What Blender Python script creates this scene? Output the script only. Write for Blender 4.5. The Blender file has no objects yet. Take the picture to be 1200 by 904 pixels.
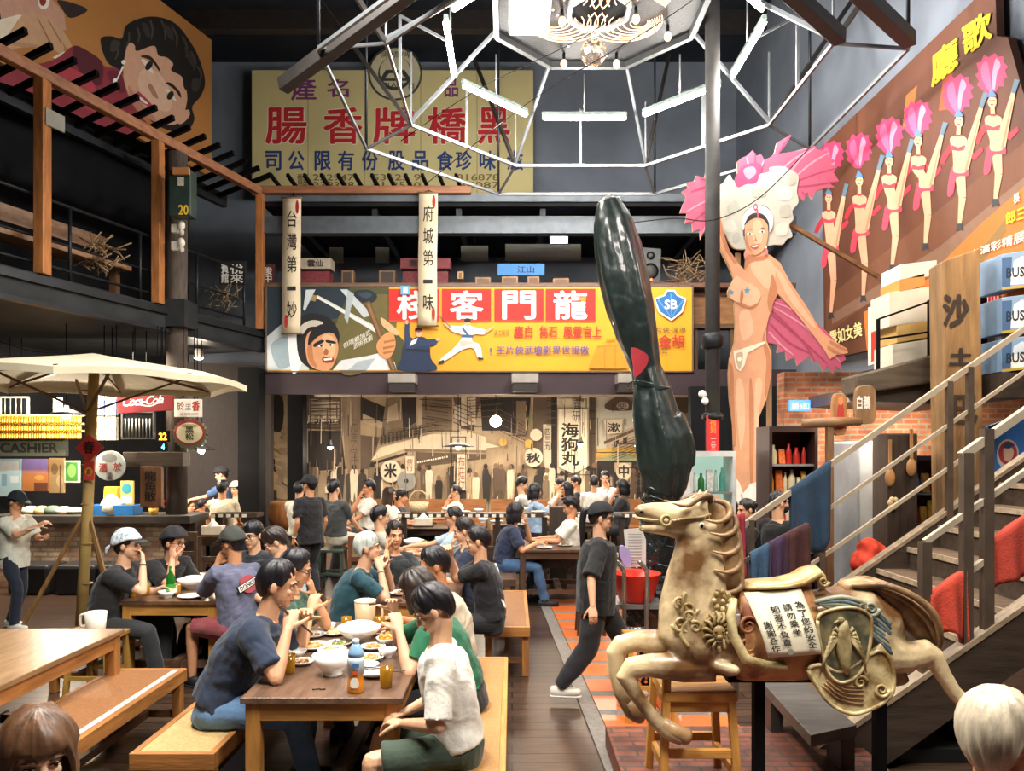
import bpy, bmesh, math, random
import numpy as np
from mathutils import Vector, Matrix
from mathutils.noise import noise as pnoise
SC = bpy.context.scene
COL = SC.collection
F = 867.0            # focal length in pixels of the 1200x904 frame
CAMZ = 2.0
HZ = 530.0           # image row of the horizon
# ---------------------------------------------------------------- camera
cam = bpy.data.cameras.new('camera'); camo = bpy.data.objects.new('camera', cam); COL.objects.link(camo)
camo.location = (0, 0, CAMZ); camo.rotation_euler = (math.pi/2, 0, 0)
cam.sensor_width = 36; cam.sensor_fit = 'HORIZONTAL'; cam.lens = 36*F/1200; cam.shift_y = (HZ-452)/1200
cam.clip_start = .05; cam.clip_end = 100
SC.camera = camo
# ---------------------------------------------------------------- world, exposure, hall lights and unseen fills
SC.view_settings.view_transform = 'Standard'; SC.view_settings.look = 'None'
SC.view_settings.exposure = 0.5; SC.view_settings.gamma = 1; SC.view_settings.use_curve_mapping = False
W = bpy.data.worlds.new('world'); SC.world = W; W.use_nodes = True
W.node_tree.nodes['Background'].inputs[0].default_value = (.55, .62, .75, 1)
W.node_tree.nodes['Background'].inputs[1].default_value = .05
def area(name, loc, size, power, col, rot=(0,0,0), sy=None):
    l = bpy.data.lights.new(name, 'AREA'); l.energy = power; l.color = col
    l.shape = 'RECTANGLE'; l.size = size; l.size_y = sy or size
    o = bpy.data.objects.new(name, l); COL.objects.link(o); o.location = loc; o.rotation_euler = rot
    return o
def bulb(name, loc, power, col, r=.05):
    l = bpy.data.lights.new(name, 'POINT'); l.energy = power; l.color = col; l.shadow_soft_size = r
    o = bpy.data.objects.new(name, l); COL.objects.link(o); o.location = loc
    return o
WARM = (1, .84, .66); WHITE = (1, .95, .87); COOL = (.88, .95, 1)
area('unseen_front_hall_lamp', (-1.5, 2.6, 6.2), 1.8, 390, WHITE)  # assumed ceiling light, out of view, over the front tables
area('unseen_front_right_lamp', (2.6, 1.4, 6.0), 1.6, 300, WHITE, (0, math.radians(8), 0))  # another assumed ceiling light, unseen, towards the right
area('left_balcony_fill', (-2.6, 6.0, 7.8), 1.0, 330, WHITE, (0, math.radians(-40), 0))  # added fill without a fixture, brightens the left balcony and its painted billboard
area('back_dining_lamp', (-1.6, 14.2, 2.95), 3.4, 125, WARM, sy=1.2)
area('back_dining_lamp', (2.0, 14.2, 2.95), 3.4, 110, WARM, sy=1.2)
area('counter_lamp', (-6.3, 10.6, 3.3), 1.8, 230, WARM, (math.radians(28),0,0), sy=.8)  # added fill without a fixture, lifts the counter and the wall behind
area('shop_fill', (3.5, 7.6, 2.5), .7, 30, WARM, (math.radians(35),0,0))  # added fill without a fixture, lights the shelves and brick behind the stairs
area('shop_rear_fill', (5.2, 9.3, 3.0), 1.2, 95, WARM)  # added fill for the dark rear of the shop, no fixture
area('unseen_stair_light', (4.4, 5.6, 5.2), 1.0, 90, WARM)  # unseen area light above the stairs, no fixture
RING_W = 118        # watts of light per fluorescent tube
# ---------------------------------------------------------------- helpers
def U(px, py, Y):
    return Vector(((px-600)*Y/F, Y, CAMZ-(py-HZ)*Y/F))
def G(px, py, z=0.):
    Y = F*(CAMZ-z)/(py-HZ)
    return U(px, py, Y)
def lin(h):
    h = h.lstrip('#'); o = []
    for i in (0, 2, 4):
        c = int(h[i:i+2], 16)/255
        o.append(c/12.92 if c <= .04045 else ((c+.055)/1.055)**2.4)
    return (o[0], o[1], o[2], 1)
_M = {}
def mat(hexc, rough=.6, metal=0., var=.12, scale=6., bump=0., bscale=40., stretch=(1,1,1), kind=None, emit=0., alpha=None, hex2=None, trans=0., coat=0., sheen=0.):
    key = (hexc, rough, metal, var, scale, bump, bscale, stretch, kind, emit, hex2, trans, coat, alpha, sheen)
    if key in _M: return _M[key]
    m = bpy.data.materials.new((kind or 'paint')+'_'+hexc.strip('#')); m.use_nodes = True
    nt = m.node_tree; N = nt.nodes; L = nt.links
    b = N['Principled BSDF']; c = lin(hexc)
    b.inputs['Roughness'].default_value = rough; b.inputs['Metallic'].default_value = metal
    if kind in ('black_paint','plaster','steel_deck'): b.inputs['Specular IOR Level'].default_value = .12
    if trans: b.inputs['Transmission Weight'].default_value = trans
    if coat: b.inputs['Coat Weight'].default_value = coat
    if sheen: b.inputs['Sheen Weight'].default_value = sheen
    if alpha is not None: b.inputs['Alpha'].default_value = alpha
    if emit:
        b.inputs['Emission Color'].default_value = c; b.inputs['Emission Strength'].default_value = emit
    tc = N.new('ShaderNodeTexCoord'); mp = N.new('ShaderNodeMapping'); mp.inputs['Scale'].default_value = stretch
    L.new(tc.outputs['Object'], mp.inputs[0])
    c2 = lin(hex2) if hex2 else tuple(min(1, x*(1+var)) for x in c[:3])+(1,)
    c1 = c if hex2 else tuple(x*(1-var) for x in c[:3])+(1,)
    if kind in ('brick', 'plank', 'paver'):
        t = N.new('ShaderNodeTexBrick'); L.new(mp.outputs[0], t.inputs[0])
        t.inputs['Scale'].default_value = 1.
        p = {'brick': (.22, .075, .012, .5), 'plank': (1.9, .14, .006, .5), 'paver': (.22, .075, .009, .5)}[kind]
        t.inputs['Brick Width'].default_value = p[0]; t.inputs['Row Height'].default_value = p[1]
        t.inputs['Mortar Size'].default_value = p[2]; t.offset = p[3]
        t.inputs['Color1'].default_value = c; t.inputs['Color2'].default_value = c2
        t.inputs['Mortar'].default_value = lin('#a99a84') if kind == 'brick' else lin('#4a3c33') if kind == 'paver' else lin('#120d09')
        t.inputs['Bias'].default_value = 0
        n = N.new('ShaderNodeTexNoise'); n.inputs['Scale'].default_value = scale; n.inputs['Detail'].default_value = 5
        mp2 = N.new('ShaderNodeMapping'); mp2.inputs['Scale'].default_value = (1, 9, 1) if kind == 'plank' else (1, 1, 1)
        L.new(tc.outputs['Object'], mp2.inputs[0]); L.new(mp2.outputs[0], n.inputs[0])
        r = N.new('ShaderNodeValToRGB'); r.color_ramp.elements[0].position = .3; r.color_ramp.elements[1].position = .75
        r.color_ramp.elements[0].color = (.45, .45, .45, 1); r.color_ramp.elements[1].color = (1.25, 1.2, 1.15, 1)
        L.new(n.outputs[0], r.inputs[0])
        x = N.new('ShaderNodeMix'); x.data_type = 'RGBA'; x.blend_type = 'MULTIPLY'; x.inputs[0].default_value = 1
        L.new(t.outputs['Color'], x.inputs[6]); L.new(r.outputs[0], x.inputs[7]); L.new(x.outputs[2], b.inputs['Base Color'])
        bp = N.new('ShaderNodeBump'); bp.inputs['Strength'].default_value = .35; bp.inputs['Distance'].default_value = .01; bp.invert = True
        L.new(t.outputs['Fac'], bp.inputs['Height']); L.new(bp.outputs[0], b.inputs['Normal'])
    else:
        n = N.new('ShaderNodeTexNoise'); n.inputs['Scale'].default_value = scale; n.inputs['Detail'].default_value = 4
        L.new(mp.outputs[0], n.inputs[0])
        r = N.new('ShaderNodeValToRGB'); e_ = (.41, .60) if kind == 'aged_paint' else (.32, .68)
        r.color_ramp.elements[0].position = e_[0]; r.color_ramp.elements[1].position = e_[1]
        r.color_ramp.elements[0].color = c1; r.color_ramp.elements[1].color = c2
        L.new(n.outputs[0], r.inputs[0]); L.new(r.outputs[0], b.inputs['Base Color'])
        if bump:
            n2 = N.new('ShaderNodeTexNoise'); n2.inputs['Scale'].default_value = bscale; n2.inputs['Detail'].default_value = 4
            L.new(mp.outputs[0], n2.inputs[0])
            bp = N.new('ShaderNodeBump'); bp.inputs['Strength'].default_value = bump; bp.inputs['Distance'].default_value = .02
            L.new(n2.outputs[0], bp.inputs['Height']); L.new(bp.outputs[0], b.inputs['Normal'])
    _M[key] = m
    return m
def wood(h, rough=.5, h2=None): return mat(h, rough, var=.28, scale=3., bump=.12, bscale=14, stretch=(1, 7, 7), kind='wood', hex2=h2)
def woody(h, rough=.5): return mat(h, rough, var=.28, scale=3., bump=.12, bscale=14, stretch=(7, 1, 7), kind='wood')
def woodz(h, rough=.5): return mat(h, rough, var=.28, scale=3., bump=.12, bscale=14, stretch=(7, 7, 1), kind='wood')
def metal(h, rough=.35): return mat(h, rough, 1., .08, kind='metal')
def cloth(h): return mat(h, .9, var=.10, scale=14, bump=.15, bscale=60, kind='fabric', sheen=.15)
def pm(h): return mat(h, .7, var=.05, scale=9, kind='paint')
def glow(h, s): return mat(h, .5, emit=s, var=0, kind='light')
def skin(h): return mat(h, .5, var=.05, scale=20, kind='skin')
BLACK = mat('#0a0a0c', .75, var=.2, kind='black_paint')
DARKSTEEL = mat('#25282c', .45, .6, .2, kind='steel')
STEEL = mat('#c9ccd0', .35, .7, .1, kind='steel')
PORC = mat('#f2f0ea', .18, var=.02, kind='porcelain', coat=.4)

def org(o):
    v = Vector((0, 0, 0))
    while o is not None:
        v = v+Vector(o.location); o = o.parent
    return v
class MB:
    """collects shapes and links them as ONE mesh object"""
    def __init__(s): s.v = []; s.f = []; s.m = []; s.mats = []; s.sm = []
    def mi(s, m):
        if m not in s.mats: s.mats.append(m)
        return s.mats.index(m)
    def add(s, vs, fs, m, smooth=False):
        o = len(s.v); k = s.mi(m) if m else 0
        s.v.extend([tuple(v) for v in vs])
        for f in fs: s.f.append([i+o for i in f]); s.m.append(k); s.sm.append(smooth)
        return s
    def hexa(s, p, m):
        return s.add(p, [(0,3,2,1),(4,5,6,7),(0,1,5,4),(1,2,6,5),(2,3,7,6),(3,0,4,7)], m)
    def box(s, a, b, m):
        (x0,y0,z0),(x1,y1,z1) = [[min(a[i],b[i]) for i in range(3)],[max(a[i],b[i]) for i in range(3)]]
        return s.hexa([(x0,y0,z0),(x1,y0,z0),(x1,y1,z0),(x0,y1,z0),(x0,y0,z1),(x1,y0,z1),(x1,y1,z1),(x0,y1,z1)], m)
    def bar(s, p0, p1, w, h, m, up=(0,0,1)):
        p0, p1 = Vector(p0), Vector(p1); d = (p1-p0).normalized(); up = Vector(up)
        if abs(d.dot(up)) > .98: up = Vector((0,1,0))
        r = d.cross(up).normalized()*w/2; u = r.cross(d).normalized()*h/2
        return s.hexa([p0-r-u, p0+r-u, p0+r+u, p0-r+u, p1-r-u, p1+r-u, p1+r+u, p1-r+u], m)
    def cone(s, p0, r0, p1, r1, m=None, n=10, round_=True):
        p0, p1 = Vector(p0), Vector(p1); d = (p1-p0)
        d = d.normalized() if d.length > 1e-6 else Vector((0,0,1))
        a = Vector((0,0,1)) if abs(d.z) < .9 else Vector((1,0,0))
        x = d.cross(a).normalized(); y = d.cross(x)
        if round_: rings = [(p0-d*r0*.7, r0*.7), (p0, r0), (p1, r1), (p1+d*r1*.7, r1*.7)]; e0, e1 = p0-d*r0, p1+d*r1
        else: rings = [(p0, r0), (p1, r1)]; e0, e1 = p0, p1
        vs = [e0]
        for c, r in rings:
            for i in range(n):
                t = 2*math.pi*i/n; vs.append(c+x*(r*math.cos(t))+y*(r*math.sin(t)))
        vs.append(e1); fs = []; R = len(rings)
        for i in range(n):
            j = (i+1) % n
            fs.append((0, 1+i, 1+j)); fs.append((len(vs)-1, 1+(R-1)*n+j, 1+(R-1)*n+i))
            for k in range(R-1): fs.append((1+k*n+i, 1+(k+1)*n+i, 1+(k+1)*n+j, 1+k*n+j))
        return s.add(vs, fs, m, True)
    def rod(s, p0, p1, r, m, n=8): return s.cone(p0, r, p1, r, m, n, False)
    def path(s, pts, r, m, n=6):
        """tube along points; r number or list"""
        pts = [Vector(p) for p in pts]; R = r if isinstance(r, (list, tuple)) else [r]*len(pts)
        secs = []; px = None
        for i, p in enumerate(pts):
            d = (pts[min(i+1, len(pts)-1)]-pts[max(i-1, 0)])
            d = d.normalized() if d.length > 1e-9 else Vector((0,0,1))
            if px is None:
                a = Vector((0,0,1)) if abs(d.z) < .9 else Vector((1,0,0)); px = d.cross(a).normalized()
            else:
                px = (px-d*px.dot(d)); px = px.normalized() if px.length > 1e-6 else d.orthogonal().normalized()
            secs.append((p, px.copy(), d.cross(px), R[i], R[i]))
        return s.loft(secs, m, n)
    def loft(s, secs, m, n=16, e=2.0, caps=True, smooth=True):
        vs = []; fs = []
        for c, x, y, rx, ry in secs:
            for i in range(n):
                t = 2*math.pi*i/n; cs, sn = math.cos(t), math.sin(t)
                q = (abs(cs)**e+abs(sn)**e)**(-1/e) if e != 2 else 1
                vs.append(Vector(c)+Vector(x)*(rx*cs*q)+Vector(y)*(ry*sn*q))
        K = len(secs)
        for k in range(K-1):
            for i in range(n):
                j = (i+1) % n; fs.append((k*n+i, k*n+j, (k+1)*n+j, (k+1)*n+i))
        if caps:
            vs.append(Vector(secs[0][0])); vs.append(Vector(secs[-1][0])); a = len(vs)-2
            for i in range(n):
                j = (i+1) % n; fs.append((a, j, i)); fs.append((a+1, (K-1)*n+i, (K-1)*n+j))
        return s.add(vs, fs, m, smooth)
    def ell(s, c, r, m=None, ax=None, nu=14, nv=8):
        X, Y, Z = ax or (Vector((1,0,0)), Vector((0,1,0)), Vector((0,0,1))); c = Vector(c)
        if not isinstance(r, (tuple, list)): r = (r, r, r)
        vs = [c+Z*r[2]]
        for k in range(1, nv):
            a = math.pi*k/nv
            for i in range(nu):
                t = 2*math.pi*i/nu
                vs.append(c+X*(r[0]*math.sin(a)*math.cos(t))+Y*(r[1]*math.sin(a)*math.sin(t))+Z*(r[2]*math.cos(a)))
        vs.append(c-Z*r[2]); fs = []
        for i in range(nu):
            j = (i+1) % nu
            fs.append((0, 1+i, 1+j)); fs.append((len(vs)-1, 1+(nv-2)*nu+j, 1+(nv-2)*nu+i))
            for k in range(nv-2): fs.append((1+k*nu+i, 1+(k+1)*nu+i, 1+(k+1)*nu+j, 1+k*nu+j))
        return s.add(vs, fs, m, True)
    def lathe(s, prof, c, m, n=20, caps=True):
        c = Vector(c)
        return s.loft([(c+Vector((0,0,z)), Vector((1,0,0)), Vector((0,1,0)), r, r) for r, z in prof], m, n, caps=caps)
    def limb(s, pts, R, m=None, n=14, flat=False):
        pts = [Vector(p) for p in pts]; R = list(R); d0 = (pts[0]-pts[1]).normalized(); d1 = (pts[-1]-pts[-2]).normalized(); r0, r1 = R[0], R[-1]
        P = [pts[0]+d0*r0*.97, pts[0]+d0*r0*.72]+pts; Q = [r0*.22, r0*.7]+R
        if not flat: P += [pts[-1]+d1*r1*.72, pts[-1]+d1*r1*.97]; Q += [r1*.7, r1*.22]
        return s.path(P, Q, m, n)
    def torus(s, c, x, y, R, r, m, n=20, k=6):
        c, x, y = Vector(c), Vector(x).normalized(), Vector(y).normalized(); z = x.cross(y); vs = []; fs = []
        for i in range(n):
            t = 2*math.pi*i/n; d = x*math.cos(t)+y*math.sin(t)
            for j in range(k):
                a = 2*math.pi*j/k; vs.append(c+d*(R+r*math.cos(a))+z*(r*math.sin(a)))
        for i in range(n):
            for j in range(k): fs.append((i*k+j, ((i+1) % n)*k+j, ((i+1) % n)*k+(j+1) % k, i*k+(j+1) % k))
        return s.add(vs, fs, m, True)
    def prism(s, pts, off, m):
        """closed outline extruded by the vector off"""
        pts = [Vector(p) for p in pts]; off = Vector(off); n = len(pts)
        fs = [tuple(range(n)), tuple(range(2*n-1, n-1, -1))]+[(i, i+n, (i+1) % n+n, (i+1) % n) for i in range(n)]
        return s.add(pts+[p+off for p in pts], fs, m)
    def mesh(s, name, o=Vector((0,0,0))):
        me = bpy.data.meshes.new(name)
        me.from_pydata([(v[0]-o.x, v[1]-o.y, v[2]-o.z) for v in s.v], [], s.f)
        for m in s.mats:
            if m: me.materials.append(m)
        me.polygons.foreach_set('material_index', s.m); me.polygons.foreach_set('use_smooth', s.sm)
        me.validate(); me.update()
        return me
    def build(s, name, parent=None, bev=0., fix=True, label=None, disp=None):
        o = org(parent) if parent else Vector((0,0,0))
        me = s.mesh(name, o)
        if fix:
            bm = bmesh.new(); bm.from_mesh(me); bmesh.ops.recalc_face_normals(bm, faces=bm.faces); bm.to_mesh(me); bm.free()
        ob = bpy.data.objects.new(name, me); COL.objects.link(ob); ob.parent = parent
        if label: ob['label'] = label
        if bev:
            md = ob.modifiers.new('bevel', 'BEVEL'); md.width = bev; md.segments = 2; md.limit_method = 'ANGLE'; md.angle_limit = .7
        return ob
def tag(o, label=None, cat=None, group=None, kind=None):
    if label: o['label'] = label
    if cat: o['category'] = cat
    if group: o['group'] = group
    if kind: o['kind'] = kind
    return o
def thing(name, label, cat, loc=(0,0,0), group=None, rz=0.):
    o = bpy.data.objects.new(name, None); COL.objects.link(o); o.location = loc; o.rotation_euler = (0,0,rz)
    o.empty_display_size = .1
    return tag(o, label, cat, group)
def single(mb, name, label, cat, group=None, bev=0., base=None):
    """a thing that is one mesh, origin at its base"""
    if base is None:
        a = np.array(mb.v); base = ((a[:,0].min()+a[:,0].max())/2, (a[:,1].min()+a[:,1].max())/2, a[:,2].min())
    me = mb.mesh(name, Vector(base))
    bm = bmesh.new(); bm.from_mesh(me); bmesh.ops.recalc_face_normals(bm, faces=bm.faces); bm.to_mesh(me); bm.free()
    ob = bpy.data.objects.new(name, me); COL.objects.link(ob); ob.location = base
    if bev:
        md = ob.modifiers.new('bevel', 'BEVEL'); md.width = bev; md.segments = 2; md.limit_method = 'ANGLE'; md.angle_limit = .7
    return tag(ob, label, cat, group)
def struct(mb, name, bev=0., parent=None):
    o = mb.build(name, parent, bev)
    if parent is None: o['kind'] = 'structure'
    return o
def dup(root, loc, rz=0., label=None, group=None, sc=None):
    r = root.copy(); COL.objects.link(r); r.location = loc; r.rotation_euler = (0,0,rz)
    if sc: r.scale = (sc, sc, sc)
    if label: r['label'] = label
    if group: r['group'] = group
    def kids(a, b):
        for ch in list(a.children):
            c = ch.copy(); COL.objects.link(c); c.parent = b; kids(ch, c)
    kids(root, r)
    return r
def remeshed(mb, vox, smooth=2, name='m'):
    """union of closed overlapping shapes -> one continuous surface"""
    me = mb.mesh(name); ob = bpy.data.objects.new(name, me); COL.objects.link(ob)
    md = ob.modifiers.new('r', 'REMESH'); md.mode = 'VOXEL'; md.voxel_size = vox; md.use_smooth_shade = True
    if smooth:
        sm = ob.modifiers.new('s', 'SMOOTH'); sm.iterations = smooth; sm.factor = .5
    dg = bpy.context.evaluated_depsgraph_get()
    out = bpy.data.meshes.new_from_object(ob.evaluated_get(dg), depsgraph=dg)
    bpy.data.objects.remove(ob); bpy.data.meshes.remove(me)
    return out
def mobj(me, name, parent, m, off=None):
    """link a ready mesh (world coordinates) under parent"""
    me.materials.clear(); me.materials.append(m)
    o = org(parent) if parent else Vector((0,0,0))
    me.transform(Matrix.Translation(-o))
    ob = bpy.data.objects.new(name, me); COL.objects.link(ob); ob.parent = parent
    return ob
def wrinkle(me, amp, k=26., seed=0, st=(1,1,1)):
    n = len(me.vertices); co = np.empty(n*3); no = np.empty(n*3)
    me.vertices.foreach_get('co', co); me.vertices.foreach_get('normal', no)
    co = co.reshape(-1,3); no = no.reshape(-1,3); rs = np.random.RandomState(seed); d = np.zeros(n)
    w = co*np.array(st)+.03*np.sin(co[:, [1,2,0]]*k*.6+rs.rand(3)*6)
    for j in range(5):
        q = rs.randn(3); q /= np.linalg.norm(q); d += np.sin(w@q*k*(.6+.5*j)+rs.rand()*6)/(1+.5*j)
    co += no*(d*amp/2)[:, None]
    me.vertices.foreach_set('co', co.ravel()); me.update()
def cr(pts, k=4, closed=True):
    """smooth curve through 2-D or 3-D points"""
    P = [Vector(p) for p in pts]; n = len(P); out = []
    for i in range(n if closed else n-1):
        if closed: a, b, c, d = P[i-1], P[i], P[(i+1) % n], P[(i+2) % n]
        else: a, b, c, d = P[max(i-1,0)], P[i], P[i+1], P[min(i+2,n-1)]
        for j in range(k):
            t = j/k
            out.append(.5*((2*b)+(c-a)*t+(2*a-5*b+4*c-d)*t*t+(3*b-a-3*c+d)*t**3))
    if not closed: out.append(P[-1])
    return out
# ---- painting and lettering on flat boards
class Board:
    """a plane in the room: point o, axes ux (reading direction), uy (up); n points at the viewer"""
    def __init__(s, o, ux, uy, root):
        s.o, s.ux, s.uy = Vector(o), Vector(ux).normalized(), Vector(uy).normalized()
        s.n = s.ux.cross(s.uy).normalized(); s.root = root; s.layer = 1
    def at(s, px, py, off=0.):
        d = Vector(((px-600)/F, 1, -(py-HZ)/F)); c = Vector((0,0,CAMZ))
        t = (s.o-c).dot(s.n)/d.dot(s.n)
        return c+d*t+s.n*off
    def paint(s, name, items, step=.0005):
        """items: (colour, points, smooth) traced shapes, each a little above the one before"""
        mb = MB()
        for it in items:
            h, pts = it[0], it[1]; sm = it[2] if len(it) > 2 else 0
            if sm == 1: pts = cr(pts, 4)
            if sm == 2 or isinstance(sm, float):   # a brush stroke
                w = sm if isinstance(sm, float) else 1.2
                q = cr(pts, 4, False); L = []; R = []
                for i, p in enumerate(q):
                    d = (q[min(i+1, len(q)-1)]-q[max(i-1, 0)]); d = Vector((-d.y, d.x)); d = d.normalized() if d.length else Vector((0,1))
                    tt = i/max(1, len(q)-1); ww = w*(.45+.55*math.sin(math.pi*min(1, .15+tt*.8)))
                    L.append(p+d*ww/2); R.append(p-d*ww/2)
                pts = L+R[::-1]
                n = len(L); V = [s.at(p[0], p[1], s.layer*step) for p in pts]
                fs = [(i, i+1, 2*n-2-i, 2*n-1-i) for i in range(n-1)]
                mb.add(V, fs, pm(h))
            else:
                mb.add([s.at(p[0], p[1], s.layer*step) for p in pts], [tuple(range(len(pts)))], pm(h))
            s.layer += 1
        return mb.build(name, s.root, fix=False)
    def text(s, name, body, quad, h, bold=.0, step=.0005, m=None, label=None, stack=False, shear=0., sc=1.):
        """lettering fitted into the quad (left-top, right-top, right-bottom, left-bottom) given in pixels, or (x0,y0,x1,y1)"""
        if len(quad) == 4 and not hasattr(quad[0], '__len__'):
            x0, y0, x1, y1 = quad; quad = [(x0,y0),(x1,y0),(x1,y1),(x0,y1)]
        q = [s.at(p[0], p[1], s.layer*step) for p in quad]; s.layer += 1
        me = textmesh('\n'.join(body) if stack else body, bold, shear, sc)
        n = len(me.vertices); co = np.empty(n*3); me.vertices.foreach_get('co', co); co = co.reshape(-1,3)
        lo, hi = co.min(0), co.max(0); uv = (co[:, :2]-lo[:2])/np.maximum(hi[:2]-lo[:2], 1e-6)
        Q = [np.array(p) for p in q]; u = uv[:, :1]; v = uv[:, 1:2]
        P = (Q[3]*(1-u)+Q[2]*u)*(1-v)+(Q[0]*(1-u)+Q[1]*u)*v
        P = P+np.array(s.n)[None,:]*co[:,2:3]-np.array(org(s.root)); me.vertices.foreach_set('co', P.ravel())
        me.materials.clear(); me.materials.append(m or pm(h)); me.update()
        ob = bpy.data.objects.new(name, me); COL.objects.link(ob); ob.parent = s.root
        if label: ob['label'] = label
        return ob
def textmesh(body, bold=0., shear=0., sc=1.):
    c = bpy.data.curves.new('lettering', 'FONT'); c.body = body; c.resolution_u = 2; c.align_x = 'CENTER'; c.space_line = .95; c.shear = shear; c.space_character = sc
    o = bpy.data.objects.new('lettering', c); COL.objects.link(o)
    dg = bpy.context.evaluated_depsgraph_get()
    me = bpy.data.meshes.new_from_object(o.evaluated_get(dg), depsgraph=dg)
    bpy.data.objects.remove(o); bpy.data.curves.remove(c)
    if bold:      # a heavier stroke: the strokes laid down again, shifted a little each way
        bm = bmesh.new(); r = bold*.8
        for k in range(6):
            n0 = len(bm.verts); bm.from_mesh(me); bm.verts.ensure_lookup_table()
            a = k*math.pi/3
            for v in bm.verts[n0:]: v.co.x += r*math.cos(a); v.co.y += r*math.sin(a); v.co.z += (k+1)*3e-4
        bm.to_mesh(me); bm.free()
    return me
def panel(board, corners, thick, m, name='panel', bev=.0):
    """a board's body: traced corners on its plane, thickness going back from the face"""
    mb = MB(); mb.prism([board.at(*c) for c in corners], -board.n*thick, m)
    return mb.build(name, board.root, bev)
def frontal(px, py, Y, name, label, cat, group=None):
    r = thing(name, label, cat, U(px, py, Y), group)
    return Board((0, Y, 0), (1,0,0), (0,0,1), r)
# ================================================================ the setting
WOODFLOOR = mat('#43332a', .3, kind='plank', hex2='#554134', scale=5.)
m = MB(); m.box((-10,-2.5,-.1),(10,17,0), WOODFLOOR); struct(m, 'floor')
CEIL = mat('#2a2e35', .8, var=.25, scale=1.2, kind='plaster')
UPW = mat('#7b838f', .75, var=.18, scale=.8, kind='plaster')
DKW = mat('#1f2023', .8, var=.25, scale=1.5, kind='plaster')
m = MB(); m.box((-10,-2.5,10.7),(10,17,10.8), CEIL); struct(m, 'ceiling')
m = MB(); m.box((-10,16.5,0),(10,16.7,10.7), UPW); struct(m, 'wall_back')
m = MB(); m.box((-10,-2.6,0),(10,-2.5,10.7), DKW); struct(m, 'wall_front')
m = MB(); m.box((5.0,3.5,3.15),(5.2,16.5,10.7), UPW); m.box((7.6,-2.5,0),(7.8,16.5,10.7), DKW); struct(m, 'wall_right')
DL = Vector((.297, .955, 0)); PL = Vector((-.955, .297, 0))       # along the left balcony, and outward from it
def LB(Y, off=0., z=0.):
    p = Vector((-4.42+.311*(Y-13), Y, z))+PL*off; p.z = z; return p
m = MB(); a, b = LB(-1, 3.7), LB(17, 3.7)
m.prism([a, b, b+PL*.2, a+PL*.2], (0,0,10.7), DKW); struct(m, 'wall_left')
# balcony decks
DECK = mat('#2c2f31', .6, var=.3, scale=2, kind='steel_deck')
m = MB(); m.prism([LB(3,0,3.79), LB(13.1,0,3.79), LB(13.1,3.6,3.79), LB(3,3.6,3.79)], (0,0,.36), DECK)
m.prism([LB(3,-.05,4.02), LB(13.1,-.05,4.02), LB(13.1,.05,4.02), LB(3,.05,4.02)], (0,0,.1), DARKSTEEL)
m.prism([LB(3,-.04,3.76), LB(13.1,-.04,3.76), LB(13.1,.08,3.76), LB(3,.08,3.76)], (0,0,.05), DARKSTEEL)
struct(m, 'trim_1')
PURP = mat('#3a2b31', .7, var=.2, scale=1.5, kind='fascia')
m = MB(); m.box((-4.45,13.0,3.02),(5.0,13.15,3.45), PURP); m.box((-4.45,13.15,3.3),(5.0,16.5,3.45), DECK)
m.box((-4.45,13.02,4.9),(5.0,14.3,4.98), wood('#6b4a38')); struct(m, 'trim_2')
m = MB(); m.box((-4.4,13.1,6.35),(5.0,16.5,6.5), DKW); m.box((-4.4,13.0,5.85),(5.0,13.2,6.15), mat('#5b6269', .5, .3, .15, kind='steel'))
m.box((-4.4,13.05,6.42),(5.0,13.15,6.56), mat('#5b6269', .5, .3, .15, kind='steel'))
for k in range(7): m.box((-4+k*1.5,13.2,6.2),(-3.9+k*1.5,16.4,6.35), DARKSTEEL)
struct(m, 'trim_3')
# whitish cornice over the mural and cladding of the dark left end
m = MB(); m.box((-4.3,16.1,3.2),(5.0,16.5,3.3), mat('#c8b8a6', .6, kind='plaster')); struct(m, 'trim_4')
m = MB(); a, b = LB(11.6, 2.6), LB(16.4, 1.2)
m.prism([Vector((-6.35,13.9,0)), Vector((-4.75,14.6,0)), Vector((-4.75,14.75,0)), Vector((-6.35,14.05,0))], (0,0,3.7), mat('#2b2320', .6, var=.2, kind='wood', stretch=(6,6,1))); struct(m, 'trim_5')
# tile strip in the floor: terracotta tiles between grey stone borders
TERR = mat('#d0672c', .4, var=.15, scale=5, kind='terracotta', coat=.2); GRST = mat('#77706a', .5, var=.22, scale=30, kind='stone')
m = MB()
def sx(Y, k): return .36+.0430*(9.85-Y)+k
for k in range(16):
    y1 = 10.0-k*.44; y0 = y1-.33
    for (ya, yb, mt) in ((y0, y1, TERR), (y0-.11, y0, GRST)):
        if mt is TERR:
            m.prism([(sx(ya,.13),ya,.002),(sx(ya,.60),ya,.002),(sx(yb,.60),yb,.002),(sx(yb,.13),yb,.002)], (0,0,.008), mt)
            m.prism([(sx(ya,.61),ya,.002),(sx(ya,1.1),ya,.002),(sx(yb,1.1),yb,.002),(sx(yb,.61),yb,.002)], (0,0,.008), mt)
        else: m.prism([(sx(ya,.13),ya,.002),(sx(ya,1.1),ya,.002),(sx(yb,1.1),yb,.002),(sx(yb,.13),yb,.002)], (0,0,.006), mt)
m.prism([(sx(3.2,0),3.2,.002),(sx(3.2,.12),3.2,.002),(sx(10,.12),10,.002),(sx(10,0),10,.002)], (0,0,.012), GRST)
struct(m, 'trim_6')
# low brick step at the bottom of the picture
BRICK = mat('#8a4c38', .55, kind='paver', hex2='#66392e', scale=9)
m = MB(); m.box((.63,2.6,0),(2.2,5.0,.15), BRICK); struct(m, 'trim_7', bev=.008)

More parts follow.
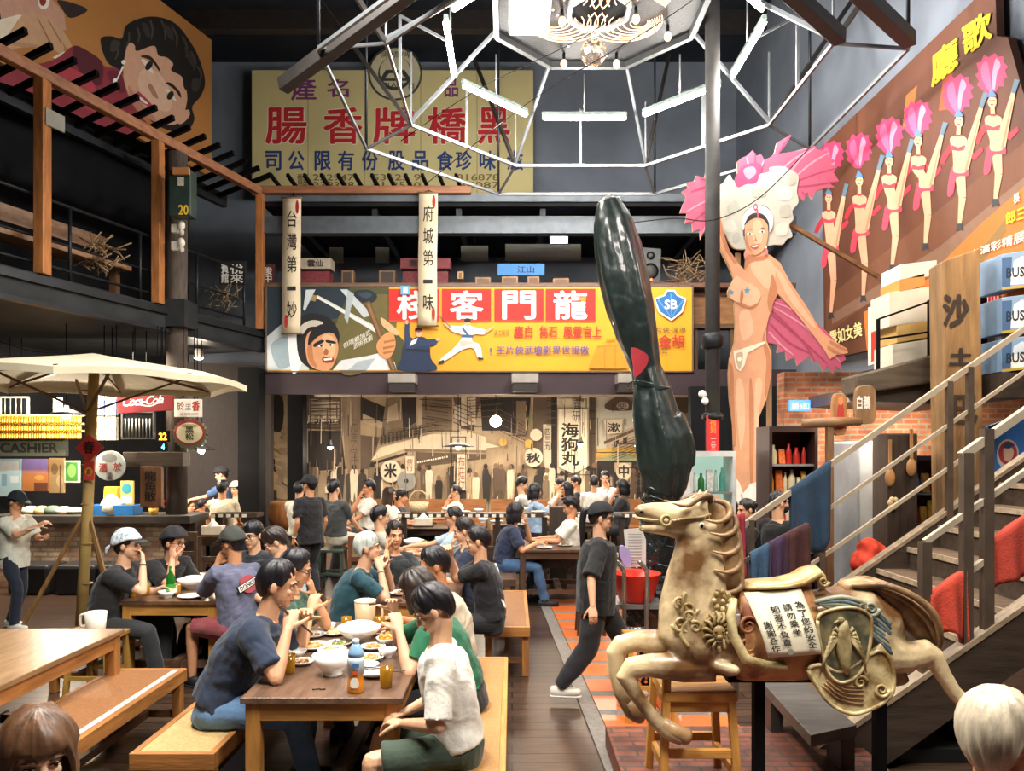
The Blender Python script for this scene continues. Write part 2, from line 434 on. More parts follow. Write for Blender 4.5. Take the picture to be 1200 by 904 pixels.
# ================================================================ columns
def column(name, label, x, y, w, z1, m_, cat='column', round_=False, z0=0., grp=None):
    mb = MB()
    if round_: mb.rod((x,y,z0),(x,y,z1), w/2, m_, 16)
    else: mb.box((x-w/2,y-w/2,z0),(x+w/2,y+w/2,z1), m_)
    return single(mb, name, label, cat, grp, bev=0 if round_ else .008)
column('steel_column', 'thick black square steel column at left end of the yellow film billboard', -4.50, 12.8, .36, 3.45, BLACK)
column('steel_column', 'black square column standing against the sepia street mural behind the white shirted woman', -4.15, 14.3, .30, 3.3, BLACK)
QX, QY = 2.534, 9.35
c = column('steel_pole', 'dark round steel pole in front of the pink feathers of the showgirl cutout', QX, QY, .185, 10.65, mat('#2c2b2b', .7, 0, .25, kind='painted_steel'), round_=True)
m = MB(); m.lathe([(.11,3.3),(.14,3.33),(.14,3.45),(.11,3.5)], (QX,QY,0), DARKSTEEL); m.build('collar', c)
m = MB(); m.lathe([(.1,2.4),(.13,2.42),(.13,2.47),(.1,2.5)], (QX,QY,0), DARKSTEEL); m.build('collar', c)
def onpole(x0,y0,x1,y1,h,nm):
    m = MB(); m.prism([U(x,y,QY-.1) for x,y in ((x0,y0),(x1,y0),(x1,y1),(x0,y1))], (0,.02,0), pm(h)); m.build(nm, c)
onpole(828,487,842,531,'#d3222a','red_sticker'); onpole(830,536,840,546,'#d3222a','red_sticker')
bd = Board((0,QY-.102,0),(1,0,0),(0,0,1), c); bd.text('lettering', '一\n二\n三', (833,514,839,527), '#f5e9df')
bd.text('lettering', '福\n到', (832,491,839,508), '#e9a13b')
m = MB(); p_ = U(823,462,QY-.05); m.ell(p_,(.05,.05,.05), mat('#e8e8e6',.3)); m.ell(p_+Vector((.03,-.02,-.09)),(.045,.05,.045), mat('#e8e8e6',.3)); m.bar(p_,(QX,QY,p_.z-.03),.03,.03, mat('#d8d8d6',.4)); m.bar(p_,p_+Vector((.03,-.02,-.09)),.03,.03, mat('#d8d8d6',.4)); m.build('camera_dome', c)
col_l = column('timber_column', 'old brown grey trunk like column carrying the number 20 meter box', -5.02, 11.08, .30, 6.46, mat('#4a4038', .8, var=.35, scale=5, bump=.4, bscale=18, stretch=(3,3,.6), kind='bark'), round_=True, z0=1.07)
m = MB(); m.box((-5.25,10.85,3.85),(-4.8,11.3,4.25), DECK); m.build('bracket', col_l)

# ================================================================ brown timber frame with black rafters along the left balcony
BRN = woody('#8a5a3c', .55); POSTM = woodz('#a46a3a', .5)
fr = thing('balcony_pergola', 'brown timber frame with black rafters above the left balcony', 'frame', LB(9,0,4.15))
m = MB(); m.bar(LB(5.5,0,6.57), LB(13.05,0,6.57), .12, .14, BRN); m.build('beam', fr, .01)
m = MB(); m.bar((-4.45,13.0,6.6), (-.72,13.0,6.6), .12, .13, wood('#8a5a3c')); m.build('beam', fr, .01)
for Y, z0 in ((8.95,4.15),(10.72,4.15),(13.0,4.15)):
    p = LB(Y, .0); m = MB(); m.bar((p.x,p.y,z0),(p.x,p.y,6.5), .17, .12, POSTM, up=(1,0,0)); m.build('post', fr, .008)
for k in range(21):
    Y = 6.6+k*.31; p = LB(Y); m = MB()
    m.bar(p+PL*.75+Vector((0,0,6.50)), p-PL*.36+Vector((0,0,6.76)), .05, .075, BLACK); m.build('rafter', fr)
for k in range(12):
    x = -4.1+k*.29; m = MB(); m.bar((x+.05,13.5,6.6),(x-.06,12.75,6.78), .05, .06, BLACK); m.build('rafter', fr)
m = MB(); m.bar(LB(6,.75,6.48), LB(13,.75,6.48), .1, .22, DARKSTEEL); m.build('rear_beam', fr)
# balcony railing at the left
rl = thing('balcony_railing', 'dark pipe railing with wooden bench boards along the left balcony', 'railing', LB(9,.12,4.15))
for z, mm, w in ((5.12,DARKSTEEL,.045),(4.62,DARKSTEEL,.03),(4.3,DARKSTEEL,.04)):
    m = MB(); m.path([LB(4,.1,z), LB(8,.1,z), LB(12.7,.1,z)], w/2, mm, 8); m.build('rail', rl)
for k in range(8):
    p = LB(5+k*1.1,.1); m = MB(); m.rod((p.x,p.y,4.1),(p.x,p.y,5.14),.022,DARKSTEEL); m.build('railing_post', rl)
bn = thing('balcony_bench', 'brown wooden bench with backrest on the left balcony behind the railing', 'bench', LB(9.4,.6,4.15))
m = MB(); m.bar(LB(8.2,.45,4.62), LB(10.5,.45,4.62), .4, .06, woody('#85603f')); m.build('seat', bn)
m = MB(); m.bar(LB(8.2,.75,5.0), LB(10.5,.75,5.0), .05, .22, woody('#7d5b3d')); m.build('backrest', bn)
for Y in (8.3,10.4):
    p = LB(Y,.45); m = MB(); m.box((p.x-.05,p.y-.05,4.15),(p.x+.05,p.y+.05,4.6), woodz('#6e4c33')); m.build('leg', bn)
# twig bundles on the balconies
def twigs(c, r, label, seed, n=46, col='#8a7152', grp=None):
    rs = random.Random(seed); mb = MB()
    for k in range(n):
        a = rs.uniform(0,6.28); q = Vector((math.cos(a)*r*rs.uniform(0,1), .12*rs.uniform(-1,1), rs.uniform(0,r)))
        d = Vector((rs.uniform(-1,1), rs.uniform(-.3,.3), rs.uniform(-.5,1)))*r*.5
        mb.path([Vector(c)+q-d, Vector(c)+q+Vector((rs.uniform(-.05,.05),0,rs.uniform(-.05,.05))), Vector(c)+q+d], .009, wood(col), 4)
    return single(mb, 'twig_bundle', label, 'twigs', grp)
p = LB(9.95,.2); twigs((p.x,p.y,4.5), .36, 'tangled bundle of dry twigs by the bench on the left balcony', 3)
p = LB(8.3,.2); twigs((p.x-.1,p.y,4.6), .3, 'dark round twig wreath at the far left balcony edge', 5, col='#4a3d2e')
p = LB(12.3,.2); twigs((p.x,p.y,4.4), .3, 'small nest of twigs on the left balcony beside the white on black signs', 8, col='#6b5d4a')
# meter box 20
mb_ = thing('meter_box', 'dark green metal meter box marked 20 in yellow', 'box', (-4.62,10.55,5.45))
m = MB(); m.box((-4.88,10.5,5.36),(-4.56,10.72,6.02), mat('#33443f',.5,.2,.2,kind='painted_metal')); m.build('body', mb_, .02)
m = MB(); m.box((-4.80,10.46,5.93),(-4.57,10.5,6.03), mat('#c98a55',.5)); m.build('label_plate', mb_)
m = MB(); m.box((-4.74,10.485,5.78),(-4.66,10.5,5.90), mat('#c9c9b9',.5)); m.build('window', mb_)
b = Board((0,10.49,0),(1,0,0),(0,0,1), mb_); b.text('lettering','20',(209,240,221,252),'#e8c33a', .03)
for z in (5.18,4.93):
    s = MB(); s.box((-4.93,10.7,z),(-4.85,10.78,z+.12), mat('#d8d2c6',.4)); s.ell((-4.78,10.7,z+.1),(.05,.05,.07), mat('#d8d2c6',.3)); s.ell((-4.78,10.7,z-.0),(.04,.04,.05), mat('#b5afa2',.3))
    single(s,'insulator','white porcelain insulator '+('just under the meter box' if z>5 else 'lower one under the meter box'),'insulator')

# ================================================================ octagon of steel tubes with fluorescent lamps
CX, CY = 1.07, 9.12
def octv(a, z, k):   # vertex k of an octagon with apothem a
    R = a/math.cos(math.pi/8); t = math.pi/8+k*math.pi/4
    return Vector((CX+R*math.cos(t), CY+R*math.sin(t), z))
tr = thing('truss_ring', 'pale steel tube octagon rings hung under the ceiling around the lamp panel', 'truss', (CX,CY,6.2))
RST = mat('#74787c', .45, .4, .12, kind='steel'); GST = mat('#6a6e72', .5, .4, .15, kind='steel')
DKB = mat('#2b2624', .6, var=.2, kind='steel')
for nm, a, z in (('inner_ring', 2.45, 6.48), ('outer_ring', 3.12, 6.27)):
    m = MB()
    for k in range(8):
        m.bar(octv(a,z,k), octv(a,z,k+1), .032, .042, RST)
    m.build(nm, tr)
for k in range(8):
    p0 = octv(1.27,7.5,k); p1 = octv(2.45,6.48,k); p2 = octv(3.12,6.27,k)
    m = MB(); m.bar(p0, p1+Vector((0,0,.05)), .035, .045, GST); m.build('strut', tr)
    m = MB(); m.bar(p1, p2, .03, .03, GST); m.bar(p1, p1+Vector((0,0,1.0)), .022, .022, GST); m.build('strut', tr)
    m = MB(); m.rod(p2, p2+Vector((0,0,4.4)), .02, DARKSTEEL, 6); m.build('hanger', tr)
    m = MB(); q = octv(4.3,9.2,k); m.bar(p1, q, .05, .05, DKB); m.build('strut', tr)
    h = (p1+octv(2.45,6.48,k+1))/2; m = MB(); m.bar(h, h+Vector((0,0,.9)), .035, .035, GST); q2 = (octv(1.83,6.95,k)+octv(1.83,6.95,k+1))/2; m.bar(h+Vector((0,0,.9)), q2+Vector((0,0,.1)), .03, .03, GST); m.build('hanger', tr)
# dark roof beams
for i, (a, b, lab) in enumerate((((331,101),(520,-40),'dark roof beam crossing in front of the cream sausage sign'),
        ((985,44),(870,-60),'dark roof beam at the right end of the inner steel ring'), ((1066,47),(985,-30),'dark roof beam at the right end of the outer steel ring, near the dancers poster'),
        ((596,8),(660,-40),'short dark roof beam beside the lamp panel at top centre'))):
    Y = (8.3,7.9,7.7,10.6)[i]
    m = MB(); m.bar(U(a[0],a[1],Y), U(b[0],b[1],Y-1.2), .13, .15, DKB); single(m,'roof_beam',lab,'beam', bev=.008)
# long dark ceiling joists
for k in range(6):
    m = MB(); m.box((-7,1.5+k*2.6,10.3),(7.4,1.7+k*2.6,10.68), DKB); o = struct(m, 'trim_%d' % (10+k))
TUBE = glow('#fff6e8', 40)
for k in range(8):
    a, b = octv(1.83,6.95,k), octv(1.83,6.95,k+1); d = (b-a).normalized(); c = (a+b)/2
    lab = {1:'horizontal fluorescent tube lamp at the far side of the octagon',0:'fluorescent tube lamp right of the far tube, rising to the right',2:'fluorescent tube lamp left of the far tube, over the cream sign',
           7:'steep fluorescent tube lamp at the right side of the octagon',3:'steep fluorescent tube lamp at the left side of the octagon'}.get(k, 'fluorescent tube lamp on the near half of the octagon')
    t = thing('tube_lamp', lab, 'lamp', c, 'fluorescent tubes of the octagon')
    m = MB(); m.bar(a+d*.13, b-d*.13, .05, .05, mat('#5d6a66', .5)); ob = m.build('lamp_body', t); ob.location.z = .055
    m = MB(); m.rod(c-d*.6, c+d*.6, .036, TUBE, 10); m.build('tube', t)
    bulb('tube_light', c-Vector((0,0,.32)), RING_W, WHITE, .12)
    for e in (-.61,.61):
        m = MB(); m.rod(c+d*(e-.015), c+d*(e+.015), .03, mat('#aab4b0', .4), 8); m.build('end_cap', t)
    m = MB(); m.rod(c+Vector((0,0,.06)), c+Vector((0,0,.65)), .012, STEEL, 6); m.build('hanger', t)
# the octagonal lamp panel with disco ball
lp = thing('ceiling_panel', 'octagonal silver ceiling panel with coiled light tubes', 'ceiling panel', (CX,CY,7.45))
SILV = mat('#1e1f22', .45, .3, .5, scale=40, bump=.5, bscale=60, kind='hammered_metal')
m = MB(); m.prism([octv(1.25,7.47,k) for k in range(8)], (0,0,.06), SILV); m.build('plate', lp)
m = MB()
for k in range(8): m.bar(octv(1.27,7.45,k), octv(1.27,7.45,k+1), .07, .12, mat('#45484a',.5,.3,.1,kind='steel'))
m.build('rim', lp)
m = MB()
for k in range(8): m.bar(octv(.36,7.44,k), octv(.36,7.44,k+1), .05, .08, STEEL)
m.prism([octv(.34,7.455,k) for k in range(8)], (0,0,.01), BLACK); m.build('hub_ring', lp)
WARMT = glow('#ffc796', 1.0)
for sx_, sy_ in ((1,1),(-1,1),(1,-1),(-1,-1)):
    m = MB()
    for j in range(7):
        r = .10+j*.055; pts = []
        for i in range(15):
            t = -.4+i*(math.pi*1.3)/14
            pts.append((CX+sx_*(.36+.18+r*math.cos(t)*1.1-.1*j*.3), CY+sy_*(.16+.1+r*math.sin(t)), 7.44))
        m.path(pts, .007, WARMT, 5)
    m.build('coiled_tube', lp)
rs = random.Random(4)
for k in range(24):
    a = rs.uniform(0,6.28); r = rs.uniform(.45,1.1); m = MB(); m.ell((CX+r*math.cos(a),CY+r*math.sin(a),7.44),.012, glow('#ffb0a0' if k%2 else '#ffd8b0', 4), nu=6, nv=4); m.build('led', lp)
for sx_, sy_ in ((-.36,1.0),(.36,1.0),(.92,.33),(.45,-.05),(-.45,.0),(-.62,-.75)):
    t = thing('light_bulb', 'small warm bulb hanging under the octagonal ceiling panel', 'bulb', (CX+sx_,CY+sy_,7.2), 'warm bulbs under the ceiling panel')
    m = MB(); m.rod((CX+sx_,CY+sy_,7.36),(CX+sx_,CY+sy_,7.46),.02,BLACK); m.build('socket', t)
    m = MB(); m.ell((CX+sx_,CY+sy_,7.31),(.045,.045,.06), glow('#ffcf80', 3)); m.build('globe', t)
db = thing('disco_ball', 'mirrored disco ball hanging under the octagonal ceiling panel', 'disco ball', (CX,CY+.45,7.0))
me = MB(); me.ell((CX-.02,CY+.42,7.15),.17, mat('#e6d9cc', .12, .9, .2, scale=30, kind='mirror'), nu=26, nv=14); o = me.build('ball', db)
for p_ in o.data.polygons: p_.use_smooth = False
m = MB(); m.rod((CX-.02,CY+.42,7.3),(CX-.02,CY+.42,7.46),.008,STEEL,6); m.build('hook', db)
pl_ = thing('panel_light', 'square bright white light panel under the octagonal ceiling panel', 'lamp', (CX-.9,CY-.02,7.3))
m = MB(); m.box((-.04,8.75,7.32),(.47,9.43,7.40), mat('#e8e8e8', .4)); m.build('lamp_body', pl_, .02)
m = MB(); m.box((-.02,8.77,7.305),(.45,9.41,7.32), glow('#fffdf5', 8)); m.build('diffuser', pl_)
# slack black wires
for i, (pts, lab) in enumerate((([(470,165,11),(560,105,10),(690,40,9),(760,-20,8)],'upper thin black wire running up to the lamp panel'),
      ([(500,215,11),(620,120,10),(760,35,9),(840,-20,8)],'lower thin black wire running up to the lamp panel'),
      ([(735,262,9.4),(790,256,8.9),(836,258,8.4),(890,232,8.3),(950,172,8.0)],'thin black wire sagging across the white plume to the steel ring'),
      ([(0,400,8),(40,412,8.1),(90,413,8.3),(140,411,8.4)],'thin wire running in from the left over the parasol'))):
    m = MB(); m.path(cr([U(*p) for p in pts], 6, False), .006, BLACK, 5); single(m, 'wire', lab, 'wire')

# ================================================================ visible pendant lamps
def pendant(px, py, Y, label, power, top, r=.16, hh=.10, globe=False, col=WARM):
    c = U(px,py,Y); t = thing('pendant_lamp', label, 'lamp', c, 'pendant lamps')
    if not globe:
        m = MB(); m.lathe([(.03,.14),(.035,.10),(r*.55,.06),(r,.0),(r*.97,.0),(r*.5,.05),(.02,.09)], c, mat('#3a3a3c',.4,.3)); m.build('lamp_shade', t)
    m = MB(); m.ell(c+Vector((0,0,-.0 if globe else .0)), .11 if globe else .055, glow('#fff1d8', 14)); m.build('bulb', t)
    m = MB(); m.rod(c+Vector((0,0,.12)), (c.x,c.y,top), .008, BLACK, 6); m.build('cord', t)
    bulb('pendant_light', c-Vector((0,0,.14)), power, col, .06)
pendant(581,494,14.0,'round white globe lamp hanging before the sepia mural', 45, 3.3, globe=True)
pendant(537,524,13.6,'dark shaded pendant lamp over the back tables in front of the mural parasol', 32, 3.3, .3)
pendant(387,524,14.6,'bare bright bulb lamp by the black column before the mural', 28, 3.3, .08)
pendant(680,520,14.4,'bright bulb lamp right of the tall mural sign', 28, 3.3, .08)
pendant(828,520,13.5,'small bright bulb lamp beside the red pole sticker', 18, 3.3, .08)
pendant(78,487,10.3,'wide white shaded pendant lamp under the parasol over the cashier counter', 120, 3.82, .24)
pendant(236,528,11.85,'small shaded pendant lamp under the round soda sign', 32, 3.82, .22)
sp = thing('spotlight', 'white cylinder spotlight under the left balcony above the parasol tip', 'lamp', U(233,425,12.6))
m = MB(); c = U(233,420,12.6); m.lathe([(.05,.16),(.07,.14),(.09,0),(.07,0)], c, mat('#c7c7c2',.4)); m.build('lamp_body', sp)
m = MB(); m.ell(c, (.07,.07,.03), glow('#fff0d0', 12)); m.build('bulb', sp)
m = MB(); m.rod(c+Vector((0,0,.15)), (c.x,c.y,3.82), .015, BLACK); m.build('hook', sp)
bulb('spot_light', c-Vector((0,0,.1)), 18, WARM)
for px in (473,615,737):
    t = thing('box_lamp', 'grey box lamp under the film billboard, '+{473:'leftmost of three',615:'middle of three',737:'behind the wrapped leg statue'}[px], 'lamp', U(px,450,12.8), 'box lamps under the film billboard')
    c = U(px,449,12.85); m = MB(); m.box((c.x-.23,c.y-.25,c.z-.02),(c.x+.23,c.y+.13,c.z+.14), mat('#9d978f',.5)); m.build('lamp_body', t, .01)
    m = MB(); m.box((c.x-.21,c.y-.23,c.z-.16),(c.x+.21,c.y+.11,c.z-.02), mat('#2c2422',.5)); m.build('housing', t)
ex = thing('exit_sign', 'glowing pale blue exit sign over the back balcony', 'sign', U(655,281,13.6))
c = U(655,281,13.6); m = MB(); m.box((c.x-.17,c.y,c.z-.08),(c.x+.17,c.y+.06,c.z+.08), mat('#555566',.5)); m.build('case', ex)
m = MB(); m.box((c.x-.16,c.y-.005,c.z-.07),(c.x+.16,c.y,c.z+.07), glow('#cfe0ff', 4)); m.build('panel', ex)
m = MB(); m.rod((c.x,c.y+.03,c.z+.08),(c.x,c.y+.03,6.36),.012,BLACK); m.build('hanger', ex)
# ================================================================ signs and painted boards
def zc(ox, oy, k): return lambda *q: [(ox+a/k, oy+b/k) for a, b in q]
def ellp(cx, cy, rx, ry=None, n=24, rot=0.):
    ry = ry or rx; c, s = math.cos(rot), math.sin(rot)
    return [(cx+rx*math.cos(t)*c-ry*math.sin(t)*s, cy+rx*math.cos(t)*s+ry*math.sin(t)*c) for t in [2*math.pi*i/n for i in range(n)]]
def rect(x0,y0,x1,y1): return [(x0,y0),(x1,y0),(x1,y1),(x0,y1)]
FRAMEW = wood('#5a4030')
# --- cream sausage sign
b = frontal(460,228,15.9,'billboard','large cream billboard with red Chinese characters high on the back wall','billboard')
panel(b, rect(295,82,625,228), .08, mat('#d8cb93', .7, var=.06, scale=.6, kind='painted_board'), bev=.01)
m = MB()
for k in range(1,5):
    x = 295+k*66; m.add([b.at(x-.35,82,.0008), b.at(x+.35,82,.0008), b.at(x+.35,228,.0008), b.at(x-.35,228,.0008)], [(0,1,2,3)], pm('#8c8258'))
m.build('seams', b.root, fix=False)
b.paint('emblem', [('#3c3d3a', ellp(463,86,32)), ('#cfc8a4', ellp(463,86,29.5)), ('#3c3d3a', ellp(463,86,20)), ('#cfc8a4', ellp(463,84,18)),
    ('#3c3d3a', zc(0,0,1)((446,92),(452,82),(474,82),(481,92),(476,92),(470,86),(456,86),(451,92))), ('#3c3d3a', rect(444,92,482,95))])
b.text('emblem_lettering','BLACK',(450,97,476,102),'#3c3d3a',.02); b.text('emblem_lettering','橋',(478,97,486,106),'#3c3d3a'); b.text('emblem_lettering','黑橋牌',(446,60,481,68),'#3c3d3a')
for ch, q in (('產',(341,91,371,118)),('名',(383,93,409,114)),('品',(521,92,537,114))):
    b.text('lettering', ch, q, '#7a3b78', .025)
for ch, x0, x1 in (('腸',311,360),('香',379,425),('牌',437,487),('橋',500,547),('黑',560,598)):
    b.text('lettering', ch, (x0-1,125,x1+1,170), '#f3ead0', .05); b.text('lettering', ch, (x0,126,x1,169), '#c6232f', .032)
for ch, x in zip('司公限有份股品食珍味滋', (311,338,369,396,424,455,483,512,534,562,594)):
    b.text('lettering', ch, (x,177,x+19,200), '#28427c', .028)
for t, q in (('222947',(367,204.5,415,212)),('239398',(367,213.5,415,221)),('53125 9',(437,204.5,493,212)),('51 2550',(437,213.5,493,221)),('816878',(535,204.5,585,212)),('34087',(539,213.5,585,221)),('電話',(349,204,362,219))):
    b.text('lettering', t, q, '#7d6a3e', .01)
# --- film billboard
z6 = zc(290,220,4); z7 = zc(560,220,4)
b = frontal(562,435,12.97,'film_billboard','long yellow film billboard with a painted swordsman and red squares above the dining hall','billboard')
panel(b, rect(313,336,811,435), .07, mat('#e3a41c', .6, var=.08, scale=1.2, kind='painted_board'), bev=.008)
m = MB()
for (x0,y0,x1,y1) in ((311.5,334.5,812.5,336),(311.5,435,812.5,436.5),(311.5,334.5,313,436.5),(811,334.5,812.5,436.5)):
    m.prism([b.at(x,y,.012) for x,y in rect(x0,y0,x1,y1)], -b.n*.09, mat('#6d5a48',.5))
m.build('frame', b.root)
b.paint('painted_swordsman', [('#4b4a2c', z6((90,465),(663,465),(663,640),(770,760),(790,856),(90,856))), ('#22303a', z6((90,465),(480,465),(430,610),(260,650),(90,700))),
  ('#6b6236', z6((430,600),(663,500),(690,700),(560,856),(430,856)),1),
  ('#c2ccd0', z6((90,700),(160,640),(230,640),(260,760),(290,856),(90,856))), ('#8fa3ad', z6((110,740),(190,700),(235,800),(150,850)),1), ('#eef1f0', z6((190,660),(240,650),(262,780),(240,856),(205,856)),1),
  ('#d9dde0', z6((400,856),(440,810),(560,790),(640,770),(690,820),(700,856))), ('#aab6be', z6((470,856),(520,815),(600,800),(560,856))),
  ('#17171b', z6((235,640),(290,590),(380,610),(430,680),(420,760),(380,850),(300,850),(240,790)),1),
  ('#d79a6c', z6((272,720),(300,670),(370,665),(415,700),(425,770),(390,850),(335,856),(285,820)),1), ('#e8b78b', z6((350,700),(400,700),(412,770),(370,800)),1), ('#b97a50', z6((280,760),(300,720),(310,800),(330,845),(295,825)),1),
  ('#c9c3b5', z6((250,650),(300,622),(350,630),(345,650),(290,655),(255,690)),1), ('#15151a', z6((300,672),(360,640),(420,690),(380,680),(330,700),(285,740)),1),
  ('#1c1410', z6((310,735),(345,715),(360,722),(318,748)),1), ('#1c1410', z6((370,715),(410,722),(412,732),(372,727)),1), ('#f3efe6', ellp(290+345/4,220+742/4,3.6,1.6)), ('#1c1410', ellp(290+347/4,220+742/4,1.5)), ('#f3efe6', ellp(290+392/4,220+738/4,3,1.5)), ('#1c1410', ellp(290+390/4,220+738/4,1.4)),
  ('#a8603e', z6((365,755),(380,765),(375,785),(358,780)),1), ('#8c2f28', z6((350,800),(395,792),(405,815),(365,822)),1), ('#f4efe4', z6((356,803),(398,797),(396,808),(362,812))),
  ('#d6d9d4', z6((315,510),(330,505),(610,655),(620,690),(600,680))), ('#e9ece8', z6((318,515),(330,510),(600,660),(604,672))), ('#a98a5a', z6((295,500),(330,508),(318,535),(300,530))),
  ('#c5cfd2', z6((435,478),(470,478),(560,570),(580,600),(545,610))), ('#aebabd', z6((470,480),(500,500),(470,640),(455,610))), ('#cdd6d8', z6((275,480),(320,478),(270,580),(262,570))),
  ('#1b2730', z6((500,490),(560,478),(605,500),(600,530),(560,545),(520,525)),1), ('#33434d', z6((520,500),(560,490),(585,505),(555,520)),1), ('#6f4a2c', z6((548,540),(575,532),(700,856),(670,856))),
  ('#8d6a3e', z6((560,545),(572,540),(690,855),(680,856))),
  ('#d6955f', z6((605,740),(640,690),(680,680),(695,740),(665,800),(625,790)),1), ('#e8b080', z6((630,610),(705,670),(712,690),(690,690),(635,650)),1), ('#a96b3f', z6((640,720),(690,712),(692,720),(640,732))), ('#a96b3f', z6((635,748),(690,740),(690,748),(637,760))), ('#a96b3f', z6((635,772),(680,765),(680,773),(640,782)))])
for t, q in (('但隱顧加武',(433,389,468,394)),('武術教劇',(441,396,466,401))):
    b.text('lettering', t, [(414,403),(436,392),(437,399),(415,410)] if t[0]=='武' else [(402,403),(434,386),(435,392),(403,409)], '#e9e4d2', .01)
RED = '#cf2a22'
for i, (ch, x0, x1) in enumerate((('棧',456,515),('客',518,575.5),('門',579.5,637),('龍',639.5,697.5))):
    b.paint('red_square', [(RED, rect(x0,339,x1,377)), ('#e8562e', rect(x0,376,x1,377.2))])
    b.text('title_lettering', ch, (x0+9,341,x1-9,375), '#fbf3ea', .03)
b.paint('painted_fighters', [('#1f2f4e', z6((735,740),(800,700),(850,720),(860,800),(885,856),(712,856),(725,800)),1), ('#26385c', z6((740,640),(760,630),(765,700),(820,715),(885,710),(880,740),(800,745),(745,760)),1),
  ('#e2a983', ellp(290+805/4,220+683/4,3.6,4.6)), ('#17171b', ellp(290+802/4,220+668/4,4.2,3)), ('#b83a32', rect(290+790/4,220+672/4,290+820/4,220+677/4)), ('#dfe3e6', z6((770,720),(800,705),(790,730),(760,745))), ('#141c30', z6((745,755),(850,760),(855,772),(745,768))), ('#e2a983', ellp(290+893/4,220+713/4,2.6,1.6)), ('#e2a983', ellp(290+748/4,220+632/4,2,2.6)),
  ('#ece8df', z6((945,650),(1000,650),(1030,640),(1060,655),(1115,668),(1112,690),(1060,690),(1055,720),(1090,740),(1100,800),(1080,800),(1060,755),(1010,760),(940,805),(905,820),(910,800),(960,760),(1000,715),(1005,690),(960,675)),1),
  ('#c9b9a8', z6((1000,720),(1060,725),(1040,740),(1000,745)),1), ('#3b5a86', z6((1005,690),(1060,692),(1058,705),(1004,704))), ('#3b5a86', z6((1010,655),(1040,690),(1030,695),(1005,665))), ('#e2a983', ellp(290+1032/4,220+636/4,3.2,4)), ('#17171b', ellp(290+1032/4,220+624/4,4,2.6)),
  ('#e2a983', z6((920,635),(950,650),(945,662),(925,645)),1), ('#e2a983', z6((1115,672),(1150,655),(1150,662),(1116,686)),1), ('#1b1b1b', z6((895,818),(920,808),(925,822),(900,826))), ('#1b1b1b', z6((1080,796),(1105,800),(1108,808),(1085,806))), ('#555555', z6((885,590),(890,590),(960,660),(956,662)))])
b.paint('painted_castle', [('#d08f1e', z7((520,840),(560,740),(640,730),(640,705),(700,690),(700,850),(520,850))), ('#b97d1c', z7((560,745),(690,735),(690,742),(560,752))), ('#b97d1c', z7((600,715),(690,705),(690,712),(600,722))), ('#b97d1c', z7((590,750),(596,750),(596,850),(590,850))), ('#b97d1c', z7((640,745),(646,745),(646,850),(640,850))), ('#c58a22', z7((470,520),(505,515),(500,535),(475,530)),1)])
for t, q, h, w in (('鷹白',(602,382.5,624,396.5),'#c0342a',.02),('雋石',(632,382.5,653,396.5),'#c0342a',.02),('鳳靈官上',(660,382.5,704.5,396.5),'#c0342a',.02),('演主銜領',(579,387,597,394),'#6f6330',.0),('王片俠武壇影界世視傲',(582,406,690,416),'#6b5a86',.022),('!',(574,408,576.5,417),'#6b5a86',.02),
   ('金胡',(771,393,801,408),'#c0342a',.025),('片俠‧演導',(768,384,803,391),'#3a3a2c',.0),('限公',(767,409,782,415),'#4a4632',.0)):
    b.text('lettering', t, q, h, w)
b.paint('shield_emblem', [('#f3f1e8', z7((822,522),(868,505),(882,482),(920,482),(935,505),(975,522),(958,585),(905,627),(845,588))), ('#2b6fb0', z7((830,526),(874,510),(886,489),(916,489),(930,510),(967,526),(950,580),(905,618),(851,583))), ('#5b9bd0', z7((900,500),(905,500),(905,610),(903,610))), ('#5b9bd0', z7((840,530),(846,527),(903,606),(900,608))), ('#5b9bd0', z7((962,530),(957,527),(906,606),(909,608)))])
b.text('emblem_lettering','SB',(778,352,793,363),'#fff6e8',.04)
b.paint('blue_ticket',[('#5fb0d8', rect(470,336,481,346)),('#e8f3f8', rect(473,338,478,344))])
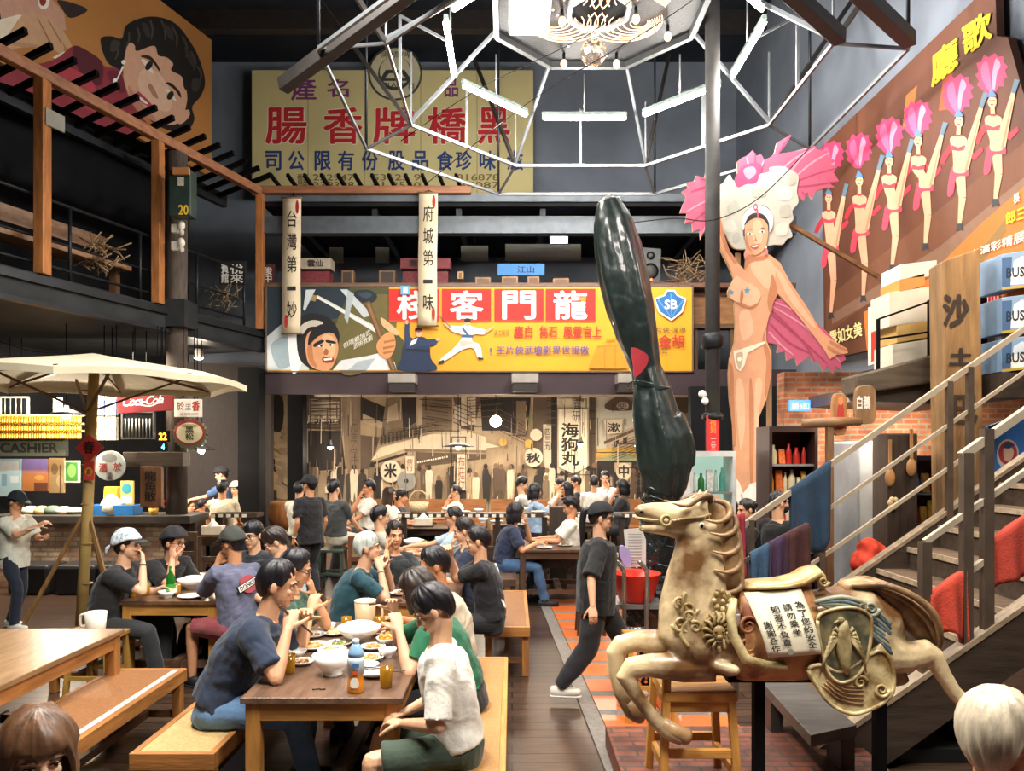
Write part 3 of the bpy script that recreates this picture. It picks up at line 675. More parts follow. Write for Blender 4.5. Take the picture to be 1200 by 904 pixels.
# --- two hanging scrolls
def scroll(x0,y0,x1,y1,Y,chars,label):
    b = frontal((x0+x1)/2,y1,Y,'scroll',label,'scroll','paper scrolls under the timber beam')
    m = MB(); k = 14
    L = [(x0+(1.2*math.sin(i*.7)*.25), y0+(y1-y0)*i/k) for i in range(k+1)]
    vs = []; 
    for i,(x,y) in enumerate(L):
        o = .006*math.sin(i*.9); vs += [b.at(x-1.2*i/k,y,o), b.at(x+(x1-x0)-1.2*i/k,y,o)]
    fs = [(2*i,2*i+1,2*i+3,2*i+2) for i in range(k)]
    m.add(vs, fs, mat('#e0cfb0',.8,var=.05,kind='paper'), True); o = m.build('paper', b.root, fix=False); md = o.modifiers.new('thick','SOLIDIFY'); md.thickness=.006; md.offset = -1
    b.layer = 22
    for yy in (y0,y1):
        m = MB(); m.rod(b.at(x0-2,yy,.0), b.at(x1+1,yy,.0), .018, wood('#7a5a3a')); m.build('roller', b.root)
    for i, ch in enumerate(chars):
        h = (y1-y0-26)/len(chars); ya = y0+13+i*h
        if ch == '一': b.text('lettering', ch, (x0+5,ya+h*.42,x1-6,ya+h*.60), '#1d1a17', .03)
        else: b.text('lettering', ch, (x0+5,ya+2,x1-5,ya+h-5), '#1d1a17', .01)
    b.paint('red_seal', [('#a9262a', ellp(x1-4.5,y0+11,2,8)), ('#a9262a', ellp(x0+4 if 'first' in label or 'left' in label else x1-5,y1-14,2,8))])
    m = MB(); m.path([b.at((x0+x1)/2-8,y0), b.at((x0+x1)/2,y0-4,-.06), b.at((x0+x1)/2+8,y0)], .006, BLACK, 4); m.build('cord', b.root); m = MB(); m.rod(b.at((x0+x1)/2,y0-3,-.05), (b.at((x0+x1)/2,y0).x,12.96,6.62), .007, BLACK, 5); m.build('cord', b.root)
    return b
scroll(331.5,232,353,391,12.88,'台灣第一妙','long cream paper scroll with black brush characters hanging left, ending in 妙')
scroll(491,226,513,382,12.88,'府城第一味','long cream paper scroll with black brush characters hanging over the film title, ending in 味')
# --- painted woman billboard on the left wall
root = thing('painted_billboard','orange painted billboard of a smiling woman with wavy black hair behind the pergola rafters','billboard', LB(13,2.1,7.5))
b = Board(LB(13,2.1), DL, (0,0,1), root); z1 = zc(0,0,4)
panel(b, [(-60,-192),(248,47),(248,208),(-60,40)], .08, mat('#b97f42', .7, var=.1, scale=.7, kind='painted_board'))
b.paint('painted_companion', [('#c99a86', z1((-100,-200),(190,-60),(300,60),(310,140),(250,160),(130,130),(0,120),(-100,90))), ('#e8dcc4', z1((-100,90),(0,90),(100,70),(90,130),(20,180),(-60,160)),1), ('#2e2422', z1((270,0),(360,20),(410,50),(330,85),(290,40)),1), ('#f0e6d8', ellp(51,1,7,10)), ('#8f2c34', ellp(50,0,4,7)),
  ('#caa27e', z1((-60,200),(20,180),(100,75),(160,60),(230,85),(290,140),(330,200),(345,255),(325,250),(290,190),(300,230),(280,250),(240,230),(150,220),(60,230),(-60,260)),1),
  ('#9a6a50', z1((170,80),(180,90),(240,200),(235,210)),0), ('#9a6a50', z1((220,90),(228,95),(290,200),(285,205)),0), ('#b98e6c', z1((20,190),(100,200),(190,215),(100,222)),1), ('#e8e3da', z1((245,270),(300,240),(355,305),(320,300)),0)])
b.paint('painted_dress', [('#8a2f3c', z1((-100,310),(60,320),(250,280),(345,215),(420,250),(490,310),(560,330),(600,450),(640,520),(700,600),(640,640),(400,560),(160,440),(-100,350)),1), ('#571c2c', z1((345,215),(420,245),(480,300),(470,400),(400,370),(350,290)),1), ('#b2404c', z1((250,300),(330,320),(420,370),(440,430),(300,400)),1), ('#a43a48', z1((300,430),(480,470),(560,540),(420,520)),1), ('#6b2234', z1((500,340),(560,340),(585,430),(540,420)),1)])
b.paint('painted_face', [('#171514', z1((470,185),(520,170),(570,180),(590,120),(660,85),(740,80),(820,110),(880,180),(930,270),(960,380),(940,450),(900,500),(910,560),(880,610),(830,620),(760,600),(700,560),(600,400),(560,330),(500,290)),1),
  ('#d8a98c', z1((590,230),(610,200),(630,215),(640,240),(720,215),(790,260),(850,350),(875,440),(870,500),(845,570),(790,585),(720,570),(650,520),(600,440),(575,340)),1), ('#e6bfa4', z1((660,330),(740,340),(800,440),(790,520),(720,500),(650,420)),1), ('#c48a76', z1((600,400),(650,470),(730,560),(700,560),(620,490)),1),
  ('#171514', z1((640,240),(720,215),(740,260),(780,270),(810,300),(800,330),(850,360),(860,410),(880,420),(900,330),(820,240),(720,190),(640,210)),1),
  ('#241814', z1((655,265),(700,262),(740,310),(745,335),(705,285)),1), ('#f1e6dc', z1((660,280),(690,290),(720,345),(690,325)),1), ('#241814', ellp(174,77,3.5,6,rot=.6)), ('#241814', z1((775,390),(800,390),(840,430),(845,460),(815,420)),1), ('#f1e6dc', z1((775,420),(800,430),(825,475),(795,455)),1), ('#241814', ellp(199,112,3.5,5.5,rot=.5)),
  ('#b8806a', z1((690,400),(710,400),(740,460),(715,450)),1), ('#b5394a', z1((640,430),(665,445),(700,480),(725,515),(690,500),(650,470)),1), ('#f4ece4', z1((655,455),(690,485),(680,488),(655,468)),1), ('#d8a98c', z1((845,530),(880,515),(885,545),(850,580),(830,575)),1), ('#f2efe8', ellp(144,73,2.6)), ('#f2efe8', z1((570,310),(578,315),(540,390),(530,400)),0), ('#f2efe8', ellp(134,96,2.5,4)),
  *[('#4a423c', [(x/4,y/4) for x,y in q], 2.6) for q in (((640,130),(650,170),(640,205)),((700,95),(712,140),(705,185)),((750,95),(770,140),(770,190)),((800,120),(825,170),(825,220)),((850,170),(872,220),(868,270)),((890,240),(912,285),(905,330)),((920,310),(940,350),(925,400)),((600,150),(600,190),(585,225)),((530,200),(550,240),(535,280)))], ('#3a3430', z1((660,110),(690,120),(700,170),(680,170)),1), ('#3a3430', z1((760,110),(800,140),(810,190),(780,170)),1), ('#3a3430', z1((860,220),(900,270),(910,320),(880,290)),1), ('#3a3430', z1((900,370),(940,380),(920,430),(895,420)),1), ('#3a3430', z1((520,190),(560,200),(540,240),(510,240)),1)])
# small framed plate hung on the beam there
m = MB(); c = LB(9.05,-.07,6.05); m.bar(c-DL*.13, c+DL*.13, .03, .2, mat('#8a8a80',.5)); o = single(m,'notice_plate','small grey notice plate beside the first timber post','plate')
# --- song hall poster on the right wall
root = thing('dancers_billboard','huge brown painted billboard of a line of pink plumed high kicking dancers','billboard',(4.85,9.4,3.3))
b = Board((4.85,9,0),(0,-1,0),(0,0,1),root)
panel(b, [(963,172),(1166,-24),(1168,42),(1181,44),(1222,190),(1222,366),(966,422)], .08, mat('#5f3521',.7,var=.22,scale=.9,kind='painted_board',stretch=(1,2,.5)))
b.paint('painted_ground', [('#6d432c', [(968,392),(1222,205),(1222,150),(968,350)]), ('#80604c', [(975,380),(1100,310),(1222,205),(1222,190),(1100,290),(975,368)]), ('#cf6f2b', [(1012,366),(1060,345),(1110,302),(1150,262),(1222,200),(1222,366),(1016,411)]), ('#c2632a',[(1075,100),(1062,112),(1058,150),(1068,146)]), ('#a8512a',[(1110,60),(1100,130),(1112,128),(1120,55)]), ('#8a6a3a', [(1145,345),(1150,310),(1180,272),(1178,258),(1143,300),(1139,346)])])
SK, SK2 = '#e0a585', '#c98462'; BASEL = b.layer
def taper(p, q, a, c): 
    p, q = Vector(p), Vector(q); d = (q-p).normalized(); n = Vector((-d.y,d.x))
    return [p+n*a, p-n*a, q-n*c, q+n*c]
for hd, ht, sh, hp, ft, rf, s in (((972,232),(975,181),(972,251),(975,289),(974,368),(992,219),.80),((1008,212),(1007,173),(1008,233),(1010,270),(1012,348),(1034,186),.86),((1043,189),(1043,155),(1043,209),(1048,242),(1046,312),(1069,167),.9),((1077,165),(1076,136),(1077,187),(1085,217),(1085,287),(1108,147),.94),((1125,142),(1123,107),(1124,164),(1126,199),(1125,264),(1155,113),1.0),((1164,119),(1163,83),(1165,140),(1169,173),(1167,235),(1192,97),1.02)):
    S = lambda x: x*s
    hp, sh, ft, rf = Vector(hp), Vector(sh), Vector(ft), Vector(rf)
    kn = (hp+ft)/2+Vector((3,0)); b.layer = BASEL
    b.paint('painted_dancer', [('#c23a68', [(ht[0]+S(a*.78), ht[1]+S(c*.74)) for a, c in ((-14,30),(-22,22),(-19,16),(-25,6),(-20,2),(-23,-12),(-16,-14),(-12,-25),(-5,-21),(4,-28),(9,-22),(17,-23),(17,-14),(24,-6),(19,-1),(23,10),(17,13),(18,24),(10,24),(3,38),(-6,38))]), ('#d95f8c', [(ht[0]+S(a*.7), ht[1]+S(c*.7)) for a, c in ((-5,34),(-16,14),(-18,-6),(-9,-16),(-4,4),(-1,30))], 1), ('#e58fae', [(ht[0]+S(a*.7), ht[1]+S(c*.7)) for a, c in ((1,36),(0,10),(6,-20),(14,-10),(8,6),(5,28))], 1),
      ('#b32a3a', [sh+Vector((S(-9),S(2))), sh+Vector((S(-19),S(17))), sh+Vector((S(-22),S(27))), sh+Vector((S(-17),S(29))), sh+Vector((S(-12),S(18))), sh+Vector((S(-5),S(8)))]),
      ('#cf2f45', [sh+Vector((S(8),S(2))), sh+Vector((S(18),S(16))), sh+Vector((S(27),S(8))), sh+Vector((S(29),S(13))), sh+Vector((S(19),S(24))), sh+Vector((S(11),S(18)))]),
      (SK, taper(hp+Vector((-1,0)), kn, S(6.5), S(4.3))), (SK, taper(kn, ft, S(4.3), S(2))), ('#33363c', [ft+Vector((S(-3),S(-2))), ft+Vector((S(3),S(-2))), ft+Vector((S(5),S(7))), ft+Vector((S(1),S(5))), ft+Vector((S(-4),S(8)))]),
      ('#d4425a', [hp+Vector((S(-8),S(-4))), hp+Vector((S(8),S(-2))), hp+Vector((S(10),S(7))), hp+Vector((S(-4),S(9))), hp+Vector((S(-8),S(28))), hp+Vector((S(-15),S(30))), hp+Vector((S(-13),S(10)))], 1),
      (SK, [sh+Vector((S(-10),S(-1))), sh+Vector((S(-3),S(-5))), sh+Vector((S(4),S(-5))), sh+Vector((S(10),S(0))), sh+Vector((S(7),S(14))), hp+Vector((S(7),S(-8))), hp+Vector((S(6),S(3))), hp+Vector((S(-7),S(3))), hp+Vector((S(-8),S(-8))), sh+Vector((S(-7),S(14)))], 1),
      ('#c93a4c', [sh+Vector((S(-8),S(6))), sh+Vector((S(0),S(9))), sh+Vector((S(8),S(6))), sh+Vector((S(8),S(12))), sh+Vector((S(0),S(13))), sh+Vector((S(-8),S(12)))]),
      (SK, taper(hp+Vector((S(4),S(-2))), rf+(hp-rf)*.12, S(6.3), S(2.4))), (SK2, taper(hp+Vector((S(6.4),S(1))), rf+(hp-rf)*.3+Vector((S(2),1)), S(1.4), S(.6))), ('#5d7386', taper(rf+(hp-rf)*.16, rf-(hp-rf)*.05, S(2.6), S(3.2))),
      (SK, taper(sh+Vector((0,S(-3))), Vector(hd)+Vector((0,S(4))), S(2.6), S(2.4))), ('#b32a3a', taper(sh+Vector((S(-3),S(-5))), sh+Vector((S(3),S(-5))), S(1.2), S(1.2))), (SK, ellp(hd[0],hd[1],S(5.2),S(7.6),14)), ('#2a1a1c', [(hd[0]-S(5),hd[1]-S(1)),(hd[0]-S(5),hd[1]-S(8)),(hd[0]+S(5),hd[1]-S(8)),(hd[0]+S(5),hd[1]-S(3)),(hd[0]+S(3),hd[1]-S(5)),(hd[0]-S(3),hd[1]-S(5))]),
      ('#4f7fb0', [(hd[0]-S(5.5),hd[1]-S(5)),(hd[0]-S(1),hd[1]-S(15)),(hd[0]+S(5.5),hd[1]-S(6))]), ('#2a1a1c', rect(hd[0]-S(3),hd[1]-S(1.6),hd[0]-S(.8),hd[1]-S(.6))), ('#2a1a1c', rect(hd[0]+S(.8),hd[1]-S(1.6),hd[0]+S(3),hd[1]-S(.6))), ('#b52a34', rect(hd[0]-S(1.5),hd[1]+S(3),hd[0]+S(1.5),hd[1]+S(4.2)))])
b.text('lettering','廳',[(1092,64),(1124,40),(1125,78),(1093,104)],'#e8c81e',.035); b.text('lettering','歌',[(1128,31),(1163,8),(1165,44),(1131,69)],'#e8c81e',.035)
b.text('lettering','雲如女美',[(973,388),(1011,376),(1012,394),(975,406)],'#f0e6a0',.03)
b.text('lettering','出演彩精展',[(1139,294),(1203,269),(1203,283),(1140,302)],'#f6efe6',.01); b.text('lettering','郎三',[(1180,250),(1206,239),(1206,256),(1181,264)],'#e8c81e',.03); b.text('lettering','長',[(1189,229),(1197,225),(1197,236),(1190,240)],'#f6efe6',.02)
def redglyph(x0,y0,x1,y1,sl):
    q = lambda x,y: (x0+(x1-x0)*x, y0+(y1-y0)*y+sl*(x-.0)*(x1-x0))
    W_ = [q(-.08,-.05),q(1.08,-.05),q(1.08,1.05),q(-.08,1.05)]
    R_ = [[q(.05,.0),q(.95,.0),q(.95,.28),q(.05,.28)],[q(.05,.28),q(.3,.28),q(.3,1),q(.05,1)],[q(.7,.28),q(.95,.28),q(.95,1),q(.7,1)],[q(.38,.36),q(.62,.36),q(.62,1),q(.38,1)]]
    b.paint('red_block',[('#f4ece0',W_)]+[('#d8301f',r) for r in R_])
redglyph(1021,363,1049,425,-.33); redglyph(1137,322,1151,396,-.36); redglyph(1160,315,1172,392,-.36)
# --- showgirl cutout
root = thing('showgirl_cutout','tall painted plywood cutout of a showgirl with white plume and pink feathers','cutout',(3.15,9.6,1.1))
b = Board((0,9.6,0),(1,0,0),(0,0,1),root); zf = zc(780,150,2.008); zh = zc(820,160,5.317)
PINK, PINK2, PINK3 = '#b95672', '#a03c5c', '#d08a9e'
ply = mat('#c7a377',.7,kind='plywood')
SKN, SKS, SKL = '#d39c78', '#b97a56', '#dfb290'
feL = zf((115,130),(105,95),(95,100),(92,118),(72,112),(68,125),(48,130),(54,140),(38,150),(48,162),(33,200),(50,200),(46,225),(62,220),(64,245),(80,238),(82,262),(92,240),(110,200))
feR = zf((170,120),(168,80),(180,70),(190,66),(205,52),(212,66),(225,62),(232,75),(245,70),(256,60),(262,35),(296,15),(275,40),(268,60),(300,56),(330,50),(350,42),(358,52),(386,54),(380,66),(400,78),(388,85),(404,92),(395,104),(408,125),(385,130),(400,140),(372,142),(352,150),(345,168),(332,150),(325,172),(312,160),(300,130),(260,110))
tail = zf((240,420),(250,395),(275,405),(310,430),(345,450),(380,480),(415,520),(424,545),(412,552),(416,572),(400,560),(395,578),(380,560),(372,575),(360,550),(345,552),(340,535),(310,560),(305,540),(285,548),(282,525),(262,530),(265,510),(240,505),(232,470))
plume = cr(zf((112,165),(120,140),(135,130),(150,110),(160,125),(190,115),(215,110),(240,105),(270,92),(295,100),(312,115),(308,150),(312,175),(298,195),(300,215),(290,230),(298,255),(285,262),(275,275),(255,275),(240,278),(200,285),(165,285),(150,270),(140,250),(125,235),(115,210)),4)
body = zf((113,160),(120,168),(126,200),(136,250),(150,290),(170,320),(185,335),(190,318),(186,296),(190,270),(236,270),(238,296),(250,304),(268,318),(290,360),(330,420),(365,480),(400,505),(425,520),(428,530),(400,535),(385,545),(370,520),(340,480),(300,430),(262,390),(248,420),(236,470),(236,500),(248,530),(248,580),(236,640),(215,690),(222,740),(228,790),(240,800),(240,880),(225,904),(165,904),(165,830),(160,760),(158,700),(150,640),(147,580),(150,545),(162,505),(164,455),(160,410),(148,400),(145,385),(160,355),(150,330),(130,290),(118,240),(112,200))
m = MB()
for nm, pts in (('a',feL),('b',feR),('c',tail),('d',plume),('e',body)):
    pts = [p if hasattr(p,'__len__') else p for p in pts]; m.prism([b.at(p[0],p[1],-.004) for p in pts], -b.n*.03, ply)
m.build('plywood', root)
b.paint('pink_feathers', [(PINK, feL), (PINK, feR), (PINK, tail)]+[(PINK3 if i%2 else PINK2, zf(*q), 2.2) for i, q in enumerate((((300,130),(350,110),(402,95)),((300,120),(340,85),(385,58)),((300,140),(350,135),(405,126)),((290,110),(320,70),(350,48)),((320,150),(330,160),(334,152)),((270,100),(300,75),(330,56)),((60,150),(90,140),(110,130)),((45,200),(80,180),(110,165)),((60,225),(90,200),(110,185)),((85,250),(100,220),(112,200)),((80,118),(98,125),(112,140)),((250,420),(330,470),(410,550)),((250,440),(310,490),(380,555)),((255,410),(330,445),(400,515)),((245,460),(290,505),(340,530)),((242,480),(270,510),(300,535)),((250,430),(320,500),(350,548)),((190,70),(195,95),(190,120)),((210,60),(210,90),(205,118)),((230,78),(222,100),(215,118)),((265,60),(280,40),(294,18)))) ])
b.paint('white_plume', [('#b9b7aa', plume), ('#b8406a', zh((215,270),(245,215),(260,190),(330,165),(385,185),(370,250),(345,295),(290,300),(235,320)),1), (PINK3, zh((270,210),(330,190),(350,230),(300,270)),1)]+[('#a9a89c' if i%2 else '#c6c4b8', zh(*q),1) for i, q in enumerate((((120,350),(170,330),(180,390),(130,400)),((170,440),(220,400),(250,460),(190,500)),((150,540),(200,520),(230,580),(170,600)),((200,620),(240,600),(250,650),(210,670)),((430,200),(520,190),(560,230),(480,260)),((560,240),(600,230),(590,300),(550,300)),((480,330),(560,320),(570,390),(500,400)),((500,440),(560,430),(560,500),(500,500)),((470,560),(540,540),(540,610),(480,620)),((330,330),(400,320),(410,370),(340,380)))) ])
b.paint('painted_body', [(SKN, body), (SKS, zf((120,168),(126,200),(136,250),(150,290),(170,318),(160,322),(140,290),(124,240),(116,190)),0), (SKL, zf((200,320),(240,310),(258,340),(240,380),(210,350)),1), (SKS, zf((185,335),(192,300),(236,300),(232,312),(200,318)),1),
  (SKN, zf((186,296),(190,262),(236,262),(238,298),(215,305))), (SKS, zf((250,345),(262,388),(252,412),(246,440),(238,410),(244,375)),1), (SKL, zf((172,440),(195,430),(205,480),(180,500)),1), (SKS, zf((236,470),(232,500),(244,530),(246,580),(234,635),(232,600),(236,550),(226,500)),1),
  (SKS, zf((196,600),(202,600),(206,700),(204,830),(198,830),(196,700)),1), (SKL, zf((165,600),(180,600),(186,690),(176,760),(168,700)),1), (SKL, zf((210,600),(226,600),(218,680),(214,780),(208,720)),1), (SKS, zf((150,560),(158,570),(160,640),(164,740),(158,740),(152,650)),1),
  (SKL, zf((255,330),(272,345),(310,405),(350,465),(340,465),(290,405)),1), (SKS, zf((385,500),(425,522),(424,527),(384,508))), (SKS, zf((380,512),(412,532),(408,536),(378,520)))])
b.paint('painted_top', [(SKL, zf((152,372),(165,350),(185,362),(206,372),(222,392),(214,414),(195,420),(178,412),(164,410),(150,398)),1), (SKS, zf((164,412),(180,414),(196,421),(212,414),(214,418),(196,426),(178,420)),1), (SKS, zf((178,380),(182,395),(178,412),(174,412),(174,395)),1)])
def star(cx, cy, R):
    return [(cx+(R if i%2==0 else R*.45)*math.sin(i*math.pi/5), cy-(R if i%2==0 else R*.45)*math.cos(i*math.pi/5)) for i in range(10)]
b.paint('star_ornament', [('#4f93b4', star(*zf((190,384))[0], 4.6))]); b.paint('star_ornament', [('#5f8fb4', star(*zf((153,388))[0], 4.0))])
b.paint('jewelled_bottom', [('#e8ddc8', zf((158,525),(175,522),(185,518),(232,503),(234,507),(192,530),(184,560),(174,574),(164,566),(160,545)),0), ('#c0ab90', zf((163,535),(180,530),(177,560),(170,568)),1), ('#f5efe0', ellp(*zf((172,545))[0],2.4))])
b.paint('painted_face', [('#3c3b40', zh((265,560),(275,480),(320,440),(380,430),(430,460),(448,540),(430,590),(400,600),(280,630),(268,600)),1), ('#d9d9d4', zh((268,590),(262,530),(285,470),(340,435),(400,440),(445,490),(450,560),(430,600),(425,540),(390,490),(340,480),(300,500),(282,540)),1),
  (SKN, zh((278,560),(300,520),(350,495),(400,510),(418,560),(420,620),(405,690),(365,735),(325,740),(295,700),(278,640)),1), (SKL, zh((330,540),(380,540),(380,660),(330,660)),1), (SKS, zh((284,600),(292,640),(305,690),(330,730),(300,705),(280,650)),1), ('#2c2622', zh((272,560),(300,505),(350,490),(400,505),(420,560),(395,525),(350,512),(305,530)),1),
  ('#2c2622', zh((285,590),(305,580),(325,588),(305,585))), ('#2c2622', zh((360,585),(385,572),(408,578),(385,578))), ('#f2eee6', zh((288,612),(306,603),(324,612),(306,619)),1), ('#3a4650', ellp(*zh((307,611))[0],1.2)), ('#f2eee6', zh((362,600),(385,592),(402,598),(385,606)),1), ('#3a4650', ellp(*zh((384,599))[0],1.2)), (SKS, zh((335,610),(340,645),(330,655),(352,656),(347,640))), ('#b64a4a', zh((308,690),(330,680),(350,678),(368,674),(352,700),(328,706)),1), ('#f5f0ea', zh((316,690),(360,680),(350,692),(328,697))),
  ('#d84f64', ellp(*zh((342,446))[0],2.6,4)), ('#f2b8bc', ellp(*zh((342,446))[0],1.3,2.2)), ('#d84f74', zh((348,460),(358,460),(360,510),(354,515))), ('#d97a8c', ellp(*zh((408,725))[0],2,3.4)), ('#d97a8c', ellp(*zh((280,745))[0],1.6,3.4)), ('#f2e6e2', ellp(*zh((406,695))[0],1.2))])
b.paint('white_boots', [('#e9e6de', zf((164,825),(172,836),(180,860),(196,838),(204,835),(204,904),(165,904))), ('#dedad0', zf((202,838),(215,830),(236,798),(241,800),(244,870),(250,904),(202,904))), ('#b9b3a6', zf((178,860),(186,904),(182,904),(174,862)))])
m = MB(); m.bar((2.95,9.67,0),(2.95,9.67,4.6),.06,.04, woodz('#8a6a44')); m.build('back_brace', root); m = MB(); m.bar((3.36,9.67,0),(3.36,9.67,4.4),.06,.04, woodz('#8a6a44')); m.build('back_brace', root)
m = MB(); m.bar((3.5,9.66,5.05),(4.8,9.7,4.3),.05,.05, wood('#7d5d3c')); m.build('back_brace', root)

# --- sepia street mural below the balcony
b = frontal(600,592,16.3,'mural','sepia painted street mural with crowds, shop signs and an awning behind the back tables','mural')
root = b.root
panel(b, rect(262,455,860,640), .05, mat('#8f7c62', .75, var=.2, scale=2.2, kind='painted_board', hex2='#b9a385'))
z3, z4 = zc(270,430,4), zc(540,430,4)
T1, T2, T3, T4, T5, CR = '#2b2420', '#5c4b3c', '#7d6a55', '#b5a188', '#3d332b', '#d2c4ab'
b.paint('painted_houses', [(T2, z3((360,120),(520,120),(520,300),(360,290))), (T4, z3((370,150),(510,160),(510,250),(370,245))), (T1, z3((365,300),(520,300),(540,480),(365,490)),0), (T3, z3((520,120),(610,120),(610,480),(540,480))), (T1, z3((610,140),(730,190),(740,290),(610,250))), (T4, z3((620,220),(735,270),(735,300),(620,260))), (T2, z3((610,320),(700,330),(660,480),(610,480))),
   (T3, z3((730,150),(870,120),(870,330),(700,360))), (T4, z3((740,190),(780,170),(790,250),(730,260))), (T1, z3((800,140),(870,130),(870,260),(810,300))), (T4, z3((880,120),(1200,120),(1200,300),(880,320))), (T3, z3((900,140),(1040,130),(1040,300),(900,300))), (T2, z3((1040,130),(1180,130),(1140,300),(1080,290))), (CR, z3((1050,180),(1130,180),(1130,250),(1050,250))), (T1, z3((1080,250),(1140,255),(1140,280),(1080,275))),
   (CR, z4((0,120),(70,120),(70,270),(0,280))), (T1, z4((90,130),(330,130),(310,330),(200,300),(100,300))), (T3, z4((260,160),(310,160),(310,330),(260,330))), ('#7d7a4c', z4((310,240),(420,160),(420,200),(330,300))), (T2, z4((340,140),(430,130),(430,480),(340,480))), (CR, z4((386,270),(424,270),(424,520),(386,520))), (T1, z4((424,130),(452,130),(452,520),(424,520))), (CR, z4((452,140),(600,140),(605,500),(452,500))), (T3, z4((455,150),(520,135),(580,150),(575,165),(520,150))), (T2, z4((600,130),(630,130),(630,520),(600,520))),
   ('#c9c4b2', z4((632,130),(830,130),(835,400),(632,400))), (T4, z4((680,330),(835,270),(835,400),(680,400))), (T2, z4((670,350),(835,280),(835,295),(672,365))), (T1, z4((720,350),(740,342),(740,370),(720,375))), (T1, z4((760,335),(780,328),(780,360),(760,365))), ('#c9a24a', z4((632,385),(830,372),(835,410),(632,430))), ('#9aa07a', z4((660,430),(760,400),(830,430),(830,440),(660,440))), (T1, z4((640,440),(830,440),(830,560),(640,560))), (T4, z4((720,450),(800,450),(800,560),(720,560))),
   (T2, z4((980,140),(1120,140),(1120,560),(980,560))), ('#7d8068', z4((1010,230),(1100,205),(1105,310),(1010,320))), (T4, z4((1000,340),(1105,340),(1105,580),(1000,580))), (CR, z4((1125,360),(1155,360),(1155,560),(1125,560)))])
b.paint('painted_awning', [('#d5c6a8', z3((660,440),(700,380),(960,310),(1100,300),(1200,330),(1200,390),(820,385))), (CR, z3((820,385),(1020,320),(1200,340),(1200,392))), (CR, z4((0,300),(130,360),(185,375),(0,395))), (T3, z3((820,385),(1200,392),(1200,402),(820,396))), (T1, z3((660,450),(830,400),(830,412),(665,460))), (T2, z3((870,400),(1200,410),(1200,430),(880,470)))])
it = []
for i in range(20):   # stones at the left
    rs2 = random.Random(i); it.append(('#b79d7c' if i%2 else '#9c8468', ellp(270+(165+rs2.random()*115)/4, 430+(300+i*16)/4, 7+rs2.random()*2, 4.5, 10, rs2.random()*.4)))
it += [(T1, z3((155,150),(245,140),(245,290),(200,300),(160,260)),1), (T5, z3((160,580),(220,580),(220,625),(160,625))), (CR, z3((0,120),(45,120),(45,700),(0,700))), ('#8f795f', z3((0,180),(40,260),(20,300),(0,280)),1)]
b.paint('painted_stones', it)
it = []; rs2 = random.Random(7)
for k in range(74):   # the painted crowd
    x = 362+k*6.9+rs2.uniform(-6,6)
    if x > 755: x += 60
    y = 560+rs2.uniform(-9,9); h = rs2.choice([T1,'#2c2723',CR,T2,'#d7c7a8',T5,T3,'#b39a78']); w = rs2.uniform(3.5,5.5)
    it.append((h, [(x-w,y),(x-w*.6,y-5),(x+w*.6,y-5),(x+w,y),(x+w*.8,y+16),(x+w*.5,y+33),(x+w*.1,y+22),(x-w*.3,y+33),(x-w*.8,y+30),(x-w*.9,y+14)], 1)); it.append((T1 if rs2.random()<.6 else '#7d6048', ellp(x,y-8,2.6,3.2,10)))
b.paint('painted_crowd', it)
b.paint('painted_shop_signs', [(CR, ellp(270+755/4,430+490/4,12,13)), (CR, ellp(540+340/4,430+425/4,11,11)), (CR, ellp(540+352/4,430+320/4,7,7)), ('#caa04c', ellp(540+318/4,430+362/4,5,5)), ('#caa04c', ellp(540+198/4,430+355/4,4.5,4.5)), ('#8a8a86', ellp(270+828/4,430+535/4,11,12)), (T1, ellp(270+828/4,430+535/4,2.6)), (CR, z3((1065,410),(1110,410),(1110,580),(1060,580))), (CR, z3((825,420),(865,420),(865,500),(825,500))), ('#e9dcc0', z4((455,200),(590,200),(590,470),(525,500),(460,470)),0), (CR, z4((665,250),(758,245),(750,310),(680,318))), (T2, z4((675,175),(745,140),(815,175),(800,205),(690,205)),1), (CR, ellp(540+755/4,430+185/4,7,5)), ('#d8b04e', ellp(540+762/4,430+500/4,6,12)), (CR, ellp(540+760/4,430+490/4,9,10)), ('#c49a6a', ellp(270+188/4,430+535/4,8,10)),(CR, z3((450,560),(500,560),(500,590),(450,590)))])
for t, q, h, w in (('海\n狗\n丸',(657,496,678,546),'#1f1b18',.03),('濟\n研',(670,468,679,495),T1,.0),('米',(451,543,466,560),'#1f1b18',.04),('秋',(616,531,633,543),T1,.04),('黑',(310,538,326,553),'#1f1b18',.03),('南',(800,493,815,508),T1,.02),('中',(724,545,736,560),T1,.03),('四\n三\n九',(638,503,645,528),T1,.01),('漱',(711,496,726,507),T1,.02),('屆小叫怪',(362,487,398,497),CR,.02),('內',(311,559,321,569),T2,.02),('元\n亨\n堂',(412,492,420,540),T2,.0),('茶\n行',(477,538,485,552),'#8a4a34',.0),('布\n莊\n行',(537,535,545,572),'#8a4a34',.0),('藥',(722,470,734,482),T2,.0)):
    b.text('painted_lettering', t, q, h, w)
it = []
for (x0,y0,x1,y1) in ((366,470,398,466),(366,476,398,473),(366,482,398,480),(492,462,540,462),(492,468,530,470),(495,475,530,478),(495,490,530,494),(562,462,610,470),(568,480,600,486)):
    it.append((T1, [(x0,y0),(x1,y1),(x1,y1+1),(x0,y0+1)]))
for k in range(11): it.append((T1, [(447+k*4.5,512-k*1.2),(449+k*4.5,511-k*1.2),(449+k*4.5,522-k*1.2),(447+k*4.5,522-k*1.2)]))
for k in range(14): it.append(('#e9dfc4', rect(490+k*2.6,541-k*.5,491.4+k*2.6,543-k*.5)))
for k in range(9): it.append((T1, rect(532,534+k*5,533.6,537+k*5)))
rs2 = random.Random(21)
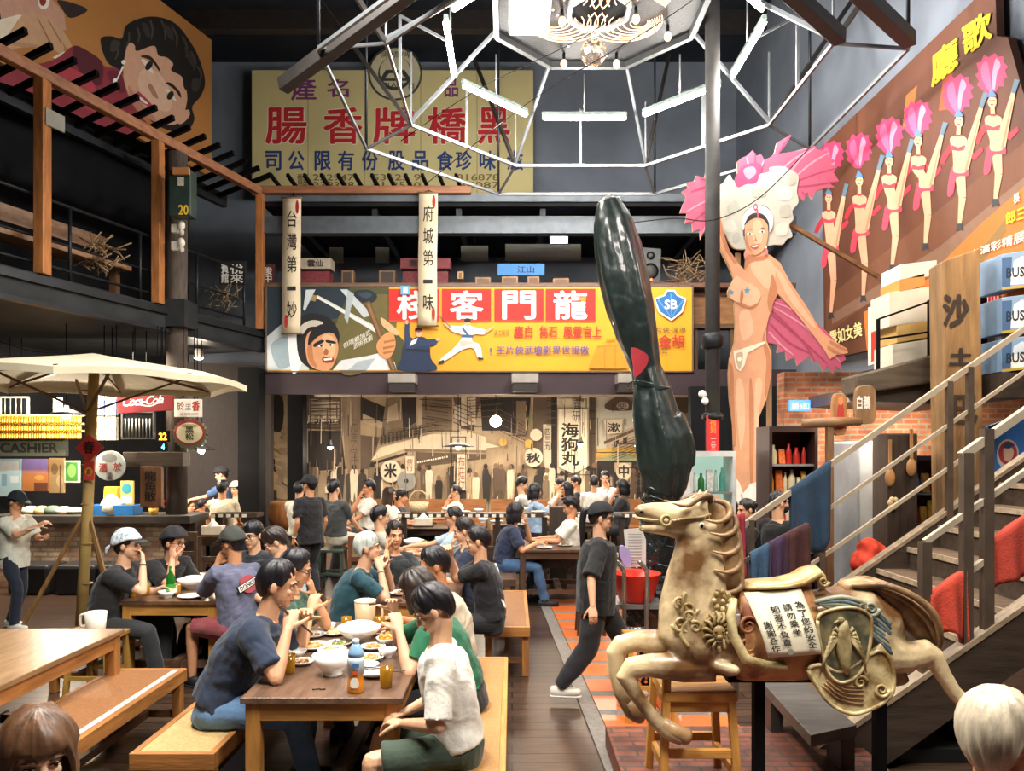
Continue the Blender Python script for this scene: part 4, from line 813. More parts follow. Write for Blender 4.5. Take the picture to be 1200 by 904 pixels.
for x, y, dx, dy, n, g in ((366,466,34,0,9,4.2),(500,468,26,4,8,4),(548,463,40,-3,9,3.4),(455,505,60,-10,4,3),(690,468,8,0,10,4.5),(716,522,36,-14,7,3),(742,545,26,0,8,4),(790,520,20,0,9,5),(532,470,24,10,6,5),(585,480,30,16,7,4),(640,466,12,0,9,4)):
    for k in range(n): it.append((T1 if k%2 else T2, [(x,y+k*g),(x+dx,y+dy+k*g),(x+dx,y+dy+k*g+.9),(x,y+k*g+.9)]))
for (x0,y0,x1,y1) in ((366,462,400,505),(488,460,540,505),(548,460,570,500),(596,462,616,510),(650,464,691,556),(697,462,750,530),(722,520,750,548),(785,462,815,572),(425,462,455,492),(530,512,546,574)):
    it += [(T1, rect(x0,y0,x0+1,y1)),(T1, rect(x1,y0,x1+1,y1)),(T1, rect(x0,y0,x1,y0+1)),(T1, rect(x0,y1,x1,y1+1))]
for k in range(190):
    x = rs2.uniform(362,856); y = rs2.uniform(464,565); hh = rs2.uniform(6,34); it.append((rs2.choice([T2,T3,T1,T4]), [(x,y),(x+rs2.uniform(.4,1.1),y),(x+rs2.uniform(.2,1.4),y+hh),(x+rs2.uniform(-.6,.2),y+hh)]))
for k in range(60):
    x = rs2.uniform(365,840); y = rs2.uniform(575,600); it.append((rs2.choice([T2,T3,CR]), [(x,y),(x+.8,y),(x+rs2.uniform(-1,1.5),y+18),(x-.6,y+18)]))
b.paint('painted_lines', it)
# --- signs over the left counter
def plate(px0,py0,px1,py1,Y,name,label,cat,h,texts=(),shapes=(),thick=.04,group=None,m_=None,quad=None):
    b = frontal((px0+px1)/2,py1,Y,name,label,cat,group)
    panel(b, quad or rect(px0,py0,px1,py1), thick, m_ or mat(h,.6,var=.06,kind='painted_board'), bev=.006)
    if shapes: b.paint('print', shapes)
    for t in texts: b.text('lettering', *t)
    return b
def cursive(b, body, q, h, bold, shear=.35): b.text('lettering', body, q, h, bold, shear=shear, sc=.85)
b = plate(137,460,203,484,10.5,'cola_sign','long red cola sign with white script lettering under the parasol','sign','#8e2028', quad=[(137,462),(203,459),(203,481),(137,485)])
cursive(b, 'Coca-Cola', [(144,466),(192,463),(192,473),(144,477)], '#f6eee6', .03)
b.paint('white_flourish', [('#f6eee6', [(146,476),(160,474),(176,476),(190,470)], 1.6)])
plate(204,468,236,489,10.7,'enamel_sign','white enamel sign with red characters above the round soda sign','sign','#e6dfcf',(('於',(207,471,216,481),'#8a3a34',.02),('里',(217,472,224,481),'#7a7a80',.0),('香',(225,470,234,482),'#b02a28',.03),('股有限公司',(211,484,232,487),'#6a6050',0)))
b = frontal(222,529,10.7,'round_sign','round cream and red bottle cap sign reading 黑松 with green edge','sign')
m = MB(); c = b.at(222,509); prof = [b.at(222+(19.5+.9*math.cos(i*math.pi/2))*math.cos(i*2*math.pi/96), 509+(17.5+.9*math.cos(i*math.pi/2))*math.sin(i*2*math.pi/96)) for i in range(96)]
m.prism(prof, (0,.08,0), mat('#5d6a4c',.5,.2)); m.build('cap', b.root)
b.paint('print', [('#8f2a30', ellp(222,507,18.3,15.8)), ('#dcd0a6', ellp(222,507.5,15.5,12)), ('#a99c6c', ellp(222,499.5,10,2.4))])
b.text('lettering','黑\n松',(217,500,227,516),'#2f3a22',.03)
b = frontal(128,565,10.4,'round_sign','pale round sign with red 酒 character beside the parasol pole','sign')
m = MB(); m.prism([b.at(x,y) for x,y in ellp(128,546,18,17.5,36)], (0,.04,0), mat('#cfdcd8',.5,var=.05)); m.build('disc', b.root)
b.paint('print', [('#b9b9b4', rect(124,530,132,562)),('#8d9391', ellp(128,537,9,5))]); b.text('lettering','酒',(116,543,125,553),'#b52d2a',.02); b.text('lettering','於',(133,542,143,552),'#b52d2a',.02); b.text('lettering','林\n酒',(125,553,131,562),'#5b5f60',.02)
b = plate(-8,515,76,535,11.4,'wooden_sign','dark green plank sign lettered CASHIER over the counter','sign','#3f4436',(('CASHIER',(0,519,68,531),'#0f0e0c',.04),), thick=.1)
plate(114,489,137,516,10.6,'medicine_sign','white sign with a red cross right of the parasol pole','sign','#e4dcc2',(('毛\n肌',(129,492,135,508),'#33405c',.02),('ㄖ\n日',(115.5,492,121,505),'#33405c',.0)),(('#c83a30',rect(124.3,495,126.3,504)),('#c83a30',rect(121,498.5,129.6,500.5)),('#a9b8a0',rect(116,510,135,514))))
plate(114,462,137,487,10.6,'advert_panel','pale blue advert panel under the parasol edge left of the cola sign','sign','#9fb4dc',(('奶茶',(117,476,134,483),'#3b4f9a',.02),),(('#d9e4f4',rect(115,463,136,468)),('#5d7fc8',rect(117,470,134,475))))
plate(62,466,72,494,11.3,'window_poster','narrow white edged poster at the end of the barred window','poster','#c9ccc2',(),(('#6a7076',rect(64,470,70,490)),))
# barred windows
for (x0,y0,x1,y1,Y,lab) in ((1,466,33,494,11.5,'dark barred window with white frame above the gold rows'),(144,483,181,514,10.9,'dark barred window below the cola sign')):
    b = frontal((x0+x1)/2,y1,Y,'barred_window',lab,'window')
    panel(b, rect(x0,y0,x1,y1), .05, mat('#15181c',.3)); m = MB()
    for (a,c,d,e) in ((x0-1,y0-1,x1+1,y0+1),(x0-1,y1-1,x1+1,y1+1),(x0-1,y0,x0+1,y1),(x1-1,y0,x1+1,y1)): m.prism([b.at(*p,.03) for p in rect(a,c,d,e)], (0,.05,0), mat('#aeb3ae' if x0<100 else '#4a4a44',.5))
    m.build('frame', b.root); m = MB()
    for k in range(1,9 if x0>100 else 5):
        x = x0+(x1-x0)*k/(9 if x0>100 else 5); m.rod(b.at(x,y0+ (8 if x0>100 else 1),.03), b.at(x,y1,.03), .008, mat('#9a9a94',.4,.4)); 
    m.build('bars', b.root)
# gold ribbed awning rows
b = frontal(45,514,11.3,'gold_awning','rows of golden ribbed tiles above the cashier sign','awning'); m = MB()
for r in range(3):
    for k in range(36):
        x = -8+k*2.95; y = 489+r*9
        m.cone(b.at(x,y,.02), .017, b.at(x+1.6,y+6.5,.06), .02, mat('#a87018',.35,.5,.2,kind='gold'), 6)
m.build('gold_rows', b.root); m = MB()
for y in (487,497,505.5): m.bar(b.at(-9,y,.0), b.at(98,y,.0), .05, .03, mat('#e0c070',.5)); 
m.build('rails', b.root)
for k, (x0,y0,x1,y1,h,lab,sh) in enumerate(((-4,538,25,582,'#bfe0ea','pale blue menu board above the counter at the far left',(('#f4fafa',rect(0,541,22,552)),('#8fb8c4',rect(2,556,8,570)),('#e9f6f8',rect(12,558,22,566)))),
   (26,538,56,576,'#d58a4e','sunset coloured menu picture next to the pale blue menu board',(('#9a86c8',rect(26,538,56,551)),('#c98a80',rect(26,551,56,556)),('#7a4a34',rect(40,566,56,576)),('#e8b060',ellp(46,560,6,3)))),
   (57,537,75,578,'#b99a6a','tan mottled picture panel between sunset and green pictures',(('#8d7048',ellp(64,550,4,7)),('#cfb284',ellp(70,564,4,7)),('#6d553a',rect(70,545,72,578)))),
   (75,540,93,566,'#dfe8d4','small green leaf picture in white border beside the parasol pole',(('#4f9a3c',rect(77,542,91,564)),('#8cc468',ellp(84,552,5,8)))))):
    plate(x0,y0,x1,y1,12.0,'menu_picture',lab,'picture',h,(),sh)
b = frontal(103,566,8.36,'red_ornament','red diamond 春 paper with a hanging strip on the parasol pole','ornament')
panel(b, [(104,509),(121,525),(104,541),(88,525)], .012, pm('#cf3a38')); b.text('lettering','春',(97,517,111,532),'#3a1416',.03)
panel(b, rect(98,541,110,563), .012, pm('#d8463a'), 'strip'); b.paint('print',[('#e8b83a', ellp(104,553,4.5,5))]); b.text('lettering','喜',(101,550,107,557),'#b02a28',.02)
b = frontal(190,518,10.6,'number_display','lit display showing 22 in yellow beside the barred window','display'); panel(b, rect(184,505,197,518), .06, BLACK); b.text('digits','22',(186,507.5,195.5,516),'#f0b030',.03, m=glow('#ffb42e',3))
b = frontal(191,529,10.6,'number_display','small lit blue display below the yellow 22','display'); panel(b, rect(187,519,195,529), .05, BLACK); b.text('digits','4',(189,520.5,193,527.5),'#5fd0ff',.03, m=glow('#5fc8ff',3))
plate(144,530,214,547,10.5,'timber_lintel','long weathered timber lintel under the yellow 22 display','beam','#3f352b',m_=wood('#463a2e'),thick=.25)
plate(164,547,189,594,10.45,'wooden_sign','brown upright wooden sign with black characters 龍角散','sign','#7a5232',(('龍\n角\n散',(169,552,183,588),'#191310',.02),),m_=woodz('#7b5536'),thick=.08)
plate(141,564,156,592,10.95,'poster','yellow card with a teal circle standing on the counter','poster','#e3c767',(),(('#2f8fa0',ellp(148.5,573,6,6)),('#f2ead0',rect(142.5,582,154.5,590))))
for o in list(COL.objects):      # the hung signs: two thin rods up to the balcony deck
    if o.parent is None and o.name.split('.')[0] in ('cola_sign','enamel_sign','round_sign','medicine_sign','advert_panel','number_display','barred_window') and o.type == 'EMPTY':
        vs_ = [v.co for ch in o.children if ch.type == 'MESH' for v in ch.data.vertices]; X_ = [v.x for v in vs_]; tz_ = max(v.z for v in vs_)
        for x in ((min(X_)*.7+max(X_)*.3),(min(X_)*.3+max(X_)*.7)):
            m = MB(); a_ = Vector(o.location)+Vector((x,.03,tz_-.02)); m.rod(a_,(a_.x,a_.y,3.8),.007,BLACK,5); m.build('hanger',o)
# --- things along the back balcony rail
for (x0,y0,x1,y1,Y,nm,lab,h,tx) in ((583,309,638,323,13.4,'blue_sign','blue arrow sign on the back balcony','#2f74b4',(('江山',(606,312,626,320),'#12284a',.02),)),
    (257,306,288,334,12.9,'black_sign','black sign with white characters at the left end of the back balcony','#1b1c1e',(('\u8cd3\n館',(259,308,268,332),'#e6e2da',.03),('悅\n來',(270,310,285,332),'#e6e2da',.02))),
    (303,310,322,334,13.2,'maroon_sign','small maroon sign right of the brown corner post','#5a2a30',(('\u4fca\n中',(309,313,319,331),'#e6ddd2',.02),))):
    plate(x0,y0,x1,y1,Y,nm,lab,'sign',h,tx)
for (x0,x1,lab) in ((352,388,'red box stall with white sign roof behind the left paper scroll'),(471,527,'red box stall with red sign roof behind the right paper scroll')):
    t = thing('box_stall',lab,'stall',U((x0+x1)/2,334,13.7)); b = Board((0,13.7,0),(1,0,0),(0,0,1),t)
    m = MB(); m.prism([b.at(*p) for p in rect(x0+1,318,x1-2,341)], (0,.3,0), mat('#7a3038',.6,var=.4,scale=25)); m.build('box', t)
    m = MB(); m.prism([b.at(*p,.08) for p in rect(x0-1,304,x1+1,316)], (0,.3,0), mat('#b9ad9a' if x0<400 else '#7a3236',.6)); m.build('sign_roof', t); b.layer = 200
    b.text('lettering','\u96f2仙' if x0<400 else '開市',(x0+10,306,x0+28,314),'#2a2422',.02)
for (x0,y0,x1,y1,h,lab) in ((400,317,414,335,'#7d5c3c','small brown picture frame on the back balcony, left of the other'),(444,317,463,335,'#6f5236','brown picture frame standing on the back balcony left of the right scroll'),(557,325,575,335,'#8d6b4c','small wooden box left of the blue sign on the balcony rail'),(588,324,607,335,'#9a7550','small wooden box under the left end of the blue sign'),(618,324,632,335,'#94704c','small wooden box under the right end of the blue sign'),(648,326,667,335,'#8a6744','small wooden box below the exit sign'),(536,318,543,327,'#b58a58','tiny pale wooden lantern near the right scroll')):
    t = thing('wooden_box' if 'box' in lab else 'picture_frame' if 'frame' in lab else 'lantern',lab,'box' if 'box' in lab else 'frame' if 'frame' in lab else 'lantern',U((x0+x1)/2,y1,13.3)); b = Board((0,13.3,0),(1,0,0),(0,0,1),t)
    m = MB(); m.prism([b.at(*p) for p in rect(x0,y0,x1,y1)], (0,.16,0), woodz(h)); m.build('body', t, .006)
    m = MB(); m.prism([b.at(*p,.008) for p in rect(x0+2,y0+2,x1-2,y1-1)], (0,.006,0), mat('#3a2c22' if 'frame' in lab else '#6d5037',.6)); m.build('front_panel', t)
for (x0,y0,x1,y1,lab) in ((592,286,681,306,'wide grey panel below the exit sign on the back balcony'),(386,290,402,308,'grey hanging card left of the balcony middle'),(440,290,456,308,'grey hanging card in the balcony middle'),(540,288,572,306,'grey panel right of the right scroll')):
    bb = plate(x0,y0,x1,y1,14.3,'grey_panel',lab,'panel','#66665f'); m = MB(); m.rod(bb.at((x0+x1)/2,y0,-.02),bb.at((x0+x1)/2,y0,-.02)*1+Vector((0,0,6.36-bb.at((x0+x1)/2,y0).z)),.01,BLACK,5); m.build('hanger',bb.root)
t = thing('loudspeaker','grey loudspeaker on the back balcony right of the wrapped leg top','speaker',U(763,332,13.4)); c = U(763,332,13.4)
m = MB(); m.prism([c+Vector(p) for p in ((-.2,0,0),(.17,0,0),(.19,0,.63),(-.2,0,.66))], (0,.3,0), mat('#4b4f50',.6)); m.build('body', t, .02)
for z, r in ((.22,.13),(.5,.06)):
    m = MB(); m.torus(c+Vector((-.01,-.01,z)),(1,0,0),(0,0,1),r,.015,BLACK); m.ell(c+Vector((-.01,-.0,z)),(r*.9,.02,r*.9),mat('#2a2c2d',.5)); m.build('cone', t)
m = MB(); m.ell(c+Vector((.0,-.02,.06)),.025,glow('#ff5a3c',4),nu=8,nv=6); m.build('led', t)
twigs(U(808,333,13.3), .45, 'bundle of dry twigs in the balcony corner by the steel pole', 12, 60)
t = thing('crate_shelf','wooden crate shelf between the film billboard and the showgirl','shelf',U(836,385,13.25)); b = Board((0,13.25,0),(1,0,0),(0,0,1),t)
m = MB(); m.prism([b.at(*p) for p in rect(812,345,862,384)], (0,.2,0), wood('#8b623c')); m.build('panel', t); m = MB()
for q in (rect(811,343,863,347),rect(811,380,863,385)): m.prism([b.at(*p,.03) for p in q], (0,.26,0), wood('#5d4129')); 
m.build('rail', t)
for p_ in (b.at(816,382),b.at(858,382)): m = MB(); m.box((p_.x-.03,13.27,3.42),(p_.x+.03,13.35,p_.z),woodz('#5d4129')); m.build('leg', t)
# ================================================================ furniture
def table(x0,x1,y0,y1,label,z=.75,top='#6a4e3a',leg='#b07a3c',group='wooden dining tables',lw=.075):
    cx, cy = (x0+x1)/2, (y0+y1)/2
    t = thing('dining_table',label,'table',(cx,cy,0),group)
    m = MB(); m.box((x0,y0,z-.035),(x1,y1,z), woody(top,.3)); m.build('tabletop', t, .006)
    m = MB(); i = .025
    m.box((x0+i,y0+i,z-.125),(x1-i,y0+i+.03,z-.035), wood(leg)); m.box((x0+i,y1-i-.03,z-.125),(x1-i,y1-i,z-.035), wood(leg))
    m.box((x0+i,y0+i+.03,z-.125),(x0+i+.03,y1-i-.03,z-.035), woody(leg)); m.box((x1-i-.03,y0+i+.03,z-.125),(x1-i,y1-i-.03,z-.035), woody(leg)); m.build('apron', t)
    for lx in (x0+.02,x1-.02-lw):
        for ly in (y0+.02,y1-.02-lw):
            m = MB(); m.box((lx,ly,0),(lx+lw,ly+lw,z-.036), woodz(leg)); m.build('leg', t, .006)
    m = MB(); m.box((cx-.04,y0+.12,.16),(cx+.04,y1-.12,.22), woody('#5a4030')); m.box((x0+.06,y0+.14,.15),(x1-.06,y0+.2,.21), wood('#5a4030')); m.box((x0+.06,y1-.2,.15),(x1-.06,y1-.14,.21), wood('#5a4030')); m.build('stretcher', t)
    return t
def bench(x0,x1,y0,y1,label,z=.45,frame='#a86f38',seat='#b99a66',lw=.06,edge=None):
    cx, cy = (x0+x1)/2, (y0+y1)/2
    t = thing('dining_bench',label,'bench',(cx,cy,0),'wooden dining benches')
    m = MB(); f = .035
    m.box((x0,y0,z-.09),(x1,y0+f,z), wood(frame)); m.box((x0,y1-f,z-.09),(x1,y1,z), wood(frame)); m.box((x0,y0+f,z-.09),(x0+f,y1-f,z), woody(frame)); m.box((x1-f,y0+f,z-.09),(x1,y1-f,z), woody(frame)); m.build('seat_frame', t, .005)
    m = MB(); m.box((x0+f,y0+f,z-.04),(x1-f,y1-f,z-.006), mat(seat,.6,var=.14,scale=60,bump=.3,bscale=140,kind='woven_cane')); m.build('seat', t)
    if edge:
        m = MB(); m.box((x1-f-.05,y0+f,z-.006),(x1-f-.012,y1-f,z-.002), mat('#d8d0c0',.5)); m.build('edge_strip', t)
    for lx in (x0+.01,x1-.01-lw):
        for ly in (y0+.03,y1-.03-lw):
            m = MB(); m.box((lx,ly,0),(lx+lw,ly+lw,z-.09), woodz(frame)); m.build('leg', t, .005)
    m = MB(); m.box((cx-.025,y0+.06,.12),(cx+.025,y1-.06,.17), woody('#6d4a2c')); m.box((x0+.03,y0+.04,.12),(x1-.03,y0+.07,.17), wood('#6d4a2c')); m.box((x0+.03,y1-.07,.12),(x1-.03,y1-.04,.17), wood('#6d4a2c')); m.build('stretcher', t)
    return t
table(-1.385,-.555,3.76,5.45,'dining table crowded with white dishes, an orange juice bottle and a tea pitcher',top='#6b5140')
table(-1.28,-.46,6.15,7.65,'dining table in front of the grey haired diner in teal',top='#5b4334')
table(-1.35,-.55,8.45,9.9,'dark dining table farther back with a white tureen and amber glass',top='#4a3a2f',leg='#4a3628')
table(.08,1.15,9.45,10.55,'dark dining table beside the navy shirted bob haired diner',top='#5a4332',leg='#4d382a')
table(-3.30,-2.46,6.2,7.65,'dining table with a green beer bottle between the black shirted pair and the capped diner',top='#6a4e3a',leg='#b8853f')
table(-4.3,-2.74,2.7,5.24,'big empty dining table with a bare glossy top beside an empty brown bench',top='#8a6a48',leg='#a8703a')
bench(-2.86,-2.33,3.3,5.31,'empty brown bench with a pale edge strip beside the big empty table',seat='#8d5f38',edge=True)
bench(-1.97,-1.53,3.8,5.75,'bench with woven seat under the navy shirted diner in jeans')
bench(-.42,-.03,3.5,5.6,'bench under the boy in white at the right of the foreground table',frame='#b3813f',seat='#a97a45')
bench(-.25,.16,6.55,8.3,'short bench under the diner in the black shirt with white print',frame='#a8703a',seat='#8a5c34')
bench(-3.85,-3.45,6.1,7.6,'bench under the two black shirted diners at the left table',seat='#7a5434')
bench(-1.92,-1.55,6.3,8.1,'bench under the grey haired diner in teal',seat='#6b4a30')
bench(-.3,.05,9.0,10.4,'dark bench under the navy shirted bob haired diner',frame='#4d382a',seat='#5a4332')
bench(1.3,1.6,9.5,10.5,'dark bench under the diner in the striped white shirt',frame='#4d382a',seat='#5a4332')
def stool(x,y,z,label,col='#4a3628',w=.3,legs=True):
    t = thing('stool',label,'stool',(x,y,0),'stools')
    m = MB(); m.box((x-w/2,y-w/2,z-.04),(x+w/2,y+w/2,z), wood(col)); m.build('seat', t, .008)
    for sx_ in (-1,1):
        for sy_ in (-1,1):
            m = MB(); m.bar((x+sx_*(w/2-.03),y+sy_*(w/2-.03),z-.04),(x+sx_*w/2,y+sy_*w/2,0),.035,.035,woodz(col),up=(0,1,0)); m.build('leg', t)
    for q in (y-w/2,y+w/2-.02): m = MB(); m.box((x-w/2+.01,q,z*.4),(x+w/2-.01,q+.02,z*.4+.03), wood(col)); m.build('stretcher', t)
    return t
stool(-2.05,6.45,.46,'dark stool under the capped diner in the purple grey shirt')
stool(-2.0,7.25,.46,'dark stool under the pale blue shirted diner with a strap')
stool(.86,8.15,.55,'dark stool on the tiles behind the walking waitress','#3a2b20',.28)
stool(-3.15,11.0,.6,'dark high stool under the white shirted woman beside the waiter','#2e2925',.34)
stool(-2.6,10.75,.6,'greenish high stool under the dark grey shirted man','#3c4a40',.36)
stool(-3.31,5.92,.55,'low ochre stool behind the big empty table','#a8803c',.34)
for px, py, Y, lab in ((247,640,9.3,'dark wooden chair with a tissue box behind the black hatted diner'),(205,640,9.8,'dark wooden chair under the counter end'),(425,640,9.3,'brown chair behind the grey haired diner')):
    p = U(px,py,Y); t = thing('dining_chair',lab,'chair',(p.x,Y,0),'dark dining chairs'); w = .2; wd = '#54402f' if px<400 else '#6d4128'
    m = MB(); m.box((p.x-w,Y-w,.42),(p.x+w,Y+w,.46), wood(wd)); m.build('seat', t, .006)
    for sx_ in (-1,1):
        m = MB(); m.box((p.x+sx_*w-.02,Y-w,0),(p.x+sx_*w+.02,Y-w+.04,.42), woodz(wd)); m.build('leg', t); m = MB(); m.box((p.x+sx_*w-.02,Y+w-.04,0),(p.x+sx_*w+.02,Y+w,.92), woodz(wd)); m.build('leg', t)
    m = MB(); m.box((p.x-w,Y+w-.035,.8),(p.x+w,Y+w-.01,.92), wood(wd)); m.box((p.x-w,Y+w-.035,.6),(p.x+w,Y+w-.01,.66), wood(wd)); m.build('backrest', t)
# back partition with chequered edge, posts, raised tables
pt = thing('partition','dark partition counter with a chequered white edge in front of the back tables','partition',(-1,11.4,0))
for x0, x1 in ((-4.6,-3.9),(-1.75,.48),(.88,2.3)):
    m = MB(); m.box((x0,11.3,1.0),(x1,11.62,1.06), wood('#3d2e24')); m.build('counter_top', pt)
    m = MB(); n = int((x1-x0)/.12)
    for k in range(n): m.box((x0+k*.12,11.285,1.005),(x0+k*.12+.065,11.3,1.05), mat('#e4e0d0',.4) if k%1==0 else BLACK)
    m.build('chequer_edge', pt)
    m = MB(); m.box((x0,11.34,.16),(x1,11.38,.55), wood('#3a2a20')); m.build('panel', pt)
    k = 0; x = x0+.05
    while x < x1:
        m = MB(); m.box((x,11.33,0),(x+.08,11.43,1.0), woodz('#33261d')); m.build('post', pt); x += .72
m = MB(); m.box((.55,10.75,0),(.8,11.0,1.2), woodz('#332a24')); single(m,'timber_post','dark square timber post behind the middle table, beside the striped white shirt','post',bev=.01)
wb = thing('wall_bench','long orange brown wooden wall bench under the sepia mural','bench',(0,15.8,0))
for x0, x1 in ((-2.95,-.55),(-.45,1.9),(1.95,4.2)):
    m = MB(); m.box((x0,15.7,.42),(x1,15.76,1.0), wood('#82552f')); m.build('backrest', wb); m = MB(); m.box((x0,15.2,.40),(x1,15.7,.46), wood('#8f5c30')); m.build('seat', wb)
    m = MB(); m.box((x0+.05,15.25,0),(x0+.12,15.7,.4), woodz('#6d4526')); m.box((x1-.12,15.25,0),(x1-.05,15.7,.4), woodz('#6d4526')); m.build('leg', wb)
bw = thing('barrel','wooden barrel with twigs wrapped below, beside the black column','barrel',(-4.0,13.4,0))
m = MB(); m.lathe([(.33,.62),(.40,.8),(.40,1.05),(.37,1.1),(.3,1.1)], (-4.0,13.4,0), woodz('#8f5a30')); m.build('body', bw)
m = MB(); m.lathe([(.3,0),(.32,.3),(.34,.62)], (-4.0,13.4,0), woodz('#5a4634')); m.build('base', bw)
for (x,Y,w,d,lab) in ((-1.35,12.6,1.5,.9,'back table left of centre before the mural'),(.2,13.2,1.1,.9,'back table right of centre behind the partition'),(1.15,13.1,1.3,.9,'back table under the tall mural sign'),(-2.35,12.3,1.0,.8,'back table in front of the white shirted diner facing left')):
    table(x-w/2,x+w/2,Y-d/2,Y+d/2,'dark '+lab,top='#4a382c',leg='#3d2d22')
table(-5.35,-4.5,11.75,12.6,'dark back table at the left behind the chequered counter',top='#4a382c',leg='#3d2d22')
# ---------------------------------------------------------------- crockery
def pbowl(r, h, name='bowl', m_=None):
    t = bpy.data.objects.new(name, None); COL.objects.link(t)
    m = MB(); m.lathe([(r*.45,0),(r*.48,h*.1),(r*.42,h*.14),(r*.75,h*.5),(r,h),(r*.96,h),(r*.7,h*.52),(r*.3,h*.2)], (0,0,0), m_ or PORC, 26); m.build('bowl_body', t)
    return t
FOODS = {'noodles':'#d8b878','green':'#6d7a34','meat':'#8a5630','yellow':'#d89a2c','white':'#ece6d8','sauce':'#c98a4a','bones':'#b8854e'}
def food(t, r, z, kind, seed, h=.02):
    rs = random.Random(seed); m = MB(); c = FOODS[kind]; cs = [mat(c,.5,var=.25,scale=30,kind='food'), mat(c,.45,var=.4,scale=12,kind='food',hex2='#e8d2a0')]
    m.ell((0,0,z), (r*.82,r*.82,h*.7), cs[0], nu=16, nv=6)
    for k in range(22):
        a = rs.uniform(0,6.28); q = r*.7*math.sqrt(rs.random()); s = r*rs.uniform(.10,.2)
        X = Vector((rs.uniform(-1,1),rs.uniform(-1,1),rs.uniform(-.4,.4))).normalized(); Y_ = X.orthogonal().normalized()
        m.ell((q*math.cos(a),q*math.sin(a),z+h*.6), (s*1.4,s*.8,s*.6), cs[k%2], ax=(X,Y_,X.cross(Y_)), nu=8, nv=5)
    return m.build('food', t)
def rootat(t, px, py, label, cat, group, z=.75, dz=.0):
    p = G(px,py,z); t.location = (p.x,p.y,z+dz); return tag(t,label,cat,group)
def plate_(r, fd, seed, deep=.022):
    t = bpy.data.objects.new('plate', None); COL.objects.link(t)
    m = MB(); m.lathe([(r*.55,0),(r*.6,.004),(r*.8,.010),(r,deep),(r*.985,deep+.003),(r*.78,.014),(r*.3,.008)], (0,0,0), PORC, 28); m.build('plate_body', t)
    if fd: food(t, r*.72, .012, fd, seed)
    return t
def glass_(h=.105, r=.036, lvl=.55):
    t = bpy.data.objects.new('tumbler', None); COL.objects.link(t); m = MB()
    AMB = mat('#b07a18',.1,var=.05,kind='amber_plastic',trans=.35)
    m.lathe([(r*.82,0),(r*.85,.006),(r,h),(r*.93,h),(r*.79,.012)], (0,0,0), AMB, 20); m.build('tumbler_body', t)
    m = MB(); m.lathe([(r*.76,.013),(r*.76+.1*r*lvl,h*lvl)], (0,0,0), mat('#8a4a14',.15,kind='tea'), 16); m.build('tea', t)
    return t
GR = 'white crockery on the foreground table'
def put(t, px, py, lab, cat='plate', grp=GR): return rootat(t, px, py, lab, cat, grp)
put(pbowl(.115,.115), 390, 791, 'big deep white soup bowl with a spoon, nearest the front of the table','bowl')
t = bpy.data.objects.new('spoon', None); COL.objects.link(t); p = G(390,791,.75); t.location = (p.x,p.y,.75); tag(t,'steel spoon lying across the big deep white bowl','spoon')
m = MB(); m.path([(-.02,-.03,.112),(.06,.02,.128),(.16,.05,.145)], .005, STEEL); m.ell((-.035,-.038,.108),(.03,.018,.008),STEEL,nu=12,nv=6); m.build('spoon_body', t)
q = pbowl(.145,.10); m = MB(); m.ell((0,0,.085),(.135,.135,.05),mat('#f3efe8',.7,var=.1,scale=40,bump=.5),nu=24,nv=8); m.build('food', q); put(q, 421, 752,'wide white bowl heaped with white food at the middle of the table','bowl')
q = pbowl(.075,.05); food(q,.07,.045,'yellow',3,.03); put(q, 454, 756,'white bowl of orange yellow food at the right edge of the table','bowl')
put(pbowl(.057,.055), 454, 771,'small empty white bowl by the green shirted diner','bowl')
q = pbowl(.06,.045); put(q, 348, 771,'small empty white bowl by the navy shirted diner','bowl')
q = pbowl(.055,.06); put(q, 384, 741,'small tall white bowl at the far left of the table','bowl')
for (px,py,r,fd,lab) in ((369,760,.105,'bones','white plate of picked bones near the navy shirted diner'),(397,757,.085,'green','white plate of green vegetables left of the heaped bowl'),(389,765,.09,'sauce','white dish of brown sauce behind the big deep bowl'),(367,747,.08,'meat','white plate of meat at the far left of the table'),(392,744,.085,'noodles','white plate of noodles left of the heaped bowl'),(437,761,.08,'sauce','white plate with orange food right of the juice bottle top'),(434,774,.082,'sauce','white plate with scraps behind the juice bottle'),(354,779,.07,'meat','small white plate with scraps right of the front left amber tumbler'),(438,792,.085,None,'white plate with a folded tissue by the front right amber tumbler'),(458,736,.06,'sauce','small white plate at the far right of the table'),(440,744,.07,'sauce','white plate behind the bowl of orange yellow food'),(429,783,.075,None,'empty white plate under the resting chopsticks')):
    q = plate_(r,fd,int(px*7)); put(q,px,py,lab)
p = G(440,790,.775); m = MB(); m.box((p.x-.05,p.y-.045,.775),(p.x+.05,p.y+.045,.790), mat('#f4f2ee',.9,bump=.6,bscale=30)); single(m,'tissue','folded white tissue on the plate by the front right tumbler','tissue',bev=.006)
for i, (a, b) in enumerate((((427,782),(475,786)),((427,784),(474,788)))):
    m = MB(); m.cone(G(a[0],a[1],.79),.004,G(b[0],b[1],.79),.003,mat('#3a2418',.4)); single(m,'chopstick','dark chopstick resting over the empty white plate','chopstick','pair of resting chopsticks')
gl = glass_()
put(gl, 339, 789,'amber tumbler at the front left of the foreground table','glass','amber tumblers')
for px,py,lab in ((452.5,806,'amber tumbler at the front right corner of the foreground table'),(406,741,'amber tumbler left of the tea pitcher'),(445,741,'amber tumbler right of the tea pitcher')):
    p = G(px,py,.75); dup(gl,(p.x,p.y,.75),0,lab,'amber tumblers')
